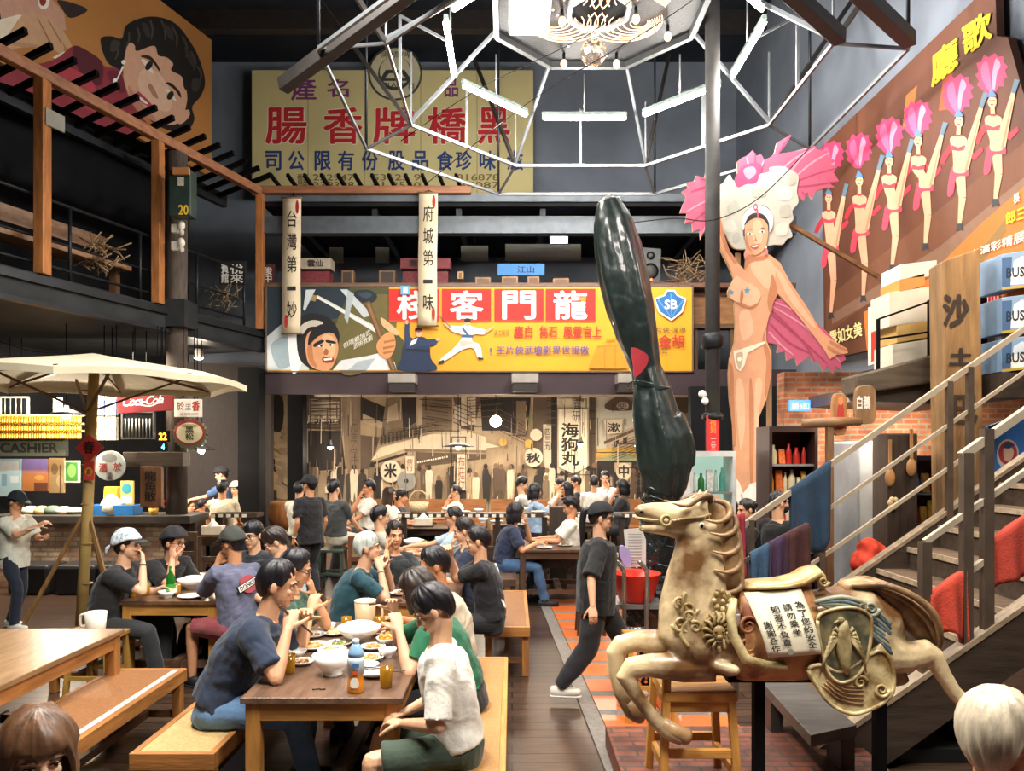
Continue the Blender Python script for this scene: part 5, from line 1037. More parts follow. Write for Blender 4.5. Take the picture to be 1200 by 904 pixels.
# tea pitcher
p = G(428,740,.75); t = thing('pitcher','frosted pitcher with brown tea in the bottom on the foreground table','pitcher',(p.x,p.y,.75))
m = MB(); m.lathe([(.062,0),(.065,.01),(.074,.21),(.070,.21),(.062,.015)], (p.x,p.y,.75), mat('#cfb48c',.4,var=.04,kind='frosted_plastic',trans=.2), 26); m.build('pitcher_body', t)
m = MB(); m.lathe([(.0665,.004),(.0672,.052),(.06,.053)], (p.x,p.y,.75), mat('#7a3418',.2,kind='tea'), 26); m.build('tea', t)
m = MB(); m.lathe([(.075,.205),(.076,.218),(.03,.222)], (p.x,p.y,.75), mat('#f0e4cc',.4), 26); m.build('lid', t)
m = MB(); m.path(cr([(p.x+.07,p.y,.93),(p.x+.115,p.y,.92),(p.x+.115,p.y,.83),(p.x+.07,p.y,.81)],5,False), .008, mat('#e4d2b4',.35)); m.build('handle', t)
# juice bottle
p = G(417,811,.75); t = thing('juice_bottle','orange juice bottle with pale blue cap at the front of the foreground table','bottle',(p.x,p.y,.75))
def lat(pr, m_, nm, n=22): q = MB(); q.lathe([(r,z) for r,z in pr], (p.x,p.y,.75), m_, n); return q.build(nm, t)
lat([(.040,0),(.044,.008),(.043,.05),(.038,.07),(.038,.085),(.043,.1),(.043,.16)], mat('#e08a1e',.2,var=.05,kind='juice',coat=.5), 'bottle_body')
lat([(.0435,.10),(.0437,.165),(.042,.185)], mat('#cfe0ec',.3,var=.15,scale=30), 'label_sleeve'); lat([(.042,.185),(.040,.21),(.022,.245),(.016,.252)], mat('#8fb6dc',.25,var=.1), 'shoulder'); lat([(.017,.25),(.0175,.272),(.012,.276)], mat('#e8eef2',.35), 'cap')
b = Board((0,p.y-.0455,0),(1,0,0),(0,0,1),t); b.paint('print',[('#f3efe2', [(412,796),(419,796),(420,806),(411,806)],1),('#d85a2a', rect(413,787,420,791)),('#3f78b0', rect(413,778,421,783))])
# small scrap on the table
m = MB(); p = G(374,809,.75)
for k in range(5): m.ell((p.x+(-.03+k*.014),p.y+.004*(k%3),.754),(.008,.005,.004),mat('#3a2a1c',.8),nu=7,nv=4)
single(m,'food_scrap','dark food scrap at the front of the foreground table','scrap')
# tables farther back: shared pieces in fewer parts
def spread(items, z, grp):
    for kind, px, py, lab in items:
        if kind == 'glass': p = G(px,py,z); dup(gl,(p.x,p.y,z),0,lab,'amber tumblers')
        elif kind == 'bowl': put(pbowl(.075,.06),px,py,lab,'bowl',grp).location.z = z
        elif kind == 'big': 
            q = pbowl(.14,.09); m = MB(); m.ell((0,0,.07),(.125,.125,.05),mat('#efe9de',.7,var=.12,scale=30,bump=.5),nu=18,nv=6); m.build('food', q); put(q,px,py,lab,'bowl',grp).location.z = z
        else:
            q = plate_(.11,kind if kind != 'plate' else None,px); put(q,px,py,lab,'plate',grp).location.z = z
# positions are re-projected on the table height
spread((('glass',457,688,'amber tumbler between the grey haired diner and the printed black shirt, nearer one'),('glass',461,681,'amber tumbler just behind its neighbour on the second table'),('white',447,694,'white plate with leftovers before the grey haired diner'),('noodles',470,680,'white plate of food at the far side of the second table'),('sauce',482,692,'white dish of sauce on the right of the second table'),('bowl',452,683,'small white bowl by the elbow of the grey haired diner'),('meat',470,697,'white plate of meat at the near end of the second table'),('plate',485,683,'white plate by the hands of the printed black shirt')),.75,'dishes on the second table')
spread((('big',485,641,'white tureen on the dark third table'),('glass',497,643,'amber tumbler beside the white tureen on the third table'),('white',508,641,'white plate with food right of the tureen'),('plate',490,650,'pale plate at the near end of the third table'),('bowl',515,647,'small bowl before the light blue shirted diner')),.75,'dishes on the third table')
spread((('white',647,637,'white plate of food in the middle of the right hand table'),('green',662,640,'plate of pale green food by the striped white shirt'),('meat',640,634,'plate of meat at the back of the right hand table'),('bowl',631,641,'white bowl by the bob haired diner'),('noodles',655,633,'plate of noodles at the back of the right hand table'),('plate',638,643,'pale platter at the near edge of the right hand table')),.75,'dishes on the right hand table')
spread((('bowl',196,701,'small white bowl in front of the green bottle'),('white',180,693,'white plate of leftovers left of the green bottle'),('big',226,690,'white bowl heaped with pale food by the capped diner'),('glass',207,698,'amber tumbler right of the green bottle'),('plate',224,701,'white dish at the near right of the left table'),('white',240,684,'white plate of crumpled wrappers at the back of the left table'),('glass',171,698,'small amber glass before the patterned cap diner'),('glass',156,700,'brown tumbler at the near left corner of the left table'),('sauce',216,685,'plate of food behind the green bottle')),.75,'dishes on the left table')
p = G(200,699,.75); t = thing('beer_bottle','green glass beer bottle on the left table','bottle',(p.x,p.y,.75))
m = MB(); m.lathe([(.034,0),(.036,.01),(.036,.15),(.03,.18),(.014,.21),(.013,.26),(.011,.26)],(p.x,p.y,.75),mat('#1f7a24',.08,var=.1,kind='green_glass',trans=.3),20); m.build('bottle_body',t)
m = MB(); m.lathe([(.0365,.05),(.0365,.11)],(p.x,p.y,.75),mat('#3f9a3c',.4),20,caps=False); m.build('bottle_label',t)
rs = random.Random(9)
for (px,py,Y,n,nm) in ((483,586,12.6,4,'left back table'),(590,583,13.2,3,'centre back table'),(650,580,13.1,4,'back table under the tall sign'),(552,592,11.5,3,'partition counter top, centre'),(640,596,11.45,3,'partition counter top, right')):
    z = .75 if Y > 12 else 1.06
    for k in range(n):
        q = [lambda: pbowl(.09,.08), lambda: plate_(.12,'white',k+px), lambda: pbowl(.075,.06), lambda: plate_(.1,'noodles',k+py)][k%4]()
        X = (px-600)*Y/F+(k-n/2)*.24; q.location = (X,Y+rs.uniform(-.12,.12) if Y>12 else 11.46,z)
        tag(q,'white dish on the '+nm,'dish','dishes on the '+nm)
t = thing('basket','pale woven handled basket on the back partition counter','basket',(-1.45,11.5,1.06)); c = Vector((-1.45,11.5,1.06))
m = MB(); m.lathe([(.12,0),(.16,.16),(.15,.16),(.11,.02)],c,mat('#d8c39a',.7,var=.25,scale=50,bump=.5),18); m.build('basket_body',t); m = MB(); m.path([c+Vector((.15*math.cos(a),0,.16+.18*math.sin(a))) for a in [i*math.pi/10 for i in range(11)]],.014,mat('#c9ae80',.7)); m.build('handle',t)
for (px,py,Y,lab) in ((250,622,9.3,'white tissue box on the dark chair behind the black hatted diner'),(496,612,10.9,'white tissue box on the partition at centre'),(670,612,10.9,'white tissue box hung on the partition behind the right hand table')):
    c = U(px,py,Y); t = thing('tissue_box',lab,'box',c,'tissue boxes'); m = MB(); m.box((c.x-.13,Y-.07,c.z-.05),(c.x+.13,Y+.07,c.z+.06),mat('#e0cdb2',.6)); m.build('box',t,.008); m = MB(); m.cone((c.x,Y,c.z+.06),.08,(c.x,Y,c.z+.12),.02,mat('#f4f1ea',.9),8); m.build('tissue',t)
    if Y > 10: m = MB(); m.box((c.x-.15,Y-.08,c.z-.075),(c.x+.15,11.36,c.z-.05),wood('#33261d')); m.build('shelf',pt)

# ================================================================ parasol
R0 = G(98,733); R0 = Vector((R0.x,R0.y,0)); PX, PY = -4.86, 8.46
t = thing('parasol','large cream canvas parasol with a thick bamboo pole and tripod foot','parasol',(PX,PY,0))
CAN = mat('#d5ccb0',.85,var=.08,scale=2,bump=.1,bscale=20,kind='canvas')
apex = U(109,414,8.46); n = 8; rr = 1.66; ez = 2.83
vs = [apex]; fs = []
rings = 6; seg = n*4
for k in range(1,rings+1):
    f = k/rings
    for i in range(seg):
        a = 2*math.pi*i/seg+.32; u = (i%4)/4; sc_ = 1-.07*math.sin(math.pi*u)*f
        z = apex.z+(ez-apex.z)*(f**.92)+.04*math.sin(math.pi*u)*f-(.03 if k==rings else 0)
        vs.append(Vector((apex.x+rr*f*sc_*math.cos(a), PY+rr*f*sc_*math.sin(a), z)))
for i in range(seg): 
    fs.append((0,1+i,1+(i+1)%seg))
    for k in range(rings-1): fs.append((1+k*seg+i,1+(k+1)*seg+i,1+(k+1)*seg+(i+1)%seg,1+k*seg+(i+1)%seg))
o = len(vs)
for i in range(seg): v = vs[1+(rings-1)*seg+i]; vs.append(v+Vector((0,0,-.07)))
for i in range(seg): fs.append((1+(rings-1)*seg+i,o+i,o+(i+1)%seg,1+(rings-1)*seg+(i+1)%seg))
m = MB(); m.add(vs,fs,CAN,False); o = m.build('canopy',t,fix=False); md = o.modifiers.new('thick','SOLIDIFY'); md.thickness = .01
m = MB(); m.path([Vector((apex.x+.02,PY,apex.z-.05)),Vector((PX,PY,1.2)),Vector((PX-.07,PY,.02))],[.055,.058,.06],mat('#b3975a',.5,var=.2,scale=4,kind='bamboo'),12)
for z in (.5,.95,1.4,1.85,2.3,2.7): m.torus((PX,PY,z),(1,0,0),(0,1,0),.057,.009,mat('#8f7440',.5),14,5)
m.build('pole',t)
for i in range(8):
    a = 2*math.pi*i/8+.32; e = Vector((apex.x+rr*.97*math.cos(a),PY+rr*.97*math.sin(a),ez-.02)); m = MB(); m.bar(apex-Vector((0,0,.09)),e,.03,.03,wood('#6d5030')); m.build('rib',t)
for i in range(4):
    a = 2*math.pi*i/4+.7; e = Vector((apex.x+rr*.6*math.cos(a),PY+rr*.6*math.sin(a),2.90)); m = MB(); m.bar((PX,PY,2.45),e,.025,.025,wood('#6d5030')); m.build('strut',t)
for d in ((-.62,-.2),(.45,-.15),(.02,.5)):
    m = MB(); m.bar((PX,PY,1.35),(PX+d[0],PY+d[1],.02),.035,.035,woodz('#8d6b3e'),up=(0,1,0)); m.build('tripod_leg',t)
# ================================================================ brick counter at the left
ct = thing('brick_counter','old brick counter with dark top under the cashier sign','counter',(-6.1,11.0,0))
m = MB(); m.box((-7.6,10.95,0),(-4.92,11.35,.95), mat('#c07a60',.8,kind='brick',hex2='#e2cdb0',scale=4)); brick_base = m.build('base',ct)
# brick courses must run along the wall: use generated object coordinates turned upright
m = MB(); m.box((-7.7,10.8,.95),(-4.7,11.5,1.07), wood('#3f3a36')); m.build('counter_top',ct,.01)
m = MB(); m.box((-4.92,10.97,0),(-4.7,11.35,.95), woodz('#3a2c24')); m.build('end_post',ct)
def upright_brick(ob):
    nt = ob.data.materials[0].copy(); ob.data.materials[0] = nt
    mp = [x for x in nt.node_tree.nodes if x.type == 'MAPPING'][0]
    for mp in [x for x in nt.node_tree.nodes if x.type == 'MAPPING']: mp.inputs['Rotation'].default_value = (-math.pi/2,0,0)
upright_brick(brick_base)
for k,(x,lab) in enumerate(((-6.75,'low black seat in front of the brick counter, left one'),(-6.1,'low black seat in front of the brick counter, second from left'),(-5.5,'low black seat in front of the brick counter, right one'))):
    m = MB(); m.box((x-.29,10.3,0),(x+.29,10.8,.42), mat('#1d1d1f',.5)); single(m,'low_seat',lab,'seat','low black seats',bev=.05)
c = U(135,604,10.95); t = thing('crate','blue plastic crate of papers on the brick counter','crate',(c.x,10.95,1.07))
m = MB(); BL = mat('#2f77bd',.45,kind='plastic')
for q in (((-.34,-.14,0),(.34,-.12,.15)),((-.34,.12,0),(.34,.14,.15)),((-.34,-.12,0),(-.32,.12,.15)),((.32,-.12,0),(.34,.12,.15)),((-.32,-.12,0),(.32,.12,.02))): m.box(Vector((c.x,10.95,1.07))+Vector(q[0]),Vector((c.x,10.95,1.07))+Vector(q[1]),BL)
m.build('crate_body',t,.004); m = MB(); m.cone((c.x,10.95,1.2),.2,(c.x+.1,10.95,1.24),.05,mat('#e6e2d6',.9,bump=.5),10); m.build('papers',t)
c = U(127,598,11.2); t = thing('card_reader','yellow machine with a dark blue screen behind the blue crate','machine',(c.x,11.2,1.07))
m = MB(); m.prism([(c.x-.1,11.2,1.07),(c.x+.1,11.2,1.07),(c.x+.1,11.26,1.47),(c.x-.1,11.26,1.47)],(0,.12,0),mat('#dfb02e',.4)); m.build('body',t,.01); m = MB(); m.box((c.x-.075,11.195,1.2),(c.x+.075,11.24,1.3),mat('#1c2a6a',.2,emit=.3)); m.build('screen',t)
for k in range(5):
    c = U(36+k*13,606,11.1); m = MB(); rs = random.Random(k); 
    m.ell((c.x,11.1,1.12),(.11+.03*rs.random(),.12,.05+.03*rs.random()),mat(['#d8d2c0','#c9b27a','#5a6a60','#e6e1d2','#cdd6d0'][k],.8,var=.2,bump=.6,bscale=12),nu=12,nv=7); single(m,'paper_bag',('crumpled white bag','tan paper bag','dark green pouch','cream plastic bag','pale clear bag')[k]+' lying on the brick counter','bag')
c = U(180,592,10.9); t = thing('flower_pot','small red flowers with gold trim at the end of the counter','plant',(c.x,10.9,1.07)); m = MB(); m.lathe([(.05,0),(.07,.1),(.06,.1)],(c.x,10.9,1.07),mat('#c9a040',.4)); m.build('pot',t); m = MB(); rs = random.Random(2)
for k in range(30): m.ell((c.x+rs.uniform(-.12,.12),10.9+rs.uniform(-.08,.08),1.18+rs.uniform(0,.16)),.025,mat('#c8282c' if k%4 else '#e0a83a',.6),nu=6,nv=4)
m.build('flowers',t)
# white plastic jug beside the left table
c = G(112,736,.46); t = thing('plastic_jug','white plastic jug standing on the low ochre stool','jug',(-3.33,5.92,.55)); c = Vector((-3.33,5.92,.55))
m = MB(); m.lathe([(.06,0),(.068,.01),(.082,.17),(.076,.17),(.06,.015)],c,mat('#efe9dc',.4,kind='plastic'),20); m.build('jug_body',t); m = MB(); m.path(cr([c+Vector(q) for q in ((-.075,0,.15),(-.12,0,.14),(-.12,0,.06),(-.07,0,.05))],4,False),.012,mat('#efe9dc',.4)); m.build('handle',t)
# bags under the left table
for k,(x,y,lab) in enumerate(((-2.95,6.9,'black bag under the left table'),(-2.22,6.02,'dark backpack hanging beside the capped diner'))):
    m = MB(); z0 = .02 if k==0 else .16; m.loft([(Vector((x,y,z0+zz)),Vector((1,0,0)),Vector((0,1,0)),rx_,ry_) for zz,rx_,ry_ in ((0,.10,.07),(.02,.15,.11),(.16,.16,.12),(.30,.14,.10),(.38,.10,.07),(.40,.05,.03))],mat('#1a1a1e',.8,bump=.4,bscale=10),18,3.5); m.path(cr([(x-.05,y,z0+.39),(x,y,z0+.46),(x+.05,y,z0+.39)],4,False),.012,BLACK); single(m,'bag',lab,'bag')
# ================================================================ carousel horse
HY = 4.0
def hp_(zx, zy, dy=0.): return U(700+zx/2.609, 560+zy/2.609, HY)+Vector((0,dy,0))
HK = HY/F/2.609      # metres per traced unit at the horse
horse = thing('carousel_horse','old cream and brown carved carousel horse carrying a saddle sign on a black stand','horse',(hp_(480,0).x,HY,.79))
HORSE = mat('#6b4827',.42,kind='aged_paint',scale=3.4,hex2='#dcc498',bump=.2,bscale=24,coat=.2)
HORSED = mat('#5f442a',.45,kind='aged_paint',scale=5,hex2='#a8845a',bump=.2,bscale=25,coat=.2)
RELIEF = mat('#8d7446',.4,kind='aged_paint',scale=9,hex2='#d8c592',bump=.2,bscale=30,coat=.2)
def hl(m, pts, n=16, mm=None):
    """loft along traced side-view points (zx, zy, half height in traced units, half width in m, dy)"""
    P = [hp_(p[0],p[1],p[4] if len(p)>4 else 0) for p in pts]; secs = []
    for i,p in enumerate(P):
        d = (P[min(i+1,len(P)-1)]-P[max(i-1,0)]).normalized(); y = Vector((0,1,0)); y = (y-d*y.dot(d)).normalized(); x = d.cross(y)
        secs.append((p,x,y,pts[i][2]*HK,pts[i][3]))
    m.loft(secs, mm, n)
m = MB()
hl(m,[(250,470,40,.07),(290,500,95,.15),(380,490,118,.175),(480,478,118,.175),(600,480,118,.175),(720,455,122,.175),(810,440,118,.165),(870,470,88,.14),(905,500,50,.08)])   # trunk
hl(m,[(300,560,70,.12),(292,480,108,.14),(295,400,108,.125),(308,320,102,.11),(322,250,94,.10),(326,190,84,.09),(318,140,64,.075)])         # neck
hl(m,[(335,110,48,.06),(290,118,58,.075),(245,120,50,.07),(200,112,38,.055),(160,104,28,.045),(128,102,20,.036),(114,104,10,.02)],14)      # upper head
hl(m,[(300,150,50,.07),(260,160,36,.055),(215,155,24,.042),(170,154,17,.036),(140,153,13,.03),(128,150,8,.02)],14)                    # jaw
for s in (-1,1):
    m.cone(hp_(316,88,s*.045),.030,hp_(324,38,s*.062),.007)       # ears
    m.ell(hp_(132,100,s*.03),(.02,.012,.016))
    m.ell(hp_(262,98,s*.062),(.035,.015,.022))
    m.ell(hp_(300,160,s*.055),(.07,.03,.075))
# front legs: thigh, knee, shin, fetlock, hoof
for s,pts in ((1,[(330,520,58,.075),(220,515,46,.06),(130,510,32,.045),(75,525,26,.04),(60,545,24,.04),(62,610,18,.032),(75,670,16,.03),(95,700,19,.032),(112,730,20,.034),(130,742,20,.036),(138,750,17,.03)]),
              (-1,[(340,555,60,.08),(250,572,44,.06),(150,562,34,.048),(95,570,27,.042),(80,592,25,.04),(105,640,18,.032),(140,690,16,.03),(165,722,18,.032),(190,745,20,.034),(215,765,21,.036),(245,775,22,.036),(258,778,15,.03)])):
    hl(m,[(a,b,c*(1.25 if i>2 else 1.05),w*1.12,s*.075 if i>1 else s*.05) for i,(a,b,c,w) in enumerate(pts)],12)
# hind legs
for s,pts in ((-1,[(800,490,100,.11),(860,530,66,.085),(920,535,46,.06),(980,522,34,.045),(1000,535,26,.04),(1030,590,20,.034),(1062,640,18,.032),(1085,665,20,.034),(1108,690,21,.036),(1124,700,18,.03),(1132,704,10,.02)]),
              (1,[(800,480,100,.11),(860,500,60,.085),(900,480,36,.05),(925,482,28,.04),(930,540,20,.035),(940,590,19,.034),(945,620,23,.036),(948,640,26,.038),(950,646,18,.03)])):
    hl(m,[(a,b,c*(1.22 if i>2 else 1),w*1.1,s*.085) for i,(a,b,c,w) in enumerate(pts)],12)
m.cone(hp_(340,552,-.14),.035,hp_(385,556,-.20),.03)             # foot peg stub
me = remeshed(m,.0085,3); mobj(me,'body',horse,HORSE)
for pts,s in (([(188,735,22,.038),(225,760,26,.042),(262,776,26,.044),(272,780,20,.036)],-.075),([(98,700,22,.036),(118,728,24,.040),(142,748,24,.042),(148,752,18,.034)],.075),([(1098,678,24,.038),(1118,694,26,.042),(1138,706,24,.040),(1142,708,18,.03)],-.085)):
    m = MB(); hl(m,[(a,b,c,w,s) for a,b,c,w in pts],14,HORSED); m.build('hoof',horse)
m = MB()
for k,(a,b) in enumerate((((350,70),(395,110)),((370,100),(412,150)),((375,150),(420,205)),((370,200),(424,260)),((360,255),(430,320)),((340,70),(300,62)))):
    for s in (-.05,0,.05):
        P = [hp_(a[0],a[1],s),hp_((a[0]+b[0])/2+14,(a[1]+b[1])/2-12,s*1.2),hp_(b[0]-4,b[1],s*1.75),hp_(b[0]-40,b[1]+20,s*2.12),hp_(b[0]-84,b[1]+12,s*2.1)]
        m.path(cr(P,4,False),[.013+.009*math.sin(math.pi*i/16)-.0006*i for i in range(17)],HORSED,7)
hl(m,[(318,62,14,.045),(350,76,28,.062),(378,118,42,.085),(392,180,48,.098),(398,250,48,.104),(408,320,40,.10),(420,352,20,.06)],12,HORSED)
m.build('mane',horse)
m = MB(); hl(m,[(745,335,20,.05),(800,330,26,.06),(860,345,34,.07),(920,385,42,.075),(970,430,44,.07),(1005,480,36,.06),(1020,520,22,.04),(1018,545,8,.02)],12,HORSED)
for k in range(7):
    s = (k-3)*.022; o = (k%3-1)*16
    P = [hp_(760,328+o*.3,s),hp_(850,335+o,s*1.6),hp_(930,375+o*1.5,s*2),hp_(985,430+o*1.8,s*2),hp_(1015,490+o,s*1.5),hp_(1022,540+o*.3,s*.6)]
    m.path(cr(P,4,False),[.012+.010*math.sin(math.pi*i/20) for i in range(21)],HORSED,6)
m.build('tail',horse)
for s in (-1,1):
    m = MB(); m.ell(hp_(318,150,s*.082) if False else hp_(308,143,s*.077),(.016,.012,.018),mat('#f0ece2',.15)); m.ell(hp_(307,143,s*.086),(.009,.006,.012),BLACK); m.build('eye',horse)
    m = MB(); m.ell(hp_(132,103,s*.036),(.011,.006,.007),BLACK); m.build('nostril',horse)
    m = MB(); m.torus(hp_(203,128,s*.062),(1,0,0),(0,0,1),.026,.008,RELIEF,16); m.ell(hp_(203,128,s*.064),(.014,.008,.014),RELIEF); m.path([hp_(222,128,s*.066),hp_(262,122,s*.078),(hp_(310,116,s*.082)),hp_(335,108,s*.07)],.009,RELIEF)
    for k in range(9): m.ell(hp_(228+k*11,127-k*1.4,s*(.074+.001*k)),(.006,.006,.006),mat('#efe2c0',.3),nu=7,nv=5)
    m.build('bridle',horse)
m = MB(); hl(m,[(132,158,6,.026),(170,160,9,.034),(206,150,8,.04)],10,RELIEF); hl(m,[(118,122,6,.03),(160,128,8,.04),(205,126,8,.05)],10,RELIEF); m.build('lips',horse)
def swirl(m, cx, cy, r, turns, dy, w, mm, dirn=1, a0=0.):
    P = []
    for i in range(int(14*turns)+1):
        t = i/14*2*math.pi; q = r*(1-i/(14*turns)*.8); P.append(hp_(cx+q*math.cos(a0+dirn*t),cy+q*math.sin(a0+dirn*t),dy))
    m.path(P,[w*(1-.5*i/len(P)) for i in range(len(P))],mm,6)
# chest scrolls, flower and lion medallion
m = MB(); 
for q in ((265,388,26,1.6,-.118,.012,1,0),(262,410,20,1.5,-.122,.012,-1,1),(240,370,20,1.2,-.11,.011,1,2),(238,430,26,1.3,-.118,.012,-1,3),(282,440,18,1.4,-.128,.011,1,4),(248,465,18,1.2,-.12,.010,-1,1.5)): swirl(m,q[0],q[1],q[2],q[3],q[4],q[5],RELIEF,q[6],q[7])
m.path(cr([hp_(255,340,-.10),hp_(246,365,-.112),hp_(262,410,-.12),hp_(240,460,-.12),hp_(262,500,-.135)],5,False),.012,RELIEF); m.build('chest_scrolls',horse)
m = MB()
for k in range(8):
    a = k*math.pi/4; m.ell(hp_(362+24*math.cos(a),362+26*math.sin(a),-.128),(.016,.016,.018),RELIEF,nu=9,nv=6)
m.ell(hp_(362,362,-.135),(.012,.014,.012),RELIEF); m.build('flower_carving',horse)
m = MB(); m.ell(hp_(345,450,-.135),(.078,.03,.10),RELIEF,nu=20,nv=10); m.torus(hp_(345,450,-.15),(1,0,0),(0,0,1),.075,.012,RELIEF,24); 
for k in range(14):
    a = k*2*math.pi/14; m.path(cr([hp_(345+22*math.cos(a),450+26*math.sin(a),-.165),hp_(345+36*math.cos(a+.25),450+44*math.sin(a+.25),-.17),hp_(345+46*math.cos(a+.1),450+60*math.sin(a+.1),-.15)],3,False),.010,RELIEF,5)
m.ell(hp_(345,452,-.165),(.036,.022,.042),RELIEF); m.ell(hp_(345,462,-.186),(.015,.012,.013),RELIEF); m.ell(hp_(334,446,-.184),(.008,.006,.006),HORSED); m.ell(hp_(356,446,-.184),(.008,.006,.006),HORSED); m.ell(hp_(345,476,-.18),(.02,.01,.009),HORSED); m.build('lion_medallion',horse)
# saddle: rust blanket, cream seat, cantle, blue feathers, shield flap
RUST = mat('#7d4428',.5,kind='aged_paint',scale=8,hex2='#b98a58'); BLUEG = mat('#2f4658',.45,kind='aged_paint',scale=8,hex2='#6d7f86')
def shell(pts_top, dy, mm, thick=.012):
    m = MB(); m.prism([hp_(x,y,dy) for x,y in pts_top],(0,-thick,0),mm); return m
m = MB()
for k in range(2): swirl(m,430,430+k*60,30,1.5,-.178,.011,RUST,1 if k else -1,k)
hl(m,[(392,352,10,.02,-.155),(378,400,14,.02,-.178),(384,455,15,.02,-.184),(420,525,16,.02,-.182),(480,545,14,.02,-.18),(540,548,10,.02,-.178)],10,RELIEF)
secs = []
for i,(zx,w) in enumerate(((420,.5),(450,1),(520,1),(600,1),(640,.8))):
    c = hp_(zx,470); secs.append((c,Vector((0,1,0)),Vector((0,0,1)),.187,.265*(.96 if w<1 else 1)))
m.loft(secs,RUST,24); m.build('saddle_blanket',horse)
m = MB(); hl(m,[(430,330,10,.09),(480,326,13,.12),(560,322,14,.125),(610,312,18,.12),(640,295,20,.115),(662,285,18,.10),(678,300,14,.07),(690,322,10,.05)],16,mat('#a9824c',.35,kind='aged_paint',scale=7,hex2='#d0b07a',coat=.3)); 
swirl(m,668,308,16,1.3,-.10,.010,RELIEF); m.build('saddle_seat',horse)
m = MB()
def ring_pts(cx,cy,rx,ry,dy,n=28): return [hp_(cx+rx*math.cos(2*math.pi*i/n),cy+ry*math.sin(2*math.pi*i/n),dy) for i in range(n)]
flap = cr([(600,555),(640,540),(700,560),(800,500),(840,530),(848,600),(830,640),(790,665),(740,682),(700,675),(660,650),(630,610)],4)
m.prism([hp_(p[0],p[1],-.165) for p in flap],(0,-.035,0),RELIEF); m.path([hp_(p[0],p[1],-.20) for p in flap]+[hp_(flap[0][0],flap[0][1],-.20)],.011,RELIEF); swirl(m,812,612,22,1.5,-.205,.010,RELIEF); swirl(m,750,590,20,1.4,-.205,.010,RELIEF,-1); 
for k in range(5): m.path(cr([hp_(640+k*6,600-k*8,-.203),hp_(690+k*4,640-k*10,-.206),hp_(760,655-k*14,-.203)],3,False),.004,HORSED,4)
m.build('skirt_flap',horse)
m = MB(); sh = cr([(625,410),(650,385),(720,372),(775,395),(780,450),(765,530),(735,575),(690,590),(655,560),(635,490)],4)
m.prism([hp_(p[0],p[1],-.172) for p in sh],(0,-.035,0),mat('#4a4a3a',.45,kind='aged_paint',scale=10,hex2='#857a58')); m.path([hp_(p[0],p[1],-.208) for p in sh]+[hp_(sh[0][0],sh[0][1],-.208)],.009,RELIEF); m.build('shield',horse)
m = MB(); EAG = mat('#7a6a44',.4,kind='aged_paint',scale=12,hex2='#b8a678')
hl(m,[(700,410,10,.012,-.212),(698,440,20,.02,-.212),(700,490,24,.024,-.212),(705,535,16,.018,-.212),(712,565,8,.012,-.212)],10,EAG); m.ell(hp_(690,408,-.216),(.02,.014,.018),EAG); m.cone(hp_(682,410,-.218),.008,hp_(670,416,-.22),.003,EAG)
for s in (-1,1):
    for k in range(7): m.path([hp_(700+s*14,455,-.21),hp_(700+s*(26+k*5),430+k*14,-.218),hp_(700+s*(34+k*5),440+k*20,-.212)],[.009,.011,.004],EAG,6)
m.build('eagle_carving',horse)
m = MB()
for k in range(8):
    y = 360+k*6; m.path(cr([hp_(625+k*6,362+k*2,-.17),hp_(700+k*8,345+k*12,-.185),hp_(770+k*8,365+k*18,-.185),hp_(820+k*4,400+k*16,-.17),hp_(848,430+k*12,-.155)],4,False),[.013]*17,BLUEG if k%2 else mat('#8b8d78',.4,kind='aged_paint',scale=8),6)
swirl(m,785,378,24,1.5,-.19,.013,mat('#8b8d78',.4,kind='aged_paint',scale=8)); swirl(m,760,372,14,1.2,-.192,.011,RELIEF)
m.build('feather_carving',horse)
# warning cloth with Chinese columns, lying over the saddle
q = [hp_(430,342,-.10),hp_(600,332,-.10),hp_(634,505,-.218),hp_(480,516,-.218)]
m = MB(); vs = []; fs = []; n = 10
for i in range(n+1):
    f = i/n
    for j in range(9):
        g = j/8; a = q[0].lerp(q[1],g); b_ = q[3].lerp(q[2],g); p = a.lerp(b_,f); p.y = -(.10+.122*math.sin(min(1,f*1.25)*math.pi/2))+HY; p.y -= .004*math.sin(g*9+f*3); vs.append(p)
for i in range(n):
    for j in range(8): fs.append((i*9+j,i*9+j+1,(i+1)*9+j+1,(i+1)*9+j))
CLO = mat('#e2d8bd',.55,var=.05,kind='cloth_board')
m.add(vs,fs,CLO,True); o = m.build('warning_cloth',horse,fix=False,label='cream warning cloth with black Chinese characters'); md = o.modifiers.new('thick','SOLIDIFY'); md.thickness = .008; md.offset = 0
bq = lambda g,f: (700+((430+(170)*g)*(1-f)+(480+154*g)*f)/2.609, 560+((342-10*g)*(1-f)+(516-11*g)*f)/2.609)
bd = Board((0,HY,0),(1,0,0),(0,0,1),horse)
for col,(g0,g1),(f0,f1) in (('為了您的安全',(.77,.93),(.16,.90)),('請勿乘坐',(.55,.71),(.18,.68)),('如惹不負責',(.32,.48),(.20,.84)),('謝謝合作',(.09,.25),(.42,.93))):
    nn = len(col)
    for i,ch in enumerate(col):
        fa = f0+(f1-f0)*i/nn; fb = f0+(f1-f0)*(i+.86)/nn
        bd.layer = 0; ob = bd.text('lettering',ch,[bq(g0,fa),bq(g1,fa),bq(g1,fb),bq(g0,fb)],'#191817',.022)
        co = np.empty(len(ob.data.vertices)*3); ob.data.vertices.foreach_get('co',co); co = co.reshape(-1,3)
        gm = (g0+g1)/2; f = np.clip(((hp_(0,342-10*gm).z-horse.location.z)-co[:,2])/((174-gm)*HK),0,1); co[:,1] = -(.10+.122*np.sin(np.minimum(1,f*1.25)*math.pi/2))-.0115
        ob.data.vertices.foreach_set('co',co.ravel()); ob.data.update()
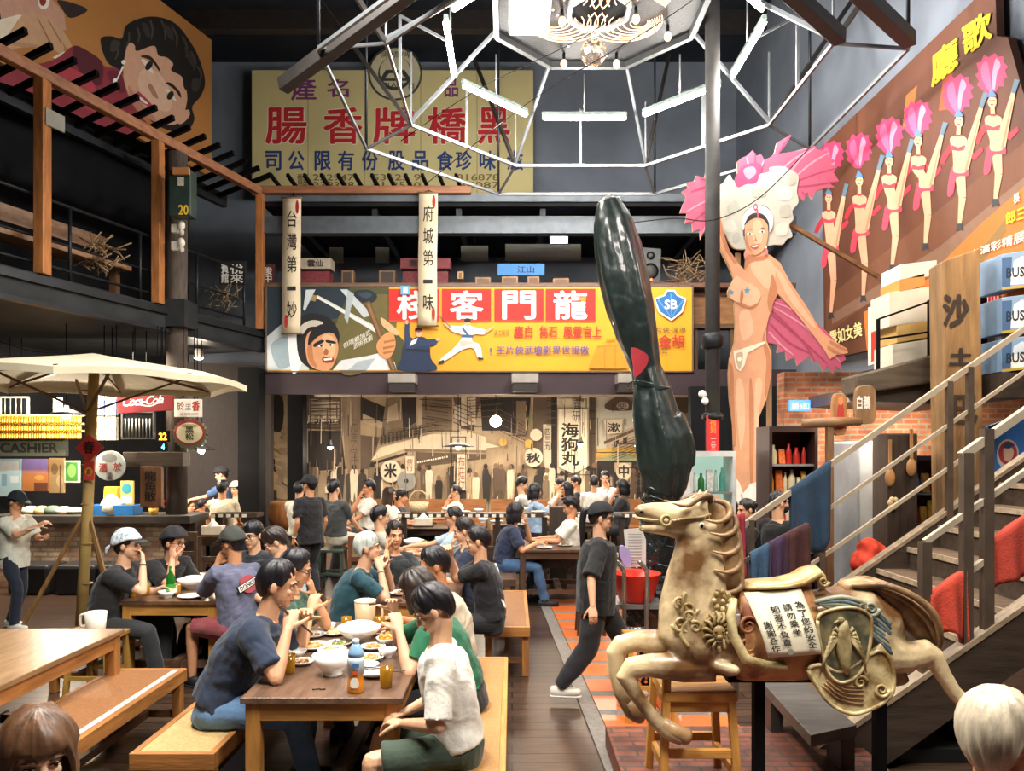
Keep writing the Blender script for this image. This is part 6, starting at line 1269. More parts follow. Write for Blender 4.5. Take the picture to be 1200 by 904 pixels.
bd.layer = 0; sob = bd.paint('stamp',[('#8a8a7c',ellp(*bq(.42,.92),3.4,3.4))])
for v in sob.data.vertices: v.co.y = -.235
# black metal stand
st = thing('horse_stand','black metal stand under the carousel horse','stand',(hp_(490,0).x,HY,0))
m = MB(); a, b_ = hp_(395,605), hp_(600,603); m.box((a.x,HY-.03,a.z-.03),(b_.x+.25,HY+.03,a.z), BLACK); m.build('top_bar',st)
for zx in (492,862):
    p = hp_(zx,605); m = MB(); m.box((p.x-.028,HY-.028,0),(p.x+.028,HY+.028,p.z), BLACK); m.box((p.x-.03,HY-.35,0),(p.x+.03,HY+.35,.04), BLACK); m.build('post',st)
# honey wood bar stool below the horse (on the brick step)
sx0, sx1 = U(758,800,4.25).x, U(866,800,4.0).x; SY0, SY1 = 3.95, 4.35; SW = '#c08a42'
t = thing('bar_stool','honey coloured wooden bar stool under the carousel horse forelegs','stool',((sx0+sx1)/2,4.15,.15))
m = MB(); m.box((sx0+.04,SY0,.66),(sx1-.02,SY1,.72), wood(SW)); m.box((sx0+.06,SY0+.02,.60),(sx1-.04,SY1-.02,.66), wood(SW)); m.build('seat',t,.008)
for x,s in ((sx0+.06,-1),(sx1-.05,1)):
    for y,s2 in ((SY0+.03,-1),(SY1-.03,1)):
        m = MB(); m.bar((x,y,.70 if s>0 else .84),(x+s*.03,y+s2*.03,.15),.042,.042,woodz(SW),up=(0,1,0)); m.build('leg',t,.004)
for z,yy in ((.36,SY0),(.30,SY1)):
    m = MB(); m.box((sx0+.05,yy-.0,z),(sx1-.03,yy+.03,z+.05), wood(SW)); m.build('stretcher',t,.004)
for x in (sx0+.04,sx1-.05):
    m = MB(); m.box((x,SY0,.26),(x+.03,SY1,.31), woody(SW)); m.build('stretcher',t,.004)
# second wooden stool behind
stool(sx1+.30 if False else 1.02,5.6,.62,'ochre stool half hidden behind the horse chest','#b8863f',.34)
# grey bench behind the horse
t = thing('plank_bench','dark grey plank bench behind the carousel horse','bench',(1.95,5.2,0)); m = MB()
A = [G(893,800,.42),G(940,797,.42),G(1004,850,.42),G(950,862,.42)]; m.prism(A,(0,0,-.07),wood('#4b4743')); m.build('seat',t,.006)
for p in (A[0].lerp(A[2],.12),A[0].lerp(A[2],.85)): m = MB(); m.box((p.x-.04,p.y-.1,0),(p.x+.04,p.y+.1,.35),woodz('#3a3633')); m.build('leg',t)
# ================================================================ the tall wrapped leg statue
LY = 6.8
t = thing('wrapped_statue','tall leg shaped statue wrapped in black plastic behind the carousel horse head','statue',(U(768,745,LY).x,LY,0))
PLAS = mat('#1b2725',.34,var=.3,scale=6,bump=.35,bscale=9,kind='black_plastic',coat=.25,stretch=(2.2,2.2,.5)); PLAS2 = mat('#101a1c',.18,var=.4,scale=9,bump=1.0,bscale=20,kind='black_plastic',coat=.6)
def lloft(pts,wd=.85,n=40,folds=0):
    m = MB(); P = [U(p[0],p[1],LY) for p in pts]; secs = []
    for i,p in enumerate(P):
        d = (P[min(i+1,len(P)-1)]-P[max(i-1,0)]).normalized(); y = Vector((0,1,0)); x = d.cross(y).normalized(); r = pts[i][2]*LY/F; secs.append((p,x,y,r,r*wd))
    m.loft(secs,None,n)
    if folds:
        for q in range(len(P)*n):
            i, j = divmod(q,n); g = 2*math.pi*j/n; f = 1+.06*math.sin(5*g+i*.25)+.04*math.sin(9*g-i*.4+1); m.v[q] = tuple(P[i]+(Vector(m.v[q])-P[i])*f)
    return m
m = lloft([(711,231,6),(713,236,14),(718,258,22),(724,290,27),(731,325,29),(739,360,28),(746,392,24),(752,415,20),(756,432,17.5),(762,455,21),(767,485,26),(774,515,30),(779,545,31),(778,565,26),(776,580,22)],folds=1)
Q = lloft([(782,492,20),(793,515,19),(803,535,13),(808,548,7)]); o_ = len(m.v); m.v += Q.v; m.f += [[i+o_ for i in f] for f in Q.f]; m.m += Q.m; m.sm += Q.sm
me = remeshed(m,.014,1); wrinkle(me,.007,13,3,(1,1,.22)); wrinkle(me,.004,40,4,(1,1,.4)); mobj(me,'upper_wrap',t,PLAS)
m = lloft([(776,572,22),(773,600,21),(771,640,22),(769,665,23),(767,690,29),(764,712,33),(762,732,31),(763,745,24)]); me = remeshed(m,.014,2); wrinkle(me,.012,34,6); mobj(me,'lower_wrap',t,PLAS2)
m = lloft([(764,742,18),(764,760,20),(764,790,22)],1); m2 = MB(); p = U(764,742,LY); m2.lathe([(.14,0),(.14,p.z)],(p.x,LY,0),BLACK,16); m2.build('pedestal',t)
m = MB(); 
for py,r in ((452,24),(585,20.5),(612,19.5),(636,20.5),(660,22)):
    m = MB(); c = U(760 if py<500 else 773,py,LY); R_ = r*LY/F*1.02; m.path([c+Vector((R_*math.cos(a),R_*.88*math.sin(a),.03*math.sin(a*2))) for a in [i*math.pi/10 for i in range(21)]],.008,mat('#27393a',.15,coat=.6,kind='tape'),5); m.build('tape',t)
m = MB(); m.prism(cr([U(735,412,LY)-Vector((0,.26,0)),U(752,420,LY)-Vector((0,.27,0)),U(752,432,LY)-Vector((0,.25,0)),U(740,445,LY)-Vector((0,.22,0)),U(737,430,LY)-Vector((0,.24,0))],3),(0,.02,0),mat('#b3303c',.6,kind='fabric')); m.build('red_cloth',t)
# trolley with red basin, menu sheet and purple cloth
t = thing('trolley','chrome framed trolley holding a red basin between the waitress and the wrapped statue','trolley',(.98,6.55,0))
m = MB(); CH = mat('#c4c6c8',.2,.9,.05,kind='chrome')
for x in (.95,1.14): m.path(cr([(x-.07,6.25,1.08),(x-.01,6.25,1.0),(x,6.26,.88),(x,6.3,.05)],5,False),.02,CH,8)
m.rod((.94,6.28,.5),(1.15,6.28,.5),.015,CH); m.rod((.94,6.3,.2),(1.15,6.3,.2),.015,CH); m.build('frame',t)
m = MB(); m.box((.85,6.3,.66),(1.3,6.7,.7),mat('#8a8c8e',.4,.5)); m.build('shelf',t)
for x,y in ((.95,6.3),(1.14,6.3),(.95,6.65),(1.14,6.65)): m = MB(); m.torus((x,y,.045),(1,0,0),(0,0,1),.03,.014,BLACK,12); m.rod((x,y,.05),(x,y,.66),.012,CH); m.build('wheel',t)
t = thing('basin','red plastic basin on the trolley beside the black wrapped statue','basin',(1.08,6.5,.7)); m = MB(); m.lathe([(.13,0),(.15,.02),(.21,.24),(.22,.25),(.2,.24),(.13,.02)],(1.08,6.45,.7),mat('#d8331f',.4,var=.08,kind='plastic'),24); m.build('basin_body',t)
b = frontal(748,665,6.62,'menu_sheet','grey printed menu sheet standing over the red basin','menu'); b.root.location = U(748,665,6.62)
panel(b,[(731,621),(752,619),(757,633),(757,664),(735,665)],.01,mat('#c2c0b8',.7)); b.paint('print',[('#8d8d88',rect(736,626+k*3.4,752,627+k*3.4)) for k in range(11)])
m = MB(); m.prism(cr([U(728,640,6.5),U(738,646,6.5),U(740,662,6.5),U(733,664,6.5),U(727,652,6.5)],3),(0,.06,0),mat('#9a8fc0',.8,kind='fabric')); single(m,'cloth','small lilac cloth hanging over the red basin','cloth')

# ================================================================ the staircase on the right
def sz(x): return .09+.70*(x-1.91)
STW = wood('#5d4a38'); stc = thing('staircase','wide dark timber staircase with red towels on its railing behind the carousel horse','staircase',(3.4,5.6,0))
X0, X1, Yn, Yf = 1.78, 6.6, 4.62, 6.5
for Y,nm in ((Yn,'stringer'),(Yf,'stringer')):
    m = MB(); m.prism([(X0,Y,0),(X0+.5,Y,0),(X1,Y,sz(X1)-.28),(X1,Y,sz(X1)+.02),(X0,Y,max(.0,sz(X0))+.02)],(0,.08,0),wood('#3a2e25')); m.build(nm,stc)
    m = MB(); m.bar((X0,Y+.04,sz(X0)+.04),(X1,Y+.04,sz(X1)+.04),.10,.03,wood('#8a7862')); m.build('stringer_cap',stc)
nst = 17
for k in range(nst):
    x = 2.12+k*.27; z = sz(x)-.02
    m = MB(); m.box((x,Yn+.08,z-.035),(x+.31,Yf,z), wood('#6b5746' if k%2 else '#63503f')); td = m.build('tread',stc); m = MB(); m.box((x-.002,Yn+.08,z-.037),(x+.02,Yf,z+.004), wood('#a39078')); m.build('nosing',td)
    m = MB(); m.box((x+.02,Yn+.08,z-.20),(x+.035,Yf,z-.035), wood('#43362b')); m.build('riser',stc)
RL = mat('#5a4c40',.5,.4,.2,kind='steel'); RLT = mat('#b7a893',.4,.3,.1,kind='steel')
rr_ = thing('stair_railing','far metal railing of the staircase with towels hanging on it','railing',(3.6,Yf,.5))
for dz,mm,w in ((1.18,RLT,.045),(.80,RLT,.03),(.42,RLT,.03)):
    m = MB(); a = 2.0 if dz>1 else 2.35; m.bar((a,Yf,sz(a)+dz),(6.2,Yf,sz(6.2)+dz),w,w,mm); m.build('rail',rr_)
for x in (2.1,2.52,2.72,3.84,4.02,5.1):
    m = MB(); m.box((x-.025,Yf-.025,sz(x)-.05),(x+.025,Yf+.025,sz(x)+1.18),RL); m.build('baluster',rr_)
rn = thing('stair_railing','near metal railing of the staircase at the right edge','railing',(3.2,Yn,.5))
for a,dz,mm,w in ((2.83,1.24,RLT,.05),(2.60,.86,RLT,.035),(2.60,.48,RLT,.035)):
    m = MB(); m.bar((a,Yn+.04,sz(a)+dz),(5.2,Yn+.04,sz(5.2)+dz),w,w,mm); m.build('rail',rn)
for x,dz in ((2.60,.86),(2.86,1.24),(2.99,1.30),(3.55,1.24),(4.1,1.24)):
    m = MB(); m.box((x-.03,Yn+.01,sz(x)),(x+.03,Yn+.07,sz(x)+dz),RL); m.build('baluster',rn)
def towel(p0,p1,drop,hexc,label,Y,fold=.05,seed=0,rag=.12,thick=.012):
    """cloth folded over a rail from p0 to p1 (x,z), hanging drop below"""
    rs = random.Random(seed); vs = []; fs = []; nu, nv = 14, 10
    for side in (-1,1):
        for j in range(nv+1):
            f = j/nv
            for i in range(nu+1):
                g = i/nu; x = p0[0]+(p1[0]-p0[0])*g; z = p0[1]+(p1[1]-p0[1])*g
                d = drop*(1-rag*math.sin(g*5+seed))*(1 if side<0 else .7)
                wv = fold*(.25+f)*math.sin(g*11+seed*2+side)*.5
                vs.append((x+.02*f*math.sin(seed+g*3),Y+side*(.03+.01*f)+wv,z+.03-(d+.03)*f if f else z+.035))
    K = (nv+1)*(nu+1)
    for s in range(2):
        for j in range(nv):
            for i in range(nu): a = s*K+j*(nu+1)+i; fs.append((a,a+1,a+nu+2,a+nu+1))
    for i in range(nu): fs.append((i,i+1,K+i+1,K+i))
    m = MB(); m.add(vs,fs,mat(hexc,.95,var=.14,scale=12,bump=.3,bscale=70,kind='towel'),True)
    o = single(m,'towel',label,'towel','towels on the stair railings'); md = o.modifiers.new('thick','SOLIDIFY'); md.thickness = thick
    return o
def onrail(px,Y,dz): x = (px-600)*Y/F; return (x,sz(x)+dz)
towel(onrail(926,Yf,1.18),onrail(972,Yf,1.18),.62,'#22374c','dark blue towel hung over the top stair rail above the horse',Yf,seed=1)
def pxz(px,py,Y): p = U(px,py,Y); return (p.x,p.z)
hr = thing('towel_rail','low slanted rail carrying dark towels behind the horse saddle','rail',(2.1,6.0,0))
m = MB(); a, b_ = pxz(862,663,6.0), pxz(946,618,6.0); m.bar((a[0],6.0,a[1]),(b_[0],6.0,b_[1]),.03,.03,RL); m.build('rail',hr)
for q in (a,b_): m = MB(); m.box((q[0]-.02,5.98,0),(q[0]+.02,6.02,q[1]),RL); m.build('post',hr)
towel(pxz(878,654,6.0),pxz(904,640,6.0),.48,'#2f4a63','slate blue towel behind the horse saddle',6.0,seed=2)
towel(pxz(900,642,6.0),pxz(922,630,6.0),.50,'#3a2740','plum towel between the slate blue and maroon ones',6.0,seed=3)
towel(pxz(918,632,6.0),pxz(946,618,6.0),.55,'#40201f','maroon brown towel at the right end of the low rail',6.0,seed=4)
towel(pxz(861,610,6.45),pxz(872,606,6.45),.55,'#8a2434','narrow dark red towel behind the horse neck',6.45,seed=5)
towel(onrail(1087,Yn+.04,.48),onrail(1130,Yn+.04,.48),.34,'#b8402c','red orange towel on the near rail beside the horse tail',Yn+.04,seed=6,rag=.25)
towel(onrail(1156,Yn+.04,.55),onrail(1215,Yn+.04,.55),.30,'#a83a2a','red orange towel on the near rail at the right edge of the frame',Yn+.04,seed=7)
# big timber post with brush characters, log beams
pw = thing('timber_post','tall weathered timber post with ink characters right of the boxes','post',(4.26,7.05,0)); c = 4.27
m = MB(); m.hexa([(c-.17,6.95,0),(c+.19,6.95,0),(c+.19,7.2,0),(c-.17,7.2,0),(c-.22,6.95,3.80),(c+.13,6.95,3.92),(c+.13,7.2,3.9),(c-.22,7.2,3.78)],mat('#8a6840',.75,var=.3,scale=2.2,bump=.5,bscale=10,stretch=(6,6,.8),kind='wood')); m.build('timber',pw,.015)
b = Board((0,6.94,0),(1,0,0),(0,0,1),pw); b.text('lettering','沙',(1104,345,1136,384),'#2c1d12',.05); b.text('lettering','土',(1112,408,1140,428),'#2c1d12',.05); b.text('lettering','巴',(1117,463,1146,497),'#3a2a1a',.03)
m = MB(); a = U(1000,428,7.6); 
m.hexa([U(1003,440,7.4),U(1108,412,7.4),U(1110,447,7.4),U(1004,462,7.4)]+[p+Vector((0,.35,0)) for p in (U(1003,440,7.4),U(1108,412,7.4),U(1110,447,7.4),U(1004,462,7.4))],wood('#54483a')); single(m,'log_beam','heavy dark log beam left of the tall timber post','beam',bev=.02)
lo = thing('loft_platform','dark loft platform and thin railing holding the boxes by the dancers billboard','platform',(4.6,8.0,2.6))
m = MB(); m.hexa([U(1003,455,7.5),U(1148,446,7.5),U(1148,475,7.5),U(1004,470,7.5)]+[p+Vector((0,1.2,0)) for p in (U(1003,455,7.5),U(1148,446,7.5),U(1148,475,7.5),U(1004,470,7.5))],wood('#3c3129')); m.box((4.5,6.8,2.5),(4.8,8.6,2.73),wood('#3c3129')); m.build('deck',lo)
for (p,q) in (((1030,374),(1205,314)),((1030,398),(1205,372)),((1103,368),(1205,366))):
    m = MB(); m.bar(U(p[0],p[1],7.45),U(min(q[0],1152),q[1]+(0 if q[0]<1153 else (p[1]-q[1])*(q[0]-1152)/(q[0]-p[0])),7.45),.02,.02,BLACK); m.build('rail',lo)
for px,y0,y1 in ((1029,374,455),(1089,352,440),(1152,330,440)): m = MB(); m.bar(U(px,y0,7.45),U(px,y1,7.45),.03 if px<1150 else .07,.03,BLACK,up=(0,1,0)); m.build('railing_post',lo)
def carton(px0,px1,py0,py1,Y,d,hexc,name,label,cat,skew=0,texts=(),shapes=()):
    t = thing(name,label,cat,U((px0+px1)/2,py1,Y)); b = Board((0,Y,0),(1,0,0),(0,0,1),t)
    m = MB(); m.prism([b.at(px0,py0),b.at(px1,py0-skew),b.at(px1,py1-skew),b.at(px0,py1)],(0,d,0),mat(hexc,.65,var=.07,kind='cardboard')); m.build('box',t,.006)
    if shapes: b.paint('print',shapes)
    for x in texts: b.text('lettering',*x)
    return b
WH = '#d5cdb9'
for (x0,x1,y0,y1,h,lab,sk) in ((1046,1094,404,438,WH,'lowest white cloth wrapped box on the loft',7),(1051,1092,382,402,'#c9a45e','tan carton between two white wrapped boxes on the loft',7),(1042,1096,343,383,WH,'big white cloth wrapped box on the loft',8),(1054,1084,328,343,'#d98c44','orange carton on top of the white wrapped boxes',8),(1055,1098,310,328,'#dcd8ca','pale plastic tub topmost on the loft stack',5)):
    carton(x0,x1,y0,y1,7.7,.4,h,'wrapped_box' if h==WH else 'carton',lab,'box',sk)
for k,(y0,y1) in enumerate(((292,340),(343,391),(392,436))):
    lab = ('top','middle','bottom')[k]
    b = carton(1174,1203,y0+6,y1,6.9,.4,'#7f9cba','beer_carton',lab+' blue beer carton of the stack at the right edge','carton',4,(('BUSCH',[(1179,y0+22),(1218,y0+19),(1218,y0+31),(1179,y0+34)],'#1d2b3f',.03),),
       (('#c9d8e4',[(1188,y0+14),(1198,y0+8),(1208,y0+14),(1214,y0+40),(1184,y0+42)]),('#f0f0ec',ellp(1193,y0+32,9,9)),('#3f5f86',[(1174,y0+10),(1186,y0+9),(1184,y0+44),(1174,y0+45)]),('#b89a3a',[(1174,y1-3),(1203,y1-6),(1203,y1-3),(1174,y1)])))
# signs and lower shop area under the loft
plate(925,469,950,482,8.6,'lit_sign','lit blue arrow sign right of the showgirl legs','sign','#2a62c0',(('廁所',(928,471.5,936,480),'#e8f4ff',.02),('→出口',(937,471.5,948,480),'#e8f4ff',.0)),m_=mat('#2f6fd0',.4,emit=1.3))
for (x0,x1,y0,y1,Y,h,lab,tx) in ((977,992,461,510,7.14,'#b07848','upright carved plank with red carving beside the white character sign',()),(1004,1026,452,497,7.13,'#8a6844','weathered wooden sign with white characters 白鵝',(('白鵝',(1004,464,1020,480),'#f0ebe0',.03),))):
    t = thing('wooden_sign',lab,'sign',U((x0+x1)/2,y1,Y)); b = Board((0,Y,0),(1,0,0),(0,0,1),t); m = MB(); m.prism([b.at(p.x,p.y) for p in cr([((x0+x1)/2,y0),(x1,y0+6),(x1,y1-6),((x0+x1)/2+2,y1),(x0,y1-4),(x0,y0+6)],4)],(0,.06,0),woodz(h)); m.build('plank',t,.005)
    for q in tx: b.text('lettering',*q)
    if not tx: b.paint('red_carving',[('#b8362c',[(982,476),(988,474),(989,500),(981,502)],1),('#d88a5a',ellp(985,470,3,5))])
m = MB(); m.path([U(940,497,7.15),U(975,495,7.1),U(1008,494,7.15)],[.045,.05,.04],wood('#8d6a48'),9); single(m,'log_shelf','short horizontal log below the carved plank','log')
m = MB(); m.bar(U(972,497,7.12),(U(972,497,7.12).x,7.12,0),.06,.06,woodz('#7a5a3c'),up=(0,1,0)); single(m,'sign_stake','wooden stake under the carved plank','post')
t = thing('timber_post','dark squat timber post with hanging wooden spoons behind the far stair rail','post',(3.85,6.9,0)); m = MB(); a0, a1 = U(1040,508,7.0), U(1073,508,7.0)
m.box((a0.x,7.0,0),(a1.x+.02,7.3,a0.z), woodz('#3a2d24')); m.build('timber',t,.012)
for px,py,nm in ((1043,560,'wooden_spoon'),(1068,548,'wooden_spoon')):
    c = U(px,py,6.97); m = MB(); m.ell(c,(.05,.02,.085),woodz('#a8794a')); m.bar(c,c+Vector((0,0,.36)),.025,.02,woodz('#a8794a'),up=(0,1,0)); single(m,nm,'carved wooden spoon on the dark squat post, '+('left one' if px<1050 else 'right one'),'spoon')
c = U(1047,590,6.96); m = MB()
for k in range(6): m.ell(c+Vector((.03*math.cos(k),0,.035*math.sin(k))),(.03,.02,.03),mat('#d2b787',.8),nu=8,nv=6)
single(m,'garlic_bundle','small pale garlic bundle under the left wooden spoon','garlic')
# refrigerator with grey side, drink cabinet, snack shelves
t = thing('refrigerator','tall pale grey refrigerator seen behind the far stair rail','refrigerator',(3.6,8.0,0)); a0, a1 = U(1006,517,7.9), U(1046,640,7.9); m = MB(); m.box((a0.x,7.9,0),(a1.x+.25,8.6,a0.z),mat('#a9adb0',.45,kind='enamel')); m.build('body',t,.015)
m = MB(); m.box((a0.x-.02,7.88,.05),(a0.x,8.6,a0.z-.03),mat('#7d8288',.3)); m.build('door',t)
def shelves(x0,x1,Y,z1,label,seed,cols,rows,depth=.4,name='snack_shelf',glowc=None,sz_=(.05,.11)):
    rs = random.Random(seed); t = thing(name,label,'shelf' if 'shelf' in name else 'cabinet',((x0+x1)/2,Y,0)); m = MB(); fm = mat('#3a2420' if 'shelf' in name else '#d8dad8',.5)
    m.box((x0-.03,Y,0),(x0,Y+depth,z1),fm); m.box((x1,Y,0),(x1+.03,Y+depth,z1),fm); m.box((x0,Y+depth-.02,0),(x1,Y+depth,z1),mat('#b9d8c8' if glowc else '#5a2a24',.6,emit=.5 if glowc else 0)); m.box((x0-.03,Y,z1),(x1+.03,Y+depth,z1+.06),fm); m.build('frame',t)
    for r in range(rows):
        z = .12+r*(z1-.15)/rows; m = MB(); m.box((x0,Y+.02,z-.02),(x1,Y+depth-.02,z),mat('#8a8a86',.5)); m.build('shelf',t); x = x0+.03
        hh = (z1-.15)/rows
        while x < x1-sz_[0]:
            w = rs.uniform(*sz_); h = hh*rs.uniform(.5,.85); c = rs.choice(cols); g = single_item(x+w/2,Y+depth*.4,z,w,h,c,label,rs.random()<.4)
            x += w*1.12
    return t
def single_item(x,Y,z,w,h,c,label,round_):
    m = MB()
    if round_: m.lathe([(w*.42,0),(w*.45,h*.02),(w*.45,h*.62),(w*.2,h*.82),(w*.18,h),(0.01,h)],(x,Y,z),mat(c,.35,kind='plastic'),12); nm = 'bottle'
    else: m.hexa([(x-w*.48,Y-.04,z),(x+w*.48,Y-.04,z),(x+w*.48,Y+.04,z),(x-w*.48,Y+.04,z),(x-w*.44,Y-.01,z+h),(x+w*.44,Y-.01,z+h),(x+w*.44,Y+.02,z+h),(x-w*.44,Y+.02,z+h)],mat(c,.4,var=.3,scale=30,kind='packet')); nm = 'snack_packet'
    g = 'goods on the '+label.split(',')[0]
    return single(m,nm,('plastic bottle' if nm=='bottle' else 'printed packet')+' on the '+label,nm.replace('_',' '),g,bev=0 if round_ else .006)
shelves(2.62,3.05,7.45,2.2,'red framed snack shelf left of the grey refrigerator',11,['#d8362a','#e8702c','#f0b040','#d84a2a','#e8d8b0','#e89a30'],7,sz_=(.04,.08))
shelves(1.98,2.42,8.1,1.95,'glass drinks cabinet behind the two staff in black',12,['#3f9a4c','#c8e0d0','#d84a3a','#5fb0a0','#e8e8e0','#2f7a3a'],5,name='drinks_cabinet',glowc=1)
shelves(3.95,5.1,8.6,1.9,'long souvenir shelf behind the stair balusters',13,['#d8a23a','#c83a30','#e0d0b0','#6a8ab0','#b86a3a','#5a9a60','#4a3a8a'],5)
b = plate(1158,494,1206,578,7.6,'poster','bright blue poster with a red circle behind the stairs at the right edge','poster','#3f78c4',(),(('#d8d0c4',ellp(1181,533,13,18)),('#b8404a',ellp(1181,531,11,14)),('#e0b8a0',[(1176,526),(1183,522),(1188,530),(1184,540),(1177,539)],1),('#3a4a6a',[(1175,524),(1181,518),(1188,522),(1182,526)],1),('#2f5c9a',rect(1160,562,1204,577)),('#e8d8c0',[(1176,560),(1184,556),(1188,568),(1178,570)],1)),quad=[(1158,500),(1206,482),(1206,572),(1164,578)])
BRK = mat('#b0603f',.8,kind='brick',hex2='#c98058',scale=4)
m = MB(); m.box((3.9,10.6,0),(7.6,10.9,3.15),BRK); o = struct(m,'wall_rear'); upright_brick(o)
m = MB(); m.box((3.0,12.4,0),(5.0,12.6,3.1),DKW); struct(m,'trim_20')
# red cloth heap on a crate, dark boxes under the stairs
t = thing('red_cloth','bright red orange cloth heap on a stool at the foot of the shop shelves','cloth',U(1022,660,6.9)); m = MB(); 
for (px,py,r) in ((1020,645,.10),(1012,660,.11),(1030,652,.10),(1010,678,.09),(1008,694,.07)): m.ell(U(px,py,6.9),(r,.14,r*1.1))
me = remeshed(m,.02,2); wrinkle(me,.02,30,9); mobj(me,'cloth',t,mat('#c8371c',.85,var=.1,kind='fabric'))
stool(U(1026,0,6.95).x,6.95,.75,'dark stool under the red orange cloth heap','#2a211b',.3)
for k,(px,py,Y,w,h,lab,hx) in enumerate(((1075,868,4.95,.22,.18,'black sound mixer box under the stairs','#17181a'),(1040,880,5.2,.2,.12,'dark red box under the stairs','#4a1c18'),(1125,800,5.4,.2,.35,'black amplifier box under the stairs','#1b1b1d'))):
    c = U(px,py,Y); m = MB(); m.box((c.x-w,Y-.2,0),(c.x+w,Y+.2,max(.1,c.z)),mat(hx,.5)); single(m,'equipment_box',lab,'box',bev=.01)
# ================================================================ people
SKINS = ['#d9a27c','#cf946c','#e0ad8a','#c98c66','#dca884']
def ik(S, W, l1, l2, pole):
    d = W-S; D = d.length; mx = (l1+l2)*.985
    if D > mx: W = S+d*(mx/D); d = W-S; D = mx
    if D < abs(l1-l2)+.06: D = abs(l1-l2)+.06; W = S+d.normalized()*D; d = W-S
    a = (l1*l1-l2*l2+D*D)/(2*D); h = math.sqrt(max(1e-6, l1*l1-a*a)); n = d.normalized()
    p = pole-n*pole.dot(n); p = p.normalized() if p.length > 1e-4 else n.orthogonal().normalized()
    return S+n*a+p*h, W
def hand(m, w, d, n, s, side, curl, near):
    """palm, five fingers and thumb; d finger direction, n palm normal, side +1/-1 thumb side along d x n"""
    d = d.normalized(); n = (n-d*n.dot(d)); n = n.normalized() if n.length > 1e-4 else d.orthogonal().normalized(); l = d.cross(n)*side
    pc = w+d*.045*s
    m.loft([(w+d*t*s,l,n,a*s,b_*s) for t,a,b_ in ((-.01,.024,.018),(.02,.031,.017),(.055,.040,.016),(.085,.040,.014),(.095,.034,.011))], None, 12)
    for k,(o,L) in enumerate(((.030,.068),(.010,.077),(-.011,.072),(-.030,.056))):
        p = w+d*.088*s+l*o*s; q = d+l*o*1.2; q.normalize(); r = (.0088 if k<3 else .0078)*s
        for j,f in enumerate((.46,.30,.24)):
            a = curl*(.55+.25*j)*(1+.08*k); q2 = q*math.cos(a)+n*math.sin(a); n_ = n*math.cos(a)-q*math.sin(a)
            e = p+q2*L*f*s; m.cone(p,r,e,r*.9,None,8); p = e; r *= .9; q = q2; n = n_ if False else n
            q = q2
    p = w+d*.022*s+l*.026*s; q = (d*.62+l*.66+n*.35).normalized()
    for L,r0,r1 in ((.045,.0135,.0115),(.032,.011,.0095),(.026,.0095,.008)):
        e = p+q*L*s; m.cone(p,r0*s,e,r1*s,None,8); p = e; q = (q+d*.22-l*.14+n*.25*curl).normalized()
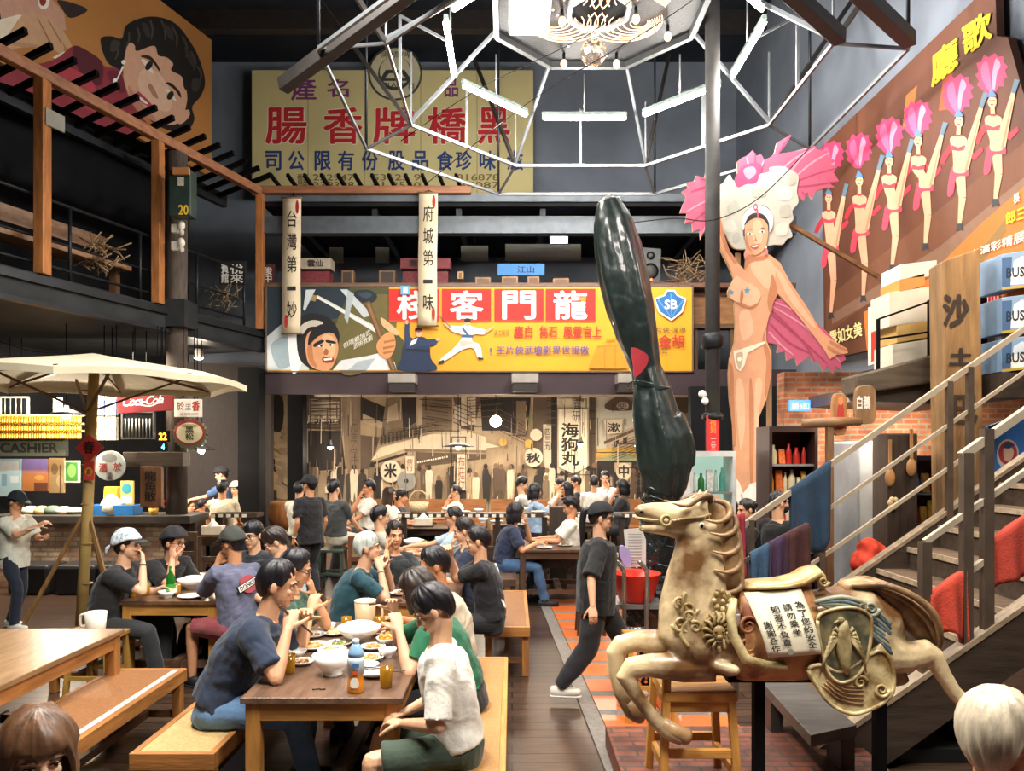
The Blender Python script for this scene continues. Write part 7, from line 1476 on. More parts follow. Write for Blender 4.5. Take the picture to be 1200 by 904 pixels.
def person(px, py, Y, face, label, pose='sit', seat=.45, top='#222226', bottom='#2a3038', kind='trousers', hair='short', haircol='#17141a', fem=False,
           look=(0,0), R='table', L='table', sleeve=.62, shoes='#1c1c20', hat=None, glasses=False, mask=False, near=0, size=1.0, step=0, lean=None, group=None, sk=None, extras=None, tall=None, handcurl=.8, spread=.09, feet=.0, amin=-.05, baggy=0.):
    Hc = U(px,py,Y); f = math.radians(face); fw = Vector((math.cos(f),math.sin(f),0)); rt = Vector((math.sin(f),-math.cos(f),0)); Z = Vector((0,0,1)); s = size
    skc = sk or SKINS[int(px*3+py)%5]; SK_ = skin(skc)
    T0, N0 = .50*s, .180*s
    if pose == 'stand':
        s = (Hc.z)/(1.62 if not fem else 1.62); T0, N0 = .50*s, .180*s; hz = Hc.z-(T0+N0)*.985; a = lean if lean is not None else .06
    else:
        hz = seat+.095*s; lo, hi = amin, 1.25
        g = lambda a: T0*math.cos(a)+N0*math.cos(a*.55+.05)
        if lean is not None: a = lean; hz = Hc.z-g(a)
        elif g(amin) < Hc.z-hz: a = amin; hz = Hc.z-g(a)
        else:
            for _ in range(30):
                a = (lo+hi)/2
                if g(a) > Hc.z-hz: lo = a
                else: hi = a
    u = fw*math.sin(a)+Z*math.cos(a); fr_ = fw*math.cos(a)-Z*math.sin(a); bn = a*.55+.05; nu_ = fw*math.sin(bn)+Z*math.cos(bn)
    hip = Hc-u*T0-nu_*N0
    if pose == 'stand': hip.z = max(hip.z,.5)
    root = thing('person',label,'person',(hip.x,hip.y,0),group)
    nb = hip+u*T0; sw = (.15 if fem else .172)*s
    # head frame
    yaw = f+math.radians(look[0]); pit = math.radians(look[1])
    hf = Vector((math.cos(yaw)*math.cos(pit),math.sin(yaw)*math.cos(pit),math.sin(pit))); hr = Vector((math.sin(yaw),-math.cos(yaw),0)); hu = hr.cross(hf).normalized()
    if hu.z < 0: hu = -hu
    m = MB(); hx = (hr,hf,hu)
    def hd(x,y,z): return Hc+hr*(x*s)+hf*(y*s)+hu*(z*s)
    m.ell(hd(0,-.012,.035),(.074*s,.092*s,.083*s),None,hx,16,10); m.ell(hd(0,.018,-.035),(.060*s,.070*s,.080*s),None,hx,16,10); m.ell(hd(0,.052,-.092),(.030*s,.028*s,.022*s),None,hx,10,6)
    m.cone(hd(0,.080,.015),.010*s,hd(0,.100,-.022),.0135*s); m.ell(hd(0,.072,.028),(.05*s,.018*s,.012*s),None,hx,10,6)
    for e in (-1,1):
        m.ell(hd(e*.030,.066,-.018),(.022*s,.016*s,.018*s),None,hx,10,6); m.ell(hd(e*.077,-.010,-.004),(.011*s,.021*s,.032*s),None,hx,10,6); m.ell(hd(e*.012,.094,-.025),(.009*s,.009*s,.008*s),None,hx,8,5)
    m.ell(hd(0,.078,-.058),(.024*s,.014*s,.014*s),None,hx,10,6)
    m.cone(nb-u*.03*s,.062*s,Hc-hu*.06*s-hf*.018*s,.054*s)
    # torso
    prof = ((-.09,.135,.085),(0,.158 if not fem else .162,.112),(.12,.142 if not fem else .126,.105),(.28,.160 if not fem else .142,.112),(.40,.165 if not fem else .145,.10),(.46,.135,.078),(.505,.07,.058))
    def hunch(t): return -fr_*(.035*s*math.sin(math.pi*min(1,max(0,t/.5)))*(1 if a>.25 else .3))
    def tors(mm, g0, lo_=-1, hi_=1, k=1.):
        mm.loft([(hip+u*t*s+hunch(t),rt,fr_,(w+g0)*s*k,(d+g0)*s*k) for t,w,d in prof if lo_<=t<=hi_],None,20,2.3)
    tors(m,0)
    if fem: 
        for e in (-1,1): m.ell(hip+u*.33*s+fr_*.085*s+rt*e*.06*s,(.055*s,.05*s,.055*s),None,(rt,fr_,u),10,7)
    # arms
    arms = []; tz = .77
    for side,tgt in ((1,R),(-1,L)):
        S = hip+u*.445*s+rt*side*sw+hunch(.44); n_ = None; dr = None; pole = -Z*.9+rt*side*.55-fw*.25
        if isinstance(tgt,tuple):
            if tgt[0] == 'p': W = U(tgt[1],tgt[2],tgt[3])
            else: W = hip+fw*tgt[1]+rt*tgt[2]; W.z = tgt[3]
            key = tgt[4] if len(tgt) > 4 else ''
        else: key = tgt
        if key == 'mouth': W = hd(side*.055,.155,-.13); dr = (hf*-.35+hu*.75-hr*side*.55); n_ = -hf+Z*.1
        elif key == 'chin': W = hd(side*.07,.075,-.17); dr = hu*.9-hr*side*.25+hf*.1; n_ = -hr*side+hf*-.2
        elif key == 'cheek': W = hd(side*.09,.06,-.13); dr = hu+hf*-.15; n_ = -hr*side
        elif key == 'table': W = hip+fw*(.40*s)+rt*side*.13*s+fw*math.sin(a)*.1; W.z = tz+.05; dr = fw*.9-rt*side*.5; n_ = -Z
        elif key == 'reach': W = hip+fw*(.56*s)+rt*side*.10*s; W.z = tz+.10; dr = fw-Z*.3; n_ = -Z
        elif key == 'lap': W = hip+fw*.27*s+rt*side*.09*s; W.z = hz+.12*s; dr = fw-rt*side*.6; n_ = -Z
        elif key == 'down': W = S-Z*.505*s+fw*.05*s+rt*side*.05*s; dr = -Z+fw*.1; n_ = -rt*side; pole = -fw+rt*side*.3
        elif key == 'swing': W = S-Z*.47*s+fw*.20*s*side*(1 if step>=0 else -1)+rt*side*.06*s; dr = -Z+fw*.1; n_ = -rt*side; pole = -fw
        elif key == 'hold': W = hip+fw*.36*s+rt*side*.10*s+u*.22*s; dr = fw*.8-rt*side*.5+Z*.1; n_ = -rt*side*.6+Z*.6
        elif key == 'clasp': W = hd(side*.05,.17,-.19); dr = hu*.55-hr*side*.75+hf*.1; n_ = -hr*side*.6-hf*.6
        E, W = ik(S,W,.285*s,.25*s,pole)
        if dr is None: dr = (W-E).normalized()-Z*.15
        if n_ is None: n_ = -Z*.7-rt*side*.5
        dr = (dr.normalized()+(W-E).normalized()*.7)
        m.cone(S,.046*s,S.lerp(E,.5),.044*s); m.cone(nb-u*.025*s,.045*s,S,.042*s); m.cone(S.lerp(E,.4),.045*s,E,.036*s); m.cone(E,.037*s,E.lerp(W,.35),.038*s); m.cone(E.lerp(W,.3),.038*s,W,.0245*s)
        hand(m,W,dr,n_,s*1.0,-side,handcurl if key not in ('mouth','clasp','chin','cheek','lap') else 1.0,near)
        arms.append((S,E,W,dr.normalized(),side))
    # legs
    legs = []; sl = .43*s; cl = .42*s
    for side in (1,-1):
        hj = hip+rt*side*.088*s-u*.02*s
        if pose == 'stand':
            ph = step*side
            ank = Vector((hip.x,hip.y,0))+rt*side*(.085*s)+fw*(ph-.02); ank.z = .085*s+(.05 if ph<-.1 else 0)
            tot = (hj-ank).length; l1 = max(.43*s,tot*.512); K, ank = ik(hj,ank,l1,l1,fw)
            toe = fw
        else:
            K = hj+fw*sl*.97+rt*side*spread*s-Z*.03; K.z = min(max(seat+.06*s,.40*s),hj.z+.02); ank = K+fw*(.05+feet+.05*side); ank.z = .085*s
            if hz > seat+.25: K.z = hj.z-.06
            d_ = ank-K
            if d_.length > cl*1.05 and False: pass
            toe = fw
        m.cone(hj,.082*s,hj.lerp(K,.5),.070*s); m.cone(hj.lerp(K,.4),.070*s,K,.052*s); m.cone(K,.052*s,K.lerp(ank,.35),.052*s); m.cone(K.lerp(ank,.3),.052*s,ank,.034*s); m.cone(ank-Z*.03*s,.036*s,ank+toe*.13*s-Z*.05*s,.026*s)
        legs.append((hj,K,ank,side,toe))
    vox = .0055 if near >= 2 else .0068 if near else .0085
    me = remeshed(m,vox*s,2); mobj(me,'body',root,SK_)
    # shirt
    cv = .008 if near else .012; bg = baggy
    m = MB(); tors(m,.030+bg*.03,-.12 if pose=='stand' else -.06,.47); m.loft([(hip+u*t*s+hunch(t),rt,fr_,w*s,d*s) for t,w,d in ((.38,.185 if not fem else .164,.122),(.44,.166 if not fem else .146,.104),(.475,.112,.084),(.498,.080,.070))],None,20,2.2)
    if pose == 'stand': m.loft([(hip+u*t*s,rt,fr_,(w+bg*.03)*s,(d+bg*.03)*s) for t,w,d in ((-.15,.188,.142),(.0,.188,.142),(.15,.176,.136))],None,20,2.3)
    if fem:
        for e in (-1,1): m.ell(hip+u*.33*s+fr_*.088*s+rt*e*.06*s,(.07*s,.062*s,.068*s),None,(rt,fr_,u),10,7)
    for S,E,W,d,side in arms:
        q = S.lerp(E,min(1,sleeve*1.25)); m.limb([S-rt*side*.045*s,S,S.lerp(E,.2),S.lerp(E,.5),q],[.072*s,.077*s,.075*s,.070*s,(.070+bg*.012)*s],None,16,sleeve<=.9); m.cone(nb-u*.03*s-fr_*.008*s,.058*s,S-u*.008*s,.066*s,None,12)
        if sleeve > .9: m.limb([E,E.lerp(W,.92)],[.054*s,.042*s],None,12)
    me = remeshed(m,cv*s,2); wrinkle(me,.010*s,22,int(px)); wrinkle(me,.004*s,55,int(py)); mobj(me,'shirt',root,cloth(top))
    # trousers / shorts
    m = MB(); m.loft([(hip+u*t*s,rt,fr_,(w+bg*.02)*s,(d+bg*.02)*s) for t,w,d in ((-.14,.10,.07),(-.12,.142,.10),(-.02,.176,.128),(.08,.160,.118),(.10,.12,.09))],None,20,2.3)
    for hj,K,ank,side,toe in legs:
        if kind == 'shorts': m.limb([hj,hj.lerp(K,.4),hj.lerp(K,.88)],[.100*s,.092*s,.090*s],None,16,True)
        else:
            m.limb([hj,hj.lerp(K,.5),K],[.100*s,(.086+bg*.02)*s,(.069+bg*.02)*s],None,16); m.limb([K,K.lerp(ank,.45),ank+Z*.01],[(.068+bg*.02)*s,(.067+bg*.02)*s,(.056+bg*.012)*s],None,16,True)
    me = remeshed(m,cv*s,2); wrinkle(me,.009*s,22,int(py)); mobj(me,'shorts' if kind=='shorts' else 'trousers',root,cloth(bottom))
    for hj,K,ank,side,toe in legs:
        m = MB(); c = ank-Z*.045*s; SH = mat(shoes,.6,kind='shoe')
        z0 = max(.0,ank.z-.085*s)
        m.loft([(Vector((c.x,c.y,z0+.045*s))+toe*t*s,rt,Z,w*s,h*s) for t,w,h in ((-.085,.02,.025),(-.075,.036,.045),(0,.040,.052),(.06,.044,.042),(.12,.046,.034),(.17,.036,.026),(.185,.015,.015))],SH,12,2.6)
        so = m.build('shoe',root); m = MB()
        m.loft([(Vector((c.x,c.y,z0+.010*s))+toe*t*s,rt,Z,w*s,.010*s) for t,w in ((-.09,.02),(-.08,.038),(0,.042),(.08,.047),(.14,.046),(.18,.034),(.19,.015))],mat('#d8d4cc' if shoes!='#1c1c20' else '#2a2a2c',.6),12,3)
        m.build('sole',so)
    # face
    EW, EB = mat('#efe9e0',.2), mat('#1d1512',.2)
    m = MB()
    for e in (-1,1): m.ell(hd(e*.031,.0755,.008),(.0135*s,.008*s,.0065*s),EW,hx,10,6); m.ell(hd(e*.031,.081,.008),(.0062*s,.0045*s,.0062*s),EB,hx,8,6); m.path([hd(e*.016,.081,.012),hd(e*.031,.086,.0165),hd(e*.046,.076,.012)],.0022*s,EB,4)
    m.build('eyes',root)
    m = MB(); HC = mat(haircol,.42,var=.35,scale=9,bump=.10,bscale=22,stretch=(4,4,.6),kind='hair')
    for e in (-1,1): m.path([hd(e*.014,.089,.030),hd(e*.032,.090,.036),hd(e*.052,.074,.030)],[.0035*s,.0042*s,.002*s],mat('#241b18',.8) if haircol>'#777777' else HC,5)
    m.build('eyebrows',root)
    m = MB(); LP = skin('#b06055'); m.path([hd(-.024,.080,-.060),hd(-.010,.092,-.0555),hd(0,.0925,-.0575),hd(.010,.092,-.0555),hd(.024,.080,-.060)],[.002*s,.0045*s,.004*s,.0045*s,.002*s],LP,6); m.path([hd(-.022,.080,-.062),hd(0,.0915,-.0665),hd(.022,.080,-.062)],[.002*s,.0058*s,.002*s],LP,6); m.build('lips',root)
    # hair
    ang = lambda ph: abs((ph+math.pi)%(2*math.pi)-math.pi)     # 0 = front, pi = back
    sm = lambda x,a_,b_: (lambda q: q*q*(3-2*q))(max(0,min(1,(x-a_)/(b_-a_))))
    def cap(mm, top_, side_, edge, L_=None, nu=72, nv=14, jag=0., groove=0., mat_=None, end=.3):
        rs = random.Random(int(px*7)); vs = []; fs = []; jit = [rs.uniform(-1,1) for _ in range(nu)]; NL = 5
        C0 = (0,-.014,.010); A = (.079,.098,.112)
        for i in range(nu):
            ph0 = 2*math.pi*i/nu; th1 = edge(ph0)+jag*jit[i]*(1 if i%2 else .3)
            for k in range(nv+1):
                t = k/nv; th = th1*t; ph = ph0+.22*(1-t)
                tk = top_*(1-sm(t,.25,.9))+side_*sm(t,.25,.9); tk *= 1-(1-end)*sm(t,.82 if end>.5 else .58,1.)
                tk += .0035*math.sin(ph0*5+th*2.5+px)*sm(t,.1,.4)*(1-sm(t,.85,1)); tk += groove*(math.sin(ph0*17+3*t)+.7*math.sin(ph0*31-2*t)+jit[i]*.9)*sm(t,.05,.35)*(1-.6*sm(t,.85,1))
                x,y,z = math.sin(th)*math.sin(ph),math.sin(th)*math.cos(ph),math.cos(th)
                vs.append(hd(C0[0]+x*(A[0]+tk),C0[1]+y*(A[1]+tk),C0[2]+z*(A[2]+tk)))
            base = vs[-1]; Lp = L_(ph0)*(1+.10*jit[i]) if L_ else 0; out = (base-hd(*C0)); out.z = 0; out = out.normalized() if out.length>1e-5 else out
            for k in range(1,NL+1):
                q = k/NL
                if L_: vs.append(base-Z*(Lp*q*s)+out*(.010*math.sin(q*2.6)-.012*q*q)*s*(1 if Lp>.01 else 0)-(hd(0,0,0)*0 if False else out*(0 if Lp>.01 else .02*q*s)))
                else: vs.append(base-(base-hd(0,-.01,0)).normalized()*(.016*q*s))
        R_ = nv+1+NL
        for i in range(nu):
            j = (i+1)%nu
            for k in range(R_-1): fs.append((i*R_+k,i*R_+k+1,j*R_+k+1,j*R_+k))
        mm.add(vs,fs,mat_ or HC,True)
    HC = mat(haircol,.42,var=.35,scale=9,bump=.10,bscale=22,stretch=(4,4,.6),kind='hair')
    edges = {'short': lambda p: .98+.10*sm(ang(p),.25,.6)+.45*sm(ang(p),.65,1.15)+.72*sm(ang(p),1.75,2.35)+.15*sm(ang(p),2.2,3.), 'crew': lambda p: .92+.56*sm(ang(p),.6,1.1)+.70*sm(ang(p),1.8,2.4),
        'fringe': lambda p: 1.26+.32*sm(ang(p),.75,1.1)+.72*sm(ang(p),1.75,2.35), 'bob': lambda p: 1.24+.40*sm(ang(p),.68,.95)+.25*sm(ang(p),1.5,2.5), 'long': lambda p: 1.06+.58*sm(ang(p),.6,.95)+.25*sm(ang(p),1.5,2.5), 'tied': lambda p: .98+.56*sm(ang(p),.55,1.1)+.68*sm(ang(p),1.75,2.35)}
    hs = hair if hair in edges else 'tied'
    Lf = {'bob': lambda p: .125*sm(ang(p),.80,1.0), 'long': lambda p: .25*sm(ang(p),.75,1.0)}.get(hs)
    tp, sd, gr, jg = {'short':(.026,.012,.0013,.06),'crew':(.014,.006,.0008,.03),'fringe':(.028,.015,.0014,.08),'bob':(.022,.024,.0012,.03),'long':(.018,.020,.0012,.03),'tied':(.011,.009,.0014,.02)}[hs]
    m = MB(); cap(m,tp,sd,edges[hs],Lf,jag=jg,groove=gr,end=.9 if Lf else .10)
    if hair == 'ponytail': m.path(cr([hd(0,-.10,.06),hd(0,-.155,.05),hd(0,-.165,-.05),hd(0,-.15,-.20),hd(0,-.14,-.33)],4,False),[.02*s,.026*s,.03*s,.03*s,.03*s,.032*s,.032*s,.032*s,.03*s,.03*s,.028*s,.026*s,.024*s,.02*s,.016*s,.012*s,.006*s],HC,10)
    if hair == 'bun': m.ell(hd(0,-.115,.035),(.045*s,.04*s,.045*s),HC,hx); m.path([hd(-.05,-.10,.0),hd(-.06,-.11,-.06)],.008*s,HC)
    o = m.build('hair',root)
    if Lf: md = o.modifiers.new('thick','SOLIDIFY'); md.thickness = .010*s; md.offset = -1
    if hat:
        m = MB(); hk, hcol = hat; HM = mat(hcol,.85,var=.1 if hk!='bandana' else .5,scale=6 if hk!='bandana' else 45,kind='fabric',hex2='#e8ecec' if hk=='bandana' else None)
        e = {'cap': lambda p: 1.24+.34*sm(ang(p),1.2,2.5),'bandana': lambda p: 1.16+.46*sm(ang(p),1.0,2.4),'beret': lambda p: 1.16+.30*sm(ang(p),1.2,2.4),'visor': lambda p: 1.12+.34*sm(ang(p),1.2,2.4)}[hk]
        cap(m,.036 if hk!='beret' else .046,.031 if hk!='beret' else .040,e,mat_=HM,end=1.,nu=40)
        o = ho = m.build('hat',root); md = o.modifiers.new('thick','SOLIDIFY'); md.thickness = .004
        if hk in ('cap','visor','bandana'):
            m = MB(); vs = []; nb_ = 12
            for i in range(nb_+1):
                t = -1+2*i/nb_; vs.append(hd(.088*t,.115*math.sqrt(max(0,1-t*t*.75)),.055)); vs.append(hd(.075*t,(.195 if hk!='bandana' else .16)-.06*t*t,.040-.008*t*t))
            m.add(vs,[(2*i,2*i+1,2*i+3,2*i+2) for i in range(nb_)],mat('#2a2c30' if hk!='bandana' else '#3a3a3c',.8),True); o = m.build('brim',ho,fix=False); md = o.modifiers.new('thick','SOLIDIFY'); md.thickness = .006
        if hk == 'bandana':
            m = MB(); m.path([hd(0,-.12,.0),hd(.02,-.16,-.03),hd(.03,-.17,-.10)],[.02,.018,.006],HM,8); m.build('knot',ho)
    if glasses:
        m = MB(); GM = mat('#1c1b1b',.3,kind='frame')
        for e in (-1,1): m.torus(hd(e*.034,.094,.006),hr,hu,.021*s,.0022*s,GM,18,5); m.path([hd(e*.054,.090,.008),hd(e*.078,.05,.010),hd(e*.080,-.01,.008)],.0022*s,GM,4)
        m.path([hd(-.013,.096,.010),hd(.013,.096,.010)],.002*s,GM,4); m.build('glasses',root)
    if mask:
        m = MB(); m.ell(hd(0,.050,-.052),(.062*s,.058*s,.050*s),mat('#17181b',.9,kind='fabric'),hx,16,10)
        for e in (-1,1): m.path([hd(e*.058,.05,-.045),hd(e*.078,-.005,-.01)],.003*s,mat('#17181b',.9),4)
        m.build('face_mask',root)
    info = dict(root=root,hd=hd,hip=hip,u=u,fr=fr_,rt=rt,fw=fw,arms=arms,s=s,Hc=Hc,legs=legs)
    if extras: extras(info)
    return info
def sticks(I, idx, tip, label='pair of chopsticks held by'):
    S,E,W,d,side = I['arms'][idx]; g = W+d*.08
    t = None
    for k in (-1,1):
        m = MB(); v = (Vector(tip)-g).normalized(); o = Vector((0,.004*k,.004*k)); m.cone(g-v*.09+o,.0042,g+v*.17+o*.4,.003,mat('#3c2417',.4)); o_ = single(m,'chopstick',label,'chopstick',label)
def strap(I, col, a=1, nm='strap'):
    m = MB(); h,u,f,r,s = I['hip'],I['u'],I['fr'],I['rt'],I['s']
    P = [h+u*.10*s+r*a*-.15*s+f*-.06*s, h+u*.25*s+r*a*-.06*s-f*.135*s, h+u*.40*s+r*a*.06*s-f*.13*s, h+u*.475*s+r*a*.10*s-f*.06*s, h+u*.44*s+r*a*.11*s+f*.09*s, h+u*.28*s+r*a*.04*s+f*.14*s, h+u*.10*s-r*a*.12*s+f*.11*s]
    m.path(cr(P,4,False),.011,mat(col,.7),6); m.build(nm,I['root'])
def necklace(I, col='#1d1a18'):
    m = MB(); h,u,f,r,s = I['hip'],I['u'],I['fr'],I['rt'],I['s']; c = h+u*.475*s+f*.012*s
    m.path([c+r*.078*s*math.cos(t)+f*.075*s*math.sin(t)-u*.02*s*math.sin(t) for t in [i*2*math.pi/20 for i in range(21)]],.003,mat(col,.4),4); m.build('neck_cord',I['root'])
def watch(I, idx=0, col='#1d1d1f'):
    S,E,W,d,side = I['arms'][idx]; ax = (W-E).normalized(); x = ax.orthogonal().normalized(); m = MB(); m.torus(W-ax*.02,x,ax.cross(x),.027,.006,mat(col,.4),14,5); m.build('wristband',I['root'])
def dragon(I):
    m = MB(); h,u,f,r,s = I['hip'],I['u'],I['fr'],I['rt'],I['s']; rs = random.Random(1)
    for q in range(3):
        P = [h+u*(.44-.05*i)*s+r*(.10-.035*i+.02*math.sin(i*2+q))*s-f*(.118+.014*math.sin(i*1.1)+.004*q)*s for i in range(8)]
        m.path(cr(P,3,False),.006,mat('#d8d4cc',.8),5)
    m.build('shirt_print',I['root'],label='white dragon like print on the shirt back')
def backlogo(I):
    h,u,f,r,s = I['hip'],I['u'],I['fr'],I['rt'],I['s']; c = h+u*.33*s-f*.172*s
    B_ = Board(c, r*1.0, u, I['root']); 
    m = MB(); n = B_.n
    m.prism([c+r*(.075*math.cos(t))+u*(.075*math.sin(t))+n*.004 for t in [i*2*math.pi/28 for i in range(28)]],-n*.03,pm('#b04a52'))
    A = (r*.94+u*.34).normalized(); V = (u*.94-r*.34).normalized()
    m.prism([c+A*x+V*y+n*.008 for x,y in ((-.12,-.03),(.12,-.03),(.12,.03),(-.12,.03))],-n*.012,pm('#241c1e')); m.prism([c+A*x+V*y+n*.0095 for x,y in ((-.112,-.024),(.112,-.024),(.112,.024),(-.112,.024))],-n*.004,pm('#e8e2da')); m.build('shirt_emblem',I['root'])
    me = textmesh('DONKERS',.03); k = len(me.vertices); co = np.empty(k*3); me.vertices.foreach_get('co',co); co = co.reshape(-1,3); lo,hi = co.min(0),co.max(0); uv = (co-lo)/np.maximum(hi-lo,1e-6)
    P = [c+A*(.2*(q[0]-.5))+V*(.036*(q[1]-.5))+n*.011-org(I['root']) for q in uv]; me.vertices.foreach_set('co',np.array(P).ravel()); me.materials.clear(); me.materials.append(pm('#241c1e')); ob = bpy.data.objects.new('shirt_lettering',me); COL.objects.link(ob); ob.parent = I['root']
# ---- around the foreground table
I = person(327,687,4.32,5,'man in navy t-shirt and blue jeans eating with chopsticks opposite the boy in white',top='#232f45',bottom='#5d7fa6',near=2,size=1.09,R=('p',337,738,4.12,'x'),L=('p',356,728,4.5,'x'),look=(0,-12),sk='#d29d78',handcurl=1.1,spread=.05,extras=necklace); sticks(I,0,U(372,748,4.25),'chopsticks held by the man in navy')
I = person(347,668,4.95,5,'man in glasses and a dark green t-shirt half hidden behind the man in navy',top='#27503f',bottom='#26282c',near=1,glasses=True,R=('p',364,716,4.8,'x'),L='mouth',look=(5,-18),sk='#cf9870')
I = person(508,716,3.74,182,'boy in white t-shirt and green shorts looking down beside the front right tumbler',top='#e9e3d6',bottom='#3c4a3c',kind='shorts',near=2,hair='fringe',R='lap',L='lap',look=(0,-32),sleeve=.72,shoes='#6a5442',sk='#dba985',size=.98,extras=necklace)
I = person(489,692,4.5,184,'person in green t-shirt eating with chopsticks beside the boy in white',top='#17603f',bottom='#26282c',near=1,hair='bob',haircol='#2c2019',fem=True,R=('p',462,716,4.6,'x'),L=('p',468,740,4.3,'x'),look=(0,-22),sk='#dba987'); sticks(I,0,U(440,708,4.6),'chopsticks held by the person in green')
person(508,664,5.15,186,'man in beige t-shirt with black hair behind the person in green',top='#cdbfa6',bottom='#3a3a3c',near=1,hair='short',R='table',L='table',look=(10,-18),sk='#c8875f')
# ---- second table
I = person(432,643,6.2,5,'silver haired diner in a teal shirt resting chin on clasped hands',top='#1d4652',bottom='#c8c4b8',near=1,hair='fringe',haircol='#c4cac4',R=('p',446,668,6.12,'x'),L=('p',452,662,6.3,'x'),look=(0,2),sk='#dba987',handcurl=1.2); watch(I,0,'#c8b890')
person(463,628,7.0,300,'person with short dark hair resting a cheek on one hand beside the silver haired diner',top='#2c3236',bottom='#26282c',near=1,hair='short',fem=True,R='cheek',L='table',look=(-8,-6),sk='#d9a27c',haircol='#241b19')
person(446,606,8.8,20,'person with black hair and pale shirt seen from behind between teal diner and tureen',top='#b9b4a8',bottom='#26282c',hair='short',R='table',L='table',look=(0,-10))
I = person(559,635,6.5,182,'man in black t-shirt with white print holding both hands at his mouth',top='#1c1c21',bottom='#222226',near=2,hair='short',R=('p',528,652,6.42,'x'),L=('p',527,650,6.62,'x'),look=(0,-14),sk='#d8a47f',handcurl=1.2,extras=dragon)
person(543,623,7.3,185,'man in dark navy shirt just behind the man with white print',top='#273145',bottom='#26282c',hair='short',haircol='#2a211f',R='mouth',L='table',look=(0,-14))
person(531,607,8.7,184,'man in glasses and pale blue shirt reaching over the dark third table',top='#a9bccb',bottom='#3a3f48',glasses=True,R='reach',L='table',look=(0,-12),hair='crew')
# ---- left table
I = person(272,638,6.3,146,'man in a dark cap and purple grey t-shirt with a red back emblem',top='#63667f',bottom='#9a4a50',kind='shorts',near=1,hat=('cap','#3c3f3a'),R='table',L='mouth',look=(10,-16),sk='#cf946c',sleeve=.8,extras=backlogo,shoes='#1c1c20')
I = person(150,640,6.3,4,'man in patterned pale cap and black t-shirt with fist at his mouth',top='#1b1b1f',bottom='#26282c',near=1,hat=('bandana','#7d93a4'),hair='short',R='mouth',L='table',look=(0,-4),sk='#e0b08e',handcurl=1.4); watch(I,0)
person(205,637,6.85,330,'man in black hat and glasses leaning his cheek on a hand',top='#19191c',bottom='#222226',near=1,hat=('beret','#242428'),glasses=True,R='cheek',L='table',look=(12,-4),sk='#dba582')
person(296,628,7.1,262,'smiling young man in glasses between the capped man and the pale blue shirt',top='#2f333c',bottom='#26282c',near=1,glasses=True,R='table',L='table',look=(-10,-8),sk='#e3b592',hair='fringe')
I = person(322,636,6.5,200,'person in pale blue shirt with a black shoulder strap bending over',top='#a4bac8',bottom='#6a5c3c',near=1,hair='fringe',haircol='#2b1f1b',R='table',L='table',look=(0,-35)); strap(I,'#1c1c1e')
# ---- standing
I = person(20,589,8.35,-12,'standing man in white t-shirt and dark trousers holding a pale menu card',pose='stand',top='#d9dccd',bottom='#1d2838',near=1,hat=('cap','#223038'),R=('p',44,616,8.2,'x'),L='hold',look=(0,-22),shoes='#e6e4de',sk='#d9a27c',step=.10)
c = U(40,618,8.2); m = MB(); m.hexa([c+Vector(q) for q in ((-.10,-.08,-.04),(.10,-.06,.0),(.10,.10,.03),(-.10,.08,-.01),(-.10,-.08,-.035),(.10,-.06,.005),(.10,.10,.035),(-.10,.08,-.005))],mat('#e4ddd0',.8)); single(m,'menu_card','pale menu card in the hand of the standing man in white','menu')
I = person(362,569,10.1,136,'standing waiter in black t-shirt, black trousers and cap seen from behind',pose='stand',top='#19191d',bottom='#222228',near=1,R='down',L='down',look=(18,-6),hat=('cap','#1a1a1e'),sk='#cf946c'); watch(I,1,'#e8e4da')
I = person(705,608,5.94,-6,'waitress in black walking to the right with a long ponytail and glasses',pose='stand',baggy=1.,top='#17171a',bottom='#1b1b1f',near=2,fem=True,hair='ponytail',hat=('visor','#1c1c1f'),glasses=True,R=('p',694,716,5.58,'x'),L='down',look=(0,-6),shoes='#d8d2c4',step=-.27,sk='#d9a683',sleeve=.8)
h = I; m = MB(); c = h['hip']+h['u']*.36*h['s']+h['fr']*.142*h['s']-h['rt']*.05; m.box(c+Vector((-.02,-.03,-.015)),c+Vector((.025,.03,.015)),mat('#d8c8a0',.5)); m.build('name_badge',h['root'])
# ---- right hand table
person(605,601,9.7,4,'woman with a black bob and navy t-shirt eating at the right hand table',top='#26304a',bottom='#3f5f86',fem=True,hair='bob',R='table',L='mouth',look=(0,-8),near=1)
person(668,594,10.0,182,'man in a striped white shirt looking down at the right hand table',top='#dcd9d0',bottom='#3a3a3c',hair='short',R='table',L='table',look=(0,-25),near=1)
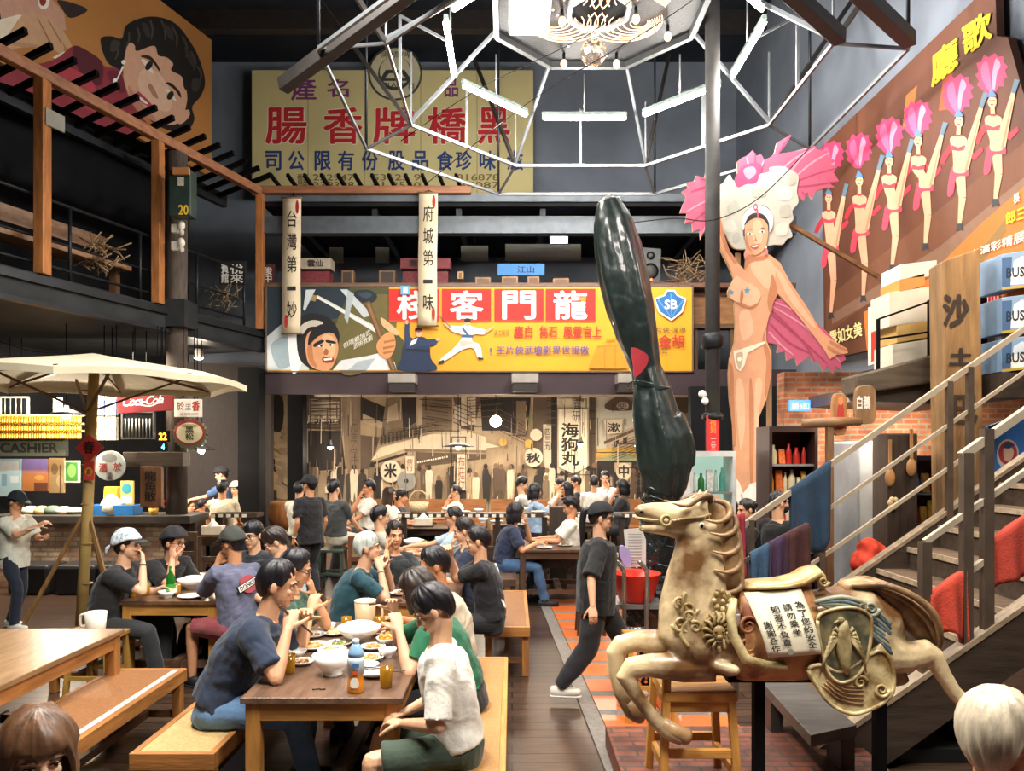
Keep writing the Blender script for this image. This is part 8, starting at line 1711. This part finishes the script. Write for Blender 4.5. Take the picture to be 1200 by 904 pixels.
# ---- around the partition and the back tables
person(351,574,11.1,86,'woman in cream shirt on a high stool seen from behind, beside the waiter',seat=.62,top='#d9d4c2',bottom='#26231f',fem=True,hair='tied',R='table',L='table',look=(0,-8),amin=.0)
person(392,573,10.75,62,'man in dark grey t-shirt on a high stool seen from behind',seat=.62,top='#3c3f3f',bottom='#c6bfae',kind='shorts',hair='short',R='table',L='table',look=(0,-10))
for a in ((432,572,12.0,205,'man in white t-shirt facing left behind the dark grey shirted man',dict(top='#e2ddd0',hair='short',R='mouth',L='table')),
  (457,580,12.2,-4,'woman with long brown hair and a cream top at the back left table',dict(top='#e0d8c6',fem=True,hair='long',haircol='#3a261c',R='table',L='table')),
  (471,583,12.7,-8,'dark haired diner half hidden behind the woman with long brown hair',dict(top='#2c2c30',hair='fringe',R='table',L='table')),
  (534,577,13.3,184,'man in glasses and cream t-shirt facing left at the back centre table',dict(top='#e2d9c4',glasses=True,hair='crew',R='mouth',L='table')),
  (612,568,12.75,-2,'person in white t-shirt leaning far forward before the mural awning',dict(top='#eae5d8',hair='short',R='reach',L='reach',look=(0,-25))),
  (627,576,12.3,6,'person in pale blue striped top with short black hair at the back',dict(top='#9db6d2',fem=True,hair='bob',R='reach',L='table')),
  (655,569,13.7,184,'diner in grey print top under the tall mural sign',dict(top='#8f959c',hair='short',R='table',L='table')),
  (664,574,12.5,200,'woman with dark hair and brown top holding food near the back post',dict(top='#6d5648',fem=True,hair='long',R='mouth',L='table')),
  (674,566,14.2,190,'dark haired diner in black behind the white shirted back',dict(top='#24242a',hair='fringe',R='table',L='table')),
  (696,566,12.9,84,'broad man in white shirt seen from behind at the back right table',dict(top='#d8d5cc',hair='crew',R='table',L='table')),
  (709,561,13.7,262,'man in white t-shirt facing the camera at the back right table',dict(top='#e6e1d8',hair='short',R='table',L='chin',sk='#e0a585')),
  (729,571,12.6,176,'person in black shirt with dark hair at the back right table by the wrapped statue',dict(top='#1e1e22',hair='bob',R='mouth',L='table')),
  (261,573,11.75,92,'person in beige t-shirt seen from behind at the far left back table',dict(top='#d5c6a8',hair='short',R='table',L='table',seat=.5)),
  (237,592,12.1,80,'dark haired child on a wooden chair at the far left back table',dict(top='#b98a5a',hair='short',R='table',L='table',size=.75,seat=.5)),
  (276,574,13.7,250,'diner in white cap beside the black column at the left',dict(top='#c7a48c',hat=('beret','#e4dfd4'),hair='short',R='table',L='table')),
  (222,594,13.2,-10,'diner in a pale top at the far left back table, partly hidden',dict(top='#cdbba4',hair='short',R='table',L='table')),
  (842,592,9.2,184,'diner with light skin and dark hair just behind the horse ears',dict(top='#5a3a3c',hair='tied',fem=True,R='table',L='table')),
  (853,597,8.9,186,'man with short dark hair behind the horse mane',dict(top='#3a2a2c',hair='short',R='table',L='table'))):
    d = dict(bottom='#2c2c30',look=(0,-8)); d.update(a[5]); person(a[0],a[1],a[2],a[3],a[4],**d)
person(259,557,12.7,190,'cook in a black cap and blue top reaching to the left behind the back table',pose='stand',top='#3f5c86',bottom='#26282c',hat=('beret','#1c1c20'),R='reach',L=('w',.62,-.1,1.15),look=(0,-18))
# ---- staff behind the horse
person(874,598,7.3,176,'staff member in black with a dark hair bun behind the horse neck',pose='stand',top='#17171b',bottom='#1b1b1f',fem=True,hair='bun',R='hold',L='hold',look=(20,-12),near=1)
person(913,590,7.1,40,'staff member in black t-shirt and black mask behind the stair rail',pose='stand',top='#17171a',bottom='#1b1b1f',fem=True,hair='tied',mask=True,R='down',L='hold',look=(-30,-4),near=1)
# ---- the two nearest heads
person(44,885,1.95,-48,'girl with a brown fringe at the bottom left corner',top='#5a4a44',bottom='#2c2c30',fem=True,hair='bob',haircol='#5a3d28',near=2,R='lap',L='lap',look=(0,-14),sk='#e3b696',size=.92)
person(1172,868,1.95,22,'person with cropped white hair at the bottom right corner seen from behind',top='#8a3a32',bottom='#2c2c30',hair='short',haircol='#b9ab94',near=2,R='lap',L='lap',glasses=True,look=(10,-6),sk='#cf946c',size=.98)
